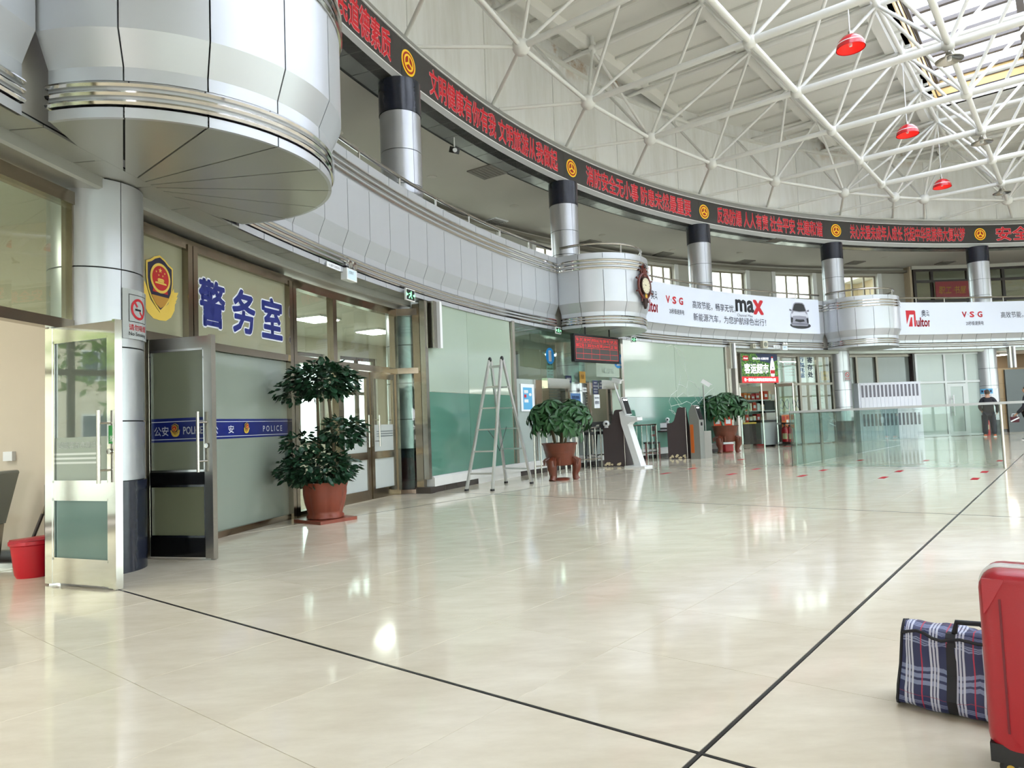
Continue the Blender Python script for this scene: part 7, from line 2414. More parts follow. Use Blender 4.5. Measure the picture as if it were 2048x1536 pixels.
def extinguisher(label, p, s=1.0, twin=False):
    t = tag(empty('fire_extinguisher', p, face_yaw(p)), label, 'fire extinguisher')
    MB().lathe([(0.0, 0.0), (0.085 * s, 0.0), (0.09 * s, 0.02 * s), (0.09 * s, 0.44 * s), (0.075 * s, 0.50 * s), (0.03 * s, 0.54 * s), (0.03 * s, 0.56 * s), (0.0, 0.56 * s)], (0, 0, 0), 24).build('cylinder', FRED, t, smooth=True, local=True)
    MB().box((0, -0.01, 0.59 * s), (0.05 * s, 0.12 * s, 0.06 * s)).build('valve', DK, t, local=True)
    MB().bar((0, 0.03, 0.64 * s), (0, -0.13 * s, 0.66 * s), 0.025, 0.015).build('lever', STEEL, t, local=True)
    MB().tube([(0.03 * s, 0, 0.58 * s), (0.12 * s, 0, 0.50 * s), (0.115 * s, 0, 0.25 * s), (0.10 * s, 0, 0.10 * s)], 0.012, 6).build('hose', DK, t, smooth=True, local=True)
    mb = MB()
    RRr = 0.091 * s
    vs = []
    for i in range(9):
        an = -PI / 2 - 0.7 + 1.4 * i / 8
        vs += [(RRr * cos(an), RRr * sin(an), 0.20 * s), (RRr * cos(an), RRr * sin(an), 0.36 * s)]
    mb.add(vs, [(2 * i, 2 * i + 2, 2 * i + 3, 2 * i + 1) for i in range(8)])
    mb.build('label', mat('label_cream', (214, 190, 150), rough=0.5), t, local=True)


extinguisher('red fire extinguisher against the shop glass by the orange notice', hp(24.95, 118.0), 1.25)
extinguisher('red fire extinguisher beside it, half behind the glass balustrade', hp(24.95, 117.45), 1.2)
extinguisher('red fire extinguisher on the floor beside the man', hp(24.55, 96.95), 1.15)
fs = notice('fire_safety_board', 'orange fire safety instruction board above the extinguishers', 25.10, 117.1, 0.62, 0.66, 0.48, mat('fire_board_orange', (222, 110, 52), rough=0.5))
fn0 = pln_fn(25.10, 117.1)
fn = lambda u, v, l: fn0(u, v - 0.10, l)
rect(MB(), -0.31, 0.98, 0.14, 0.17, fn, 0.006).build('red_block', RED, fs)
rect(MB(), -0.10, 1.06, 0.40, 0.10, fn, 0.006).build('heading', RED, fs)
for k in range(3):
    rect(MB(), -0.11 + 0.14 * k, 0.85, 0.11, 0.17, fn, 0.006).build('picture', PAPER, fs)
text_in(MB(), '灭火器', fn, -0.02, 1.075, 0.22, 0.07, lift=0.009).build('print', GOLD, fs)
text_in(MB(), '使用方法', fn, -0.08, 0.75, 0.36, 0.07, lift=0.006).build('print', RED, fs)

# ================================================================== glass balustrade round the opening
g0 = Vector((5.98, 15.16, 0))
g1 = Vector((8.85, 12.72, 0))
g2 = Vector((12.3, 22.4, 0))
BALG = glass('balustrade_glass', (232, 243, 242), 0.05, 0.975)
bl = tag(empty('glass_balustrade', g0, 0), 'frameless greenish glass balustrade with steel top rail standing on the floor', 'balustrade')
RH = 1.16
up = lambda p, z: Vector((p.x, p.y, z))
n = 6
for k in range(n):
    p_, q_ = g0.lerp(g2, k / n), g0.lerp(g2, (k + 1) / n)
    d_ = (q_ - p_).normalized()
    MB().bar(up(p_ + d_ * 0.006, RH / 2 + 0.005), up(q_ - d_ * 0.006, RH / 2 + 0.005), 0.012, RH - 0.01).build('pane', BALG, bl)
for k in range(2):
    p_, q_ = g0.lerp(g1, k / 2), g0.lerp(g1, (k + 1) / 2)
    d_ = (q_ - p_).normalized()
    MB().bar(up(p_ + d_ * 0.006, RH / 2 + 0.005), up(q_ - d_ * 0.006, RH / 2 + 0.005), 0.012, RH - 0.01).build('pane', CLEAR, bl)
MB().bar(up(g0, RH + 0.01), up(g2, RH + 0.01), 0.03, 0.02).build('top_rail', STEEL, bl)
gx = g1 + (g1 - g0).normalized() * 0.5
MB().bar(up(g0, RH + 0.01), up(gx, RH + 0.03), 0.045, 0.045).build('top_rail', LF, bl)
for p_ in (g1,):
    MB().tube([p_, up(p_, RH)], 0.025, 10).build('post', STEEL, bl, smooth=True)
MB().tube([g0, up(g0, RH)], 0.008, 8).build('corner_seal', DK, bl)

# ================================================================== bench, bucket, mop by the first door
BLU = mat('navy_seat_pad', (40, 48, 76), rough=0.5)
PERF = mat('perforated_steel_grey', (138, 144, 142), rough=0.35, metal=0.6)
pb = hp(26.40, 171.85)
bench = tag(empty('waiting_bench', pb, rad(171.2 - 90)), 'grey steel waiting bench with navy back at the cream wall', 'bench')
MB().prism([(0.0, 0.40), (0.42, 0.43), (0.44, 0.46), (0.02, 0.44), (-0.12, 0.86), (-0.16, 0.86), (-0.02, 0.40)], lambda u, v, l: Vector((l, u, v)), -0.5, 0.08).build('seat_shell', PERF, bench, local=True)
for k in range(2):
    MB().prism([(0.05, 0.455), (0.42, 0.465), (0.42, 0.49), (0.05, 0.48)], lambda u, v, l: Vector((l, u, v)), -0.46 + 0.26 * k, -0.22 + 0.26 * k).build('seat_pad', BLU, bench, local=True)
    MB().prism([(0.01, 0.50), (-0.10, 0.82), (-0.085, 0.83), (0.035, 0.50)], lambda u, v, l: Vector((l, u, v)), -0.46 + 0.26 * k, -0.22 + 0.26 * k).build('back_pad', BLU, bench, local=True)
MB().tube([(0.08, -0.14, 0.87), (-0.5, -0.14, 0.87)], 0.025, 8).build('back_tube', PERF, bench, local=True, smooth=True)
for x_ in (-0.45, 0.03):
    MB().bar((x_, 0.0, 0.40), (x_, 0.05, 0.04), 0.06, 0.05).build('leg', STEEL, bench, local=True)
    MB().box((x_, 0.08, 0.02), (0.06, 0.5, 0.04)).build('foot_bar', STEEL, bench, local=True)
BUCK = mat('red_bucket_plastic', (188, 18, 36), rough=0.35)
pbk = Vector((-4.16, 6.06, 0))
bk = tag(empty('mop_bucket', pbk, face_yaw(pbk)), 'red plastic mop bucket beside the open door', 'bucket')
E_ = Matrix.Diagonal((1.0, 0.72, 1.0))
MB().lathe([(0.0, 0.0), (0.12, 0.0), (0.135, 0.03), (0.165, 0.27), (0.18, 0.28), (0.18, 0.31), (0.168, 0.31), (0.155, 0.27), (0.125, 0.04), (0.0, 0.03)], (0, 0, 0), 32, E_).build('body', BUCK, bk, smooth=True, local=True, ang=35)
MB().box((0.17, 0, 0.315), (0.10, 0.10, 0.05)).build('spout', BUCK, bk, local=True)
MB().prism([(-0.17, 0.30), (0.16, 0.32), (0.16, 0.345), (-0.17, 0.325)], lambda u, v, l: Vector((u, l, v)), -0.10, 0.02).build('wringer', BUCK, bk, local=True)
mp_ = tag(empty('mop', pbk + Vector((0.0, 0.05, 0.05)), face_yaw(pbk)), 'wooden mop handle standing in the red bucket', 'mop')
MB().tube([(-0.09, 0.03, 0.10), (0.04, 0.12, 0.46)], 0.014, 8).build('dirty_end', mat('mop_dark_handle', (54, 44, 38), rough=0.6), mp_, smooth=True, local=True)
MB().tube([(0.04, 0.12, 0.46), (0.21, 0.24, 0.95)], 0.013, 8).build('handle', mat('mop_handle_wood', (128, 114, 92), rough=0.6), mp_, smooth=True, local=True)
MB().sphere((-0.09, 0.03, 0.10), 0.05, 12, 8, (1.1, 0.8, 0.8)).build('mop_head', mat('mop_grey_cotton', (110, 106, 98), rough=0.9), mp_, smooth=True, local=True)

# ================================================================== suitcase and plaid bag
SRED = mat('red_suitcase_shell', (168, 30, 42), rough=0.36, coat=0.15, bump=0.08, bscale=260)
sc_p = Vector((1.425, 2.215, 0))
su = tag(empty('suitcase', sc_p, face_yaw(sc_p) - 0.10), 'red hard-shell suitcase cut by the picture edge', 'suitcase')
Wc, Dc, Hc, B0 = 0.40, 0.24, 0.552, 0.078


def rounded_shell(x0, x1, y0, y1, z0, z1, r, n=5):
    """box with rounded vertical-plane corners (profile in x-z), extruded along y with bevelled rims"""
    P = []
    for cx, cz, a0 in ((x1 - r, z0 + r, -90), (x1 - r, z1 - r, 0), (x0 + r, z1 - r, 90), (x0 + r, z0 + r, 180)):
        for i in range(n + 1):
            a = rad(a0 + 90 * i / n)
            P.append((cx + r * cos(a), cz + r * sin(a)))
    cx_, cz_ = (x0 + x1) / 2, (z0 + z1) / 2
    mb = MB()
    m = len(P)
    rings = [(y0, 0.022), (y0 + 0.010, 0.008), (y0 + 0.028, 0.0), (y1, 0.0)]
    for y, ins in rings:
        for x, z in P:
            dx, dz = x - cx_, z - cz_
            mb.v.append(Vector((cx_ + dx * (1 - ins / abs((x1 - x0) / 2)), y, cz_ + dz * (1 - ins / abs((z1 - z0) / 2)))))
    for k in range(len(rings) - 1):
        for i in range(m):
            mb.f.append((k * m + i, k * m + (i + 1) % m, (k + 1) * m + (i + 1) % m, (k + 1) * m + i))
    mb.f.append(tuple(range(m)))
    mb.f.append(tuple(range((len(rings) - 1) * m, len(rings) * m)))
    return mb


rounded_shell(0.0, Wc, 0.0, Dc / 2 - 0.008, B0, B0 + Hc, 0.055).build('front_shell', SRED, su, smooth=True, local=True, ang=35)
mb = rounded_shell(0.0, Wc, 0.0, Dc / 2 - 0.008, B0, B0 + Hc, 0.055)
mb.v = [Vector((v.x, Dc - v.y, v.z)) for v in mb.v]
mb.build('rear_shell', SRED, su, smooth=True, local=True, ang=35)
rounded_shell(0.003, Wc - 0.003, Dc / 2 - 0.012, Dc / 2 + 0.012, B0 + 0.003, B0 + Hc - 0.003, 0.055).build('zip_band', mat('black_zip_tape', (30, 30, 34), rough=0.6), su, local=True)
for y_ in (Dc / 2 - 0.016, Dc / 2 + 0.016):
    P = []
    r_ = 0.056
    for cx, cz, a0 in ((Wc + 0.001 - r_, B0 - 0.001 + r_, -90), (Wc + 0.001 - r_, B0 + Hc + 0.001 - r_, 0), (r_ - 0.001, B0 + Hc + 0.001 - r_, 90), (r_ - 0.001, B0 - 0.001 + r_, 180)):
        for i in range(6):
            a = rad(a0 + 90 * i / 5)
            P.append(Vector((cx + r_ * cos(a), y_, cz + r_ * sin(a))))
    MB().tube(P, 0.006, 6, closed=True).build('white_piping', WHITE, su, smooth=True, local=True)
# bevelled relief lines on the face
for x_ in (0.055, Wc - 0.055):
    MB().bar((x_, -0.001, B0 + 0.07), (x_, -0.001, B0 + Hc - 0.08), 0.004, 0.006).build('face_groove', mat('dark_red_groove', (110, 14, 28), rough=0.5), su, local=True)
MB().prism([(0.012, B0 + Hc - 0.02), (0.07, B0 + Hc - 0.02), (0.03, B0 + Hc - 0.10), (0.012, B0 + Hc - 0.13)], lambda u, v, l: Vector((u, l, v)), -0.004, 0.004).build('corner_facet', SRED, su, local=True)
for x_ in (0.05, Wc - 0.05):
    for y_ in (0.045, Dc - 0.045):
        MB().box((x_, y_, B0 + 0.004), (0.095, 0.085, 0.055)).build('corner_guard', DK, su, local=True)
        w_ = MB().lathe([(0.0, -0.014), (0.022, -0.014), (0.03, -0.007), (0.03, 0.007), (0.022, 0.014), (0.0, 0.014)], (x_, y_, 0.03), 20, Matrix.Rotation(rad(90), 3, 'X'))
        w_.build('wheel', DK, su, smooth=True, local=True)
        MB().lathe([(0.0, -0.016), (0.012, -0.016), (0.012, 0.016), (0.0, 0.016)], (x_, y_, 0.03), 12, Matrix.Rotation(rad(90), 3, 'X')).build('hub', GOLD, su, local=True)
MB().tube([(0.14, Dc / 2, B0 + Hc), (0.14, Dc / 2, B0 + Hc + 0.02), (0.26, Dc / 2, B0 + Hc + 0.02), (0.26, Dc / 2, B0 + Hc)], 0.011, 8).build('handle', DK, su, smooth=True, local=True)

# plaid woven bag
PLAID = bpy.data.materials.new('navy_plaid_weave')
PLAID.use_nodes = True
nt = PLAID.node_tree
b = nt.nodes['Principled BSDF']
b.inputs['Roughness'].default_value = 0.5
tc = nt.nodes.new('ShaderNodeTexCoord')
sp = nt.nodes.new('ShaderNodeSeparateXYZ')
nt.links.new(tc.outputs['UV'], sp.inputs[0])


def stripes(sock, period, bands):
    """1 inside any of the (start, width) bands of each period"""
    md = nt.nodes.new('ShaderNodeMath')
    md.operation = 'PINGPONG' if False else 'WRAP'
    md.inputs[1].default_value = period
    md.inputs[2].default_value = 0.0
    nt.links.new(sock, md.inputs[0])
    acc = None
    for st, wd in bands:
        cpm = nt.nodes.new('ShaderNodeMath')
        cpm.operation = 'COMPARE'
        cpm.inputs[1].default_value = st
        cpm.inputs[2].default_value = wd
        nt.links.new(md.outputs[0], cpm.inputs[0])
        if acc is None:
            acc = cpm
        else:
            mx_ = nt.nodes.new('ShaderNodeMath')
            mx_.operation = 'MAXIMUM'
            nt.links.new(acc.outputs[0], mx_.inputs[0])
            nt.links.new(cpm.outputs[0], mx_.inputs[1])
            acc = mx_
    return acc.outputs[0]


def mixc(fac, c1, c2, k):
    m_ = nt.nodes.new('ShaderNodeMix')
    m_.data_type = 'RGBA'
    ml = nt.nodes.new('ShaderNodeMath')
    ml.operation = 'MULTIPLY'
    ml.inputs[1].default_value = k
    nt.links.new(fac, ml.inputs[0])
    nt.links.new(ml.outputs[0], m_.inputs[0])
    if isinstance(c1, tuple):
        m_.inputs[6].default_value = c1
    else:
        nt.links.new(c1, m_.inputs[6])
    m_.inputs[7].default_value = c2
    return m_.outputs[2]


per = 0.085
wb = [(0.020, 0.0035), (0.031, 0.0035), (0.042, 0.0035)]
col_ = mixc(stripes(sp.outputs['Y'], per, wb), lin((36, 42, 84)), lin((150, 160, 196)), 0.6)
col_ = mixc(stripes(sp.outputs['X'], per, wb), col_, lin((206, 208, 222)), 0.85)
col_ = mixc(stripes(sp.outputs['X'], per, [(0.074, 0.0022)]), col_, lin((190, 36, 62)), 0.85)
col_ = mixc(stripes(sp.outputs['Y'], per * 2, [(0.074, 0.002)]), col_, lin((150, 40, 70)), 0.5)
nt.links.new(col_, b.inputs['Base Color'])

bag_p = Vector((1.515, 2.83, 0))
bg_ = tag(empty('plaid_bag', bag_p, face_yaw(bag_p) - 0.22), 'navy checked woven bag with black straps behind the red suitcase', 'bag')
L_, D_, H_ = 0.46, 0.22, 0.31
N1, N2 = 16, 12


def bag_surface():
    """closed pillow: rings along x, each ring a soft rectangle in y-z"""
    vs, uv = [], []
    per_ = 28
    for i in range(N1 + 1):
        t_ = i / N1
        x = L_ * t_
        puff = 0.80 + 0.20 * math.sin(PI * min(1, max(0, t_))) ** 0.5
        for k in range(per_):
            s_ = k / per_
            an = 2 * PI * s_
            c_, s2 = cos(an), sin(an)
            e = 0.45
            yy = math.copysign(abs(c_) ** e, c_) * D_ / 2 * puff
            zz = math.copysign(abs(s2) ** e, s2) * H_ / 2
            wob = 0.010 * math.sin(7 * t_ * PI + k) + 0.008 * math.sin(k * 1.7 + i * 0.9)
            top = 1.0 if zz < 0 else 1.0 - 0.05 * (1 - abs(2 * t_ - 1))
            lean = 0.06 * (0.5 - t_) * (zz / H_)
            vs.append(Vector((x + (0.03 * (zz / H_) if i == 0 else 0), yy * (1 + (0.12 if zz < 0 else -0.25)) + wob * 0.6, max(0.004, H_ / 2 + zz * top + (wob * 0.5 if zz > -0.1 else 0)))))
            uv.append((x, s_ * 2 * (D_ + H_)))
    return vs, uv, per_


vs, uv, pr_ = bag_surface()
me = bpy.data.meshes.new('body')
fs_, fuv = [], []
for i in range(N1):
    for k in range(pr_):
        a_, b_ = i * pr_ + k, i * pr_ + (k + 1) % pr_
        c_, d_ = (i + 1) * pr_ + (k + 1) % pr_, (i + 1) * pr_ + k
        fs_.append((a_, b_, c_, d_))
        vk = k / pr_ * 2 * (D_ + H_)
        vk1 = (k + 1) / pr_ * 2 * (D_ + H_)
        fuv += [(L_ * i / N1, vk), (L_ * i / N1, vk1), (L_ * (i + 1) / N1, vk1), (L_ * (i + 1) / N1, vk)]
for e_ in (0, N1):
    ring_ = [e_ * pr_ + k for k in range(pr_)]
    fs_.append(tuple(ring_))
    fuv += [(vs[q].y + 0.3, vs[q].z) for q in ring_]
me.from_pydata([tuple(v) for v in vs], [], fs_)
ul = me.uv_layers.new(name='weave')
for i_, u_ in enumerate(fuv):
    ul.data[i_].uv = u_
me.polygons.foreach_set('use_smooth', [True] * len(me.polygons))
me.set_sharp_from_angle(angle=rad(60))
me.materials.append(PLAID)
ob = bpy.data.objects.new('body', me)
COL.objects.link(ob)
ob.parent = bg_
STRAP = mat('black_webbing', (30, 30, 34), rough=0.7)
for e_ in (0, N1):
    MB().tube([vs[e_ * pr_ + k] + Vector((-0.003 if e_ == 0 else 0.003, 0, 0)) for k in range(pr_)], 0.0055, 6, closed=True).build('piping', STRAP, bg_, smooth=True, local=True)
# top front seam piping
kk = [k for k in range(pr_) if vs[8 * pr_ + k].z > H_ * 0.86 and vs[8 * pr_ + k].y < -0.03]
ks = min(kk, key=lambda k: vs[8 * pr_ + k].y) if kk else 18
MB().tube([vs[i * pr_ + ks] + Vector((0, -0.002, 0.003)) for i in range(N1 + 1)], 0.006, 6).build('seam_piping', STRAP, bg_, smooth=True, local=True)
for i_ in (6, 12):
    front = [vs[i_ * pr_ + k] for k in range(pr_) if vs[i_ * pr_ + k].y < -0.02]
    front.sort(key=lambda v: v.z)
    mb = MB()
    n_ = len(front)
    a_ = [v + Vector((-0.016, -0.004, 0)) for v in front] + [v + Vector((0.016, -0.004, 0)) for v in front]
    mb.add(a_, [(k, k + 1, n_ + k + 1, n_ + k) for k in range(n_ - 1)])
    mb.build('strap', STRAP, bg_, local=True)
tp_ = max((vs[6 * pr_ + k] for k in range(pr_)), key=lambda v: v.z)
MB().tube([(L_ * 0.40, -0.05, H_ - 0.01), (L_ * 0.42, -0.05, H_ + 0.03), (L_ * 0.58, -0.05, H_ + 0.035), (L_ * 0.72, -0.05, H_ - 0.01)], 0.010, 8).build('grip', STRAP, bg_, smooth=True, local=True)
# ================================================================== people
def skin_mesh(name, verts, edges, radii, root=0, sub=2):
    me = bpy.data.meshes.new(name + '_sk')
    me.from_pydata(verts, edges, [])
    o = bpy.data.objects.new(name + '_sk', me)
    COL.objects.link(o)
    o.modifiers.new('skin', 'SKIN')
    for i, v in enumerate(me.skin_vertices[0].data):
        r = radii[i]
        v.radius = r if isinstance(r, tuple) else (r, r)
        v.use_root = (i == root)
    s = o.modifiers.new('sub', 'SUBSURF')
    s.levels = sub
    dg = bpy.context.evaluated_depsgraph_get()
    m2 = bpy.data.meshes.new_from_object(o.evaluated_get(dg))
    m2.name = name
    bpy.data.objects.remove(o)
    bpy.data.meshes.remove(me)
    m2.polygons.foreach_set('use_smooth', [True] * len(m2.polygons))
    return m2


def put(me, name, m, parent, loc=(0, 0, 0)):
    me.materials.clear()
    me.materials.append(m)
    o = bpy.data.objects.new(name, me)
    COL.objects.link(o)
    o.parent = parent
    o.location = loc
    return o


SKIN = mat('skin_tone', (196, 150, 122), rough=0.55)
HAIR = mat('cropped_dark_hair', (70, 62, 54), rough=0.8)
JACK = mat('black_jacket', (32, 33, 40), rough=0.75)
JACK2 = mat('black_collar', (20, 20, 24), rough=0.8)
TROU = mat('dark_blue_trousers', (34, 40, 56), rough=0.8)
SHOE = mat('orange_sneaker', (232, 112, 66), rough=0.5)


def fingers(parent, wrist, d, side, m):
    """small hand: palm with five fingers, d points along the hand, side towards the thumb"""
    d, side = Vector(d).normalized(), Vector(side).normalized()
    n = d.cross(side)
    v = [wrist, wrist + d * 0.05, wrist + d * 0.09]
    e = [(0, 1), (1, 2)]
    r = [0.026, (0.036, 0.018), (0.036, 0.016)]
    for k, (s_, L) in enumerate(((0.028, 0.066), (0.010, 0.075), (-0.009, 0.070), (-0.027, 0.055))):
        b = len(v)
        v += [wrist + d * 0.10 + side * s_, wrist + d * (0.10 + L * 0.5) + side * s_ + n * 0.006, wrist + d * (0.10 + L) + side * s_ * 0.9 + n * 0.022]
        e += [(2, b), (b, b + 1), (b + 1, b + 2)]
        r += [0.009, 0.0085, 0.0075]
    b = len(v)
    v += [wrist + d * 0.045 + side * 0.042, wrist + d * 0.08 + side * 0.058, wrist + d * 0.11 + side * 0.055 + n * 0.012]
    e += [(1, b), (b, b + 1), (b + 1, b + 2)]
    r += [0.011, 0.010, 0.008]
    me = skin_mesh('hand', [tuple(x) for x in v], e, r, 0, 1)
    return put(me, 'hand', m, parent)


def man(label, p, yaw, pose, hgt=1.74):
    """local: faces +y, x to his right; pose gives hand positions"""
    t = tag(empty('person', p, yaw), label, 'person')
    k = hgt / 1.74
    hL, hR = [Vector(x) * k for x in pose['hands']]
    eL, eR = [Vector(x) * k for x in pose['elbows']]
    V = lambda x, y, z: Vector((x, y, z)) * k
    fx_ = pose.get('stance', 0.10)
    pts = [V(0, 0, 0.95), V(0, 0.0, 1.12), V(0, -0.01, 1.32), V(0, -0.01, 1.45), V(0, 0.0, 1.53), V(0, 0.02, 1.60),
           V(-0.17, -0.01, 1.40), eL, hL, V(0.17, -0.01, 1.40), eR, hR,
           V(-0.10, 0, 0.88), V(-fx_, 0.02, 0.48), V(-fx_ - 0.01, -0.02, 0.08), V(-fx_ - 0.03, 0.14, 0.035),
           V(0.10, 0, 0.88), V(fx_, 0.02, 0.48), V(fx_ + 0.01, -0.02, 0.08), V(fx_ + 0.03, 0.14, 0.035)]
    ed_ = [(0, 1), (1, 2), (2, 3), (3, 4), (4, 5), (3, 6), (6, 7), (7, 8), (3, 9), (9, 10), (10, 11), (0, 12), (12, 13), (13, 14), (14, 15), (0, 16), (16, 17), (17, 18), (18, 19)]
    rd = [(0.15, 0.10), (0.14, 0.10), (0.155, 0.105), (0.11, 0.08), 0.055, 0.05, 0.065, 0.045, 0.03, 0.065, 0.045, 0.03, 0.085, 0.06, 0.045, 0.035, 0.085, 0.06, 0.045, 0.035]
    rd = [tuple(q * k for q in r) if isinstance(r, tuple) else r * k for r in rd]
    body = put(skin_mesh('body', [tuple(q) for q in pts], ed_, rd), 'body', SKIN, t)
    # head
    hd = V(0, 0.03, 1.64)
    MB().sphere(hd, 0.10 * k, 18, 14, (0.80, 0.98, 1.20)).build('head', SKIN, t, smooth=True, local=True)
    mb = MB()
    mb.tube([hd + V(0, 0.085, 0.02), hd + V(0, 0.112, -0.015), hd + V(0, 0.09, -0.022)], [0.008 * k, 0.014 * k, 0.01 * k], 8)
    mb.build('nose', SKIN, t, smooth=True, local=True)
    for sx in (-1, 1):
        MB().sphere(hd + V(sx * 0.083, -0.005, 0.0), 0.03 * k, 10, 8, (0.4, 0.8, 1.1)).build('ear', SKIN, t, smooth=True, local=True)
        MB().sphere(hd + V(sx * 0.032, 0.085, 0.015), 0.010 * k, 8, 6).build('eye', BLACK, t, smooth=True, local=True)
    MB().box(hd + V(0, 0.092, -0.055), (0.045 * k, 0.012, 0.008)).build('mouth', mat('lip', (150, 90, 84), rough=0.6), t, local=True)
    hm = MB().sphere(hd + V(0, -0.010, 0.012), 0.103 * k, 18, 14, (0.83, 0.98, 1.19))
    keep = [f for f in hm.f if all((hm.v[i] - hd).z > 0.02 * k - 0.0 and (hm.v[i] - hd).y < 0.075 * k or (hm.v[i] - hd).y < -0.03 * k and (hm.v[i] - hd).z > -0.06 * k for i in f)]
    hm.f = keep
    hm.build('hair', HAIR, t, smooth=True, local=True)
    # clothes
    jp = [V(0, 0, 0.80), V(0, 0, 0.95), V(0, 0.0, 1.12), V(0, -0.01, 1.32), V(0, -0.01, 1.455), V(-0.18, -0.01, 1.40), eL, eL.lerp(hL, 0.9), V(0.18, -0.01, 1.40), eR, eR.lerp(hR, 0.9)]
    jr = [(0.21, 0.15), (0.20, 0.145), (0.19, 0.14), (0.195, 0.14), (0.09, 0.08), 0.085, 0.068, 0.052, 0.085, 0.068, 0.052]
    jr = [tuple(q * k for q in r) if isinstance(r, tuple) else r * k for r in jr]
    put(skin_mesh('jacket', [tuple(q) for q in jp], [(0, 1), (1, 2), (2, 3), (3, 4), (4, 5), (5, 6), (6, 7), (4, 8), (8, 9), (9, 10)], jr), 'jacket', JACK, t)
    tp = [V(0, 0, 0.93), V(-0.10, 0, 0.86), V(-fx_, 0.02, 0.48), V(-fx_ - 0.01, -0.01, 0.07), V(0.10, 0, 0.86), V(fx_, 0.02, 0.48), V(fx_ + 0.01, -0.01, 0.07)]
    tr_ = [(0.155, 0.12), 0.11, 0.098, 0.085, 0.11, 0.098, 0.085]
    tr_ = [tuple(q * k for q in r) if isinstance(r, tuple) else r * k for r in tr_]
    put(skin_mesh('trousers', [tuple(q) for q in tp], [(0, 1), (1, 2), (2, 3), (0, 4), (4, 5), (5, 6)], tr_), 'trousers', TROU, t)
    for sx in (-1, 1):
        c_ = V(sx * (fx_ + 0.02), 0.05, 0.0)
        mb = MB()
        prof = [(-0.12, 0.035, 0.085), (-0.09, 0.045, 0.10), (0.0, 0.048, 0.085), (0.08, 0.052, 0.06), (0.14, 0.045, 0.045), (0.165, 0.02, 0.035)]
        vs_ = []
        for y_, w_, h_ in prof:
            vs_ += [c_ + V(-w_, y_, 0.028), c_ + V(-w_ * 0.75, y_, h_), c_ + V(w_ * 0.75, y_, h_), c_ + V(w_, y_, 0.028)]
        n_ = len(prof)
        mb.add(vs_, [(4 * i + j, 4 * i + (j + 1) % 4, 4 * i + 4 + (j + 1) % 4, 4 * i + 4 + j) for i in range(n_ - 1) for j in range(4)] + [(0, 1, 2, 3), (4 * n_ - 4, 4 * n_ - 3, 4 * n_ - 2, 4 * n_ - 1)])
        sh_ = mb.build('shoe', SHOE, t, smooth=True, local=True)
        mb = MB()
        vs_ = []
        for y_, w_, h_ in prof:
            vs_ += [c_ + V(-w_ * 1.05, y_ * 1.03, 0.0), c_ + V(-w_ * 1.05, y_ * 1.03, 0.03), c_ + V(w_ * 1.05, y_ * 1.03, 0.03), c_ + V(w_ * 1.05, y_ * 1.03, 0.0)]
        mb.add(vs_, [(4 * i + j, 4 * i + (j + 1) % 4, 4 * i + 4 + (j + 1) % 4, 4 * i + 4 + j) for i in range(n_ - 1) for j in range(4)] + [(0, 1, 2, 3), (4 * n_ - 4, 4 * n_ - 3, 4 * n_ - 2, 4 * n_ - 1)])
        mb.build('sole', WHITE, t, local=True)
    fingers(t, eL.lerp(hL, 0.97), hL - eL, pose['thumb'][0], SKIN)
    fingers(t, eR.lerp(hR, 0.97), hR - eR, pose['thumb'][1], SKIN)
    return t


pm = on_floor(1981, 873.5)
ymn = face_yaw(pm) + 0.05
pose = {'hands': ((-0.20, 0.20, 0.98), (0.26, 0.10, 0.86)), 'elbows': ((-0.27, -0.05, 1.12), (0.29, -0.03, 1.12)), 'thumb': ((1, 0.2, 0), (-1, 0.3, 0)), 'stance': 0.13}
mn = man('man in dark jacket and orange shoes reading the column notice', pm, ymn, pose, 1.72)
pp = mn.matrix_basis @ Vector((0.30, 0.10, 0.62))
pa = tag(empty('paper_sheet', pp, ymn), 'white sheet of paper in the right hand of the man in orange shoes', 'paper')
MB().box((0, 0, 0.12), (0.16, 0.012, 0.24)).build('sheet', PAPER, pa, local=True)
rect(MB(), -0.05, 0.05, 0.10, 0.012, lambda u, v, l: Vector((u, -0.0065 - l, v)), 0.0005).build('print_line', BGREY, pa, local=True)

# second person, only partly inside the picture
p2 = on_floor(2062, 880)
pose2 = {'hands': ((-0.26, 0.26, 0.86), (0.22, 0.20, 0.98)), 'elbows': ((-0.28, 0.0, 1.10), (0.28, -0.02, 1.12)), 'thumb': ((1, 0.2, 0), (-1, 0.3, 0)), 'stance': 0.10}
w2 = man('person in a black coat at the far right edge holding a bag', p2, face_yaw(p2) + 1.2, pose2, 1.70)
for ch_ in w2.children:
    if ch_.name.startswith('trousers') or ch_.name.startswith('shoe'):
        ch_.data.materials.clear()
        ch_.data.materials.append(JACK2)
hb_ = w2.matrix_basis @ Vector((-0.26, 0.30, 0.58))
hbag = tag(empty('hand_bag', hb_, face_yaw(p2)), 'small dark red and white bag held by the person at the right edge', 'bag')
MB().prism([(-0.11, 0), (0.11, 0), (0.13, 0.18), (-0.13, 0.18)], lambda u, v, l: Vector((u, l, v)), -0.05, 0.05).build('body', mat('maroon_cloth', (78, 28, 38), rough=0.7), hbag, local=True)
MB().tube([(-0.08, 0, 0.18), (-0.06, 0, 0.27), (0.06, 0, 0.27), (0.08, 0, 0.18)], 0.012, 8).build('strap', PAPER, hbag, local=True, smooth=True)
MB().bar((-0.11, -0.052, 0.03), (0.12, -0.052, 0.15), 0.01, 0.04).build('white_stripe', PAPER, hbag, local=True)
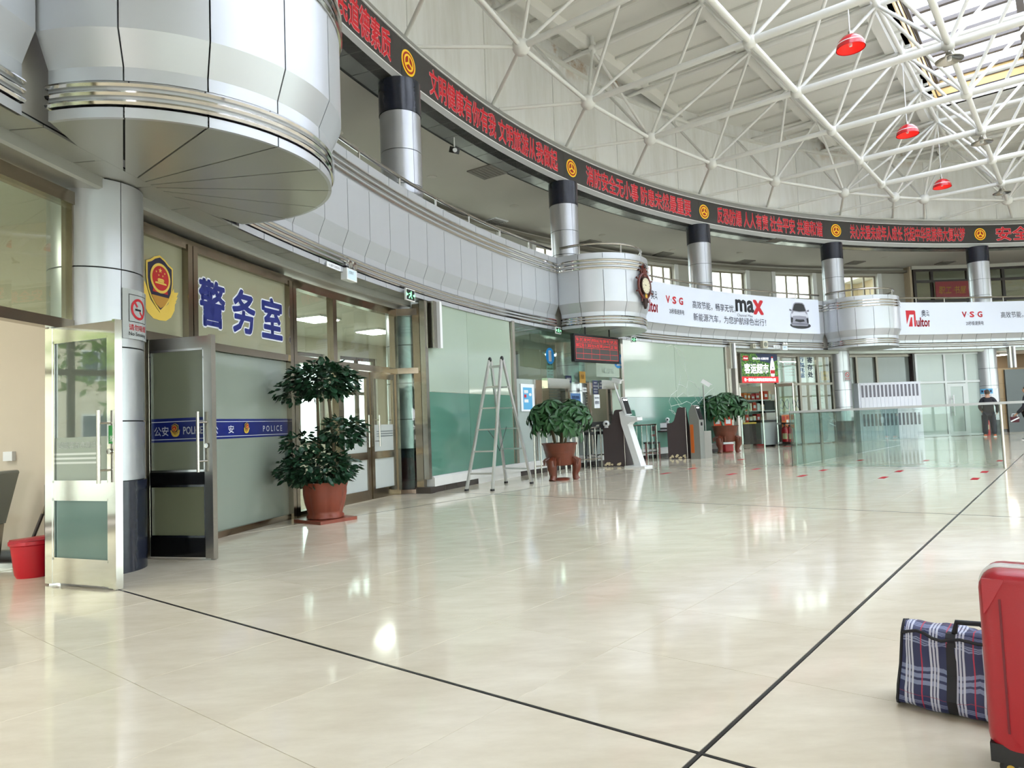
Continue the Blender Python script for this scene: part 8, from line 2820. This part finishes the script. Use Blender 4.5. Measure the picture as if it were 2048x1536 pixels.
# ================================================================== outside: forecourt, blocks of flats, trees
og = tag(empty('ground_outside', (HC[0], HC[1], -0.3)), 'pale paved forecourt outside the building', 'ground', kind='structure')
MB().lathe([(29.2, -0.14), (160, -0.14), (160, -0.4), (29.2, -0.4)], (HC[0], HC[1], 0), 48).build('paving', mat('outside_paving', (176, 172, 162), rough=0.9, var=0.08, vscale=0.3), og)
FLAT1 = mat('cream_facade', (214, 200, 176), rough=0.8)
FLAT2 = mat('blue_grey_facade', (150, 160, 176), rough=0.8)
FLAT3 = mat('brick_orange_facade', (186, 118, 78), rough=0.8)
WPANE = mat('dark_window_pane', (60, 72, 84), rough=0.1)


def block(label, a, R, w, d, h, m):
    c = hp(R, a, -0.14)
    t = tag(empty('apartment_block', c, rad(a)), label, 'building')
    MB().box((0, 0, h / 2), (d, w, h)).build('wall', m, t, local=True)
    MB().box((0, 0, h + 0.2), (d + 0.5, w + 0.5, 0.4)).build('roof', FLAT2, t, local=True)
    nz_, ny_ = int(h / 3.1), int(w / 3.2)
    for k in range(nz_):
        for j in range(ny_):
            y = (j - (ny_ - 1) / 2) * 3.2
            o = MB().box((-d / 2 - 0.02, y, 1.8 + 3.1 * k), (0.08, 1.5, 1.5)).build('window', WHITE, t, local=True)
            MB().box((-d / 2 - 0.07, y - 0.36, 1.15 + 3.1 * k + 0.65), (0.04, 0.64, 1.34)).build('window_pane', WPANE, t, local=True)
            MB().box((-d / 2 - 0.07, y + 0.36, 1.15 + 3.1 * k + 0.65), (0.04, 0.64, 1.34)).build('window_pane', WPANE, t, local=True)
    return t


block('cream block of flats mirrored in the open glass door', 182.0, 62, 16, 10, 22, FLAT1)
block('blue-grey block of flats mirrored beside the cream one', 172.5, 75, 14, 10, 30, FLAT2)
block('low orange brick block seen past the double glass doors', 154.0, 60, 22, 10, 12, FLAT3)
BARK = mat('tree_bark', (96, 80, 62), rough=0.9)
SPRING = mat('spring_leaf', (142, 178, 62), rough=0.7, var=0.25, vscale=3)


def street_tree(label, a, R, h, seed):
    r = random.Random(seed)
    c = hp(R, a, -0.14)
    t = tag(empty('street_tree', c, 0), label, 'tree', 'young trees on the forecourt')
    mb = MB().tube([(0, 0, 0), (0.05, 0.02, h * 0.35), (0, 0.06, h * 0.8)], [0.14, 0.10, 0.04], 8)
    for k in range(7):
        z = h * (0.35 + 0.07 * k)
        an = k * 2.4
        mb.tube([(0, 0, z), (cos(an) * h * 0.16, sin(an) * h * 0.16, z + h * 0.14)], [0.04, 0.015], 6)
    mb.build('trunk', BARK, t, local=True, smooth=True)
    mb = MB()
    for k in range(900):
        u = r.uniform(-1, 1)
        an = r.uniform(0, 2 * PI)
        q = r.uniform(0.35, 1.0)
        s = math.sqrt(1 - u * u) * q
        p = Vector((cos(an) * s * h * 0.27, sin(an) * s * h * 0.27, h * 0.64 + u * q * h * 0.36))
        d = Vector((r.uniform(-1, 1), r.uniform(-1, 1), r.uniform(-1, 1))).normalized()
        e = d.orthogonal().normalized()
        L = r.uniform(0.10, 0.2)
        mb.add([p, p + d * L + e * L * 0.4, p + d * L * 2, p + d * L - e * L * 0.4], [(0, 1, 2, 3)])
    mb.build('foliage', SPRING, t, local=True, kind='stuff')


street_tree('young spring-green tree mirrored in the open glass door', 180.2, 34, 6.5, 1)
street_tree('spring-green tree standing left of the mirrored one', 184.0, 36, 7.5, 2)
street_tree('spring-green tree beyond the passage windows', 156.5, 34, 6.0, 3)
street_tree('thin spring-green tree near the orange brick block', 151.0, 36, 6.5, 4)
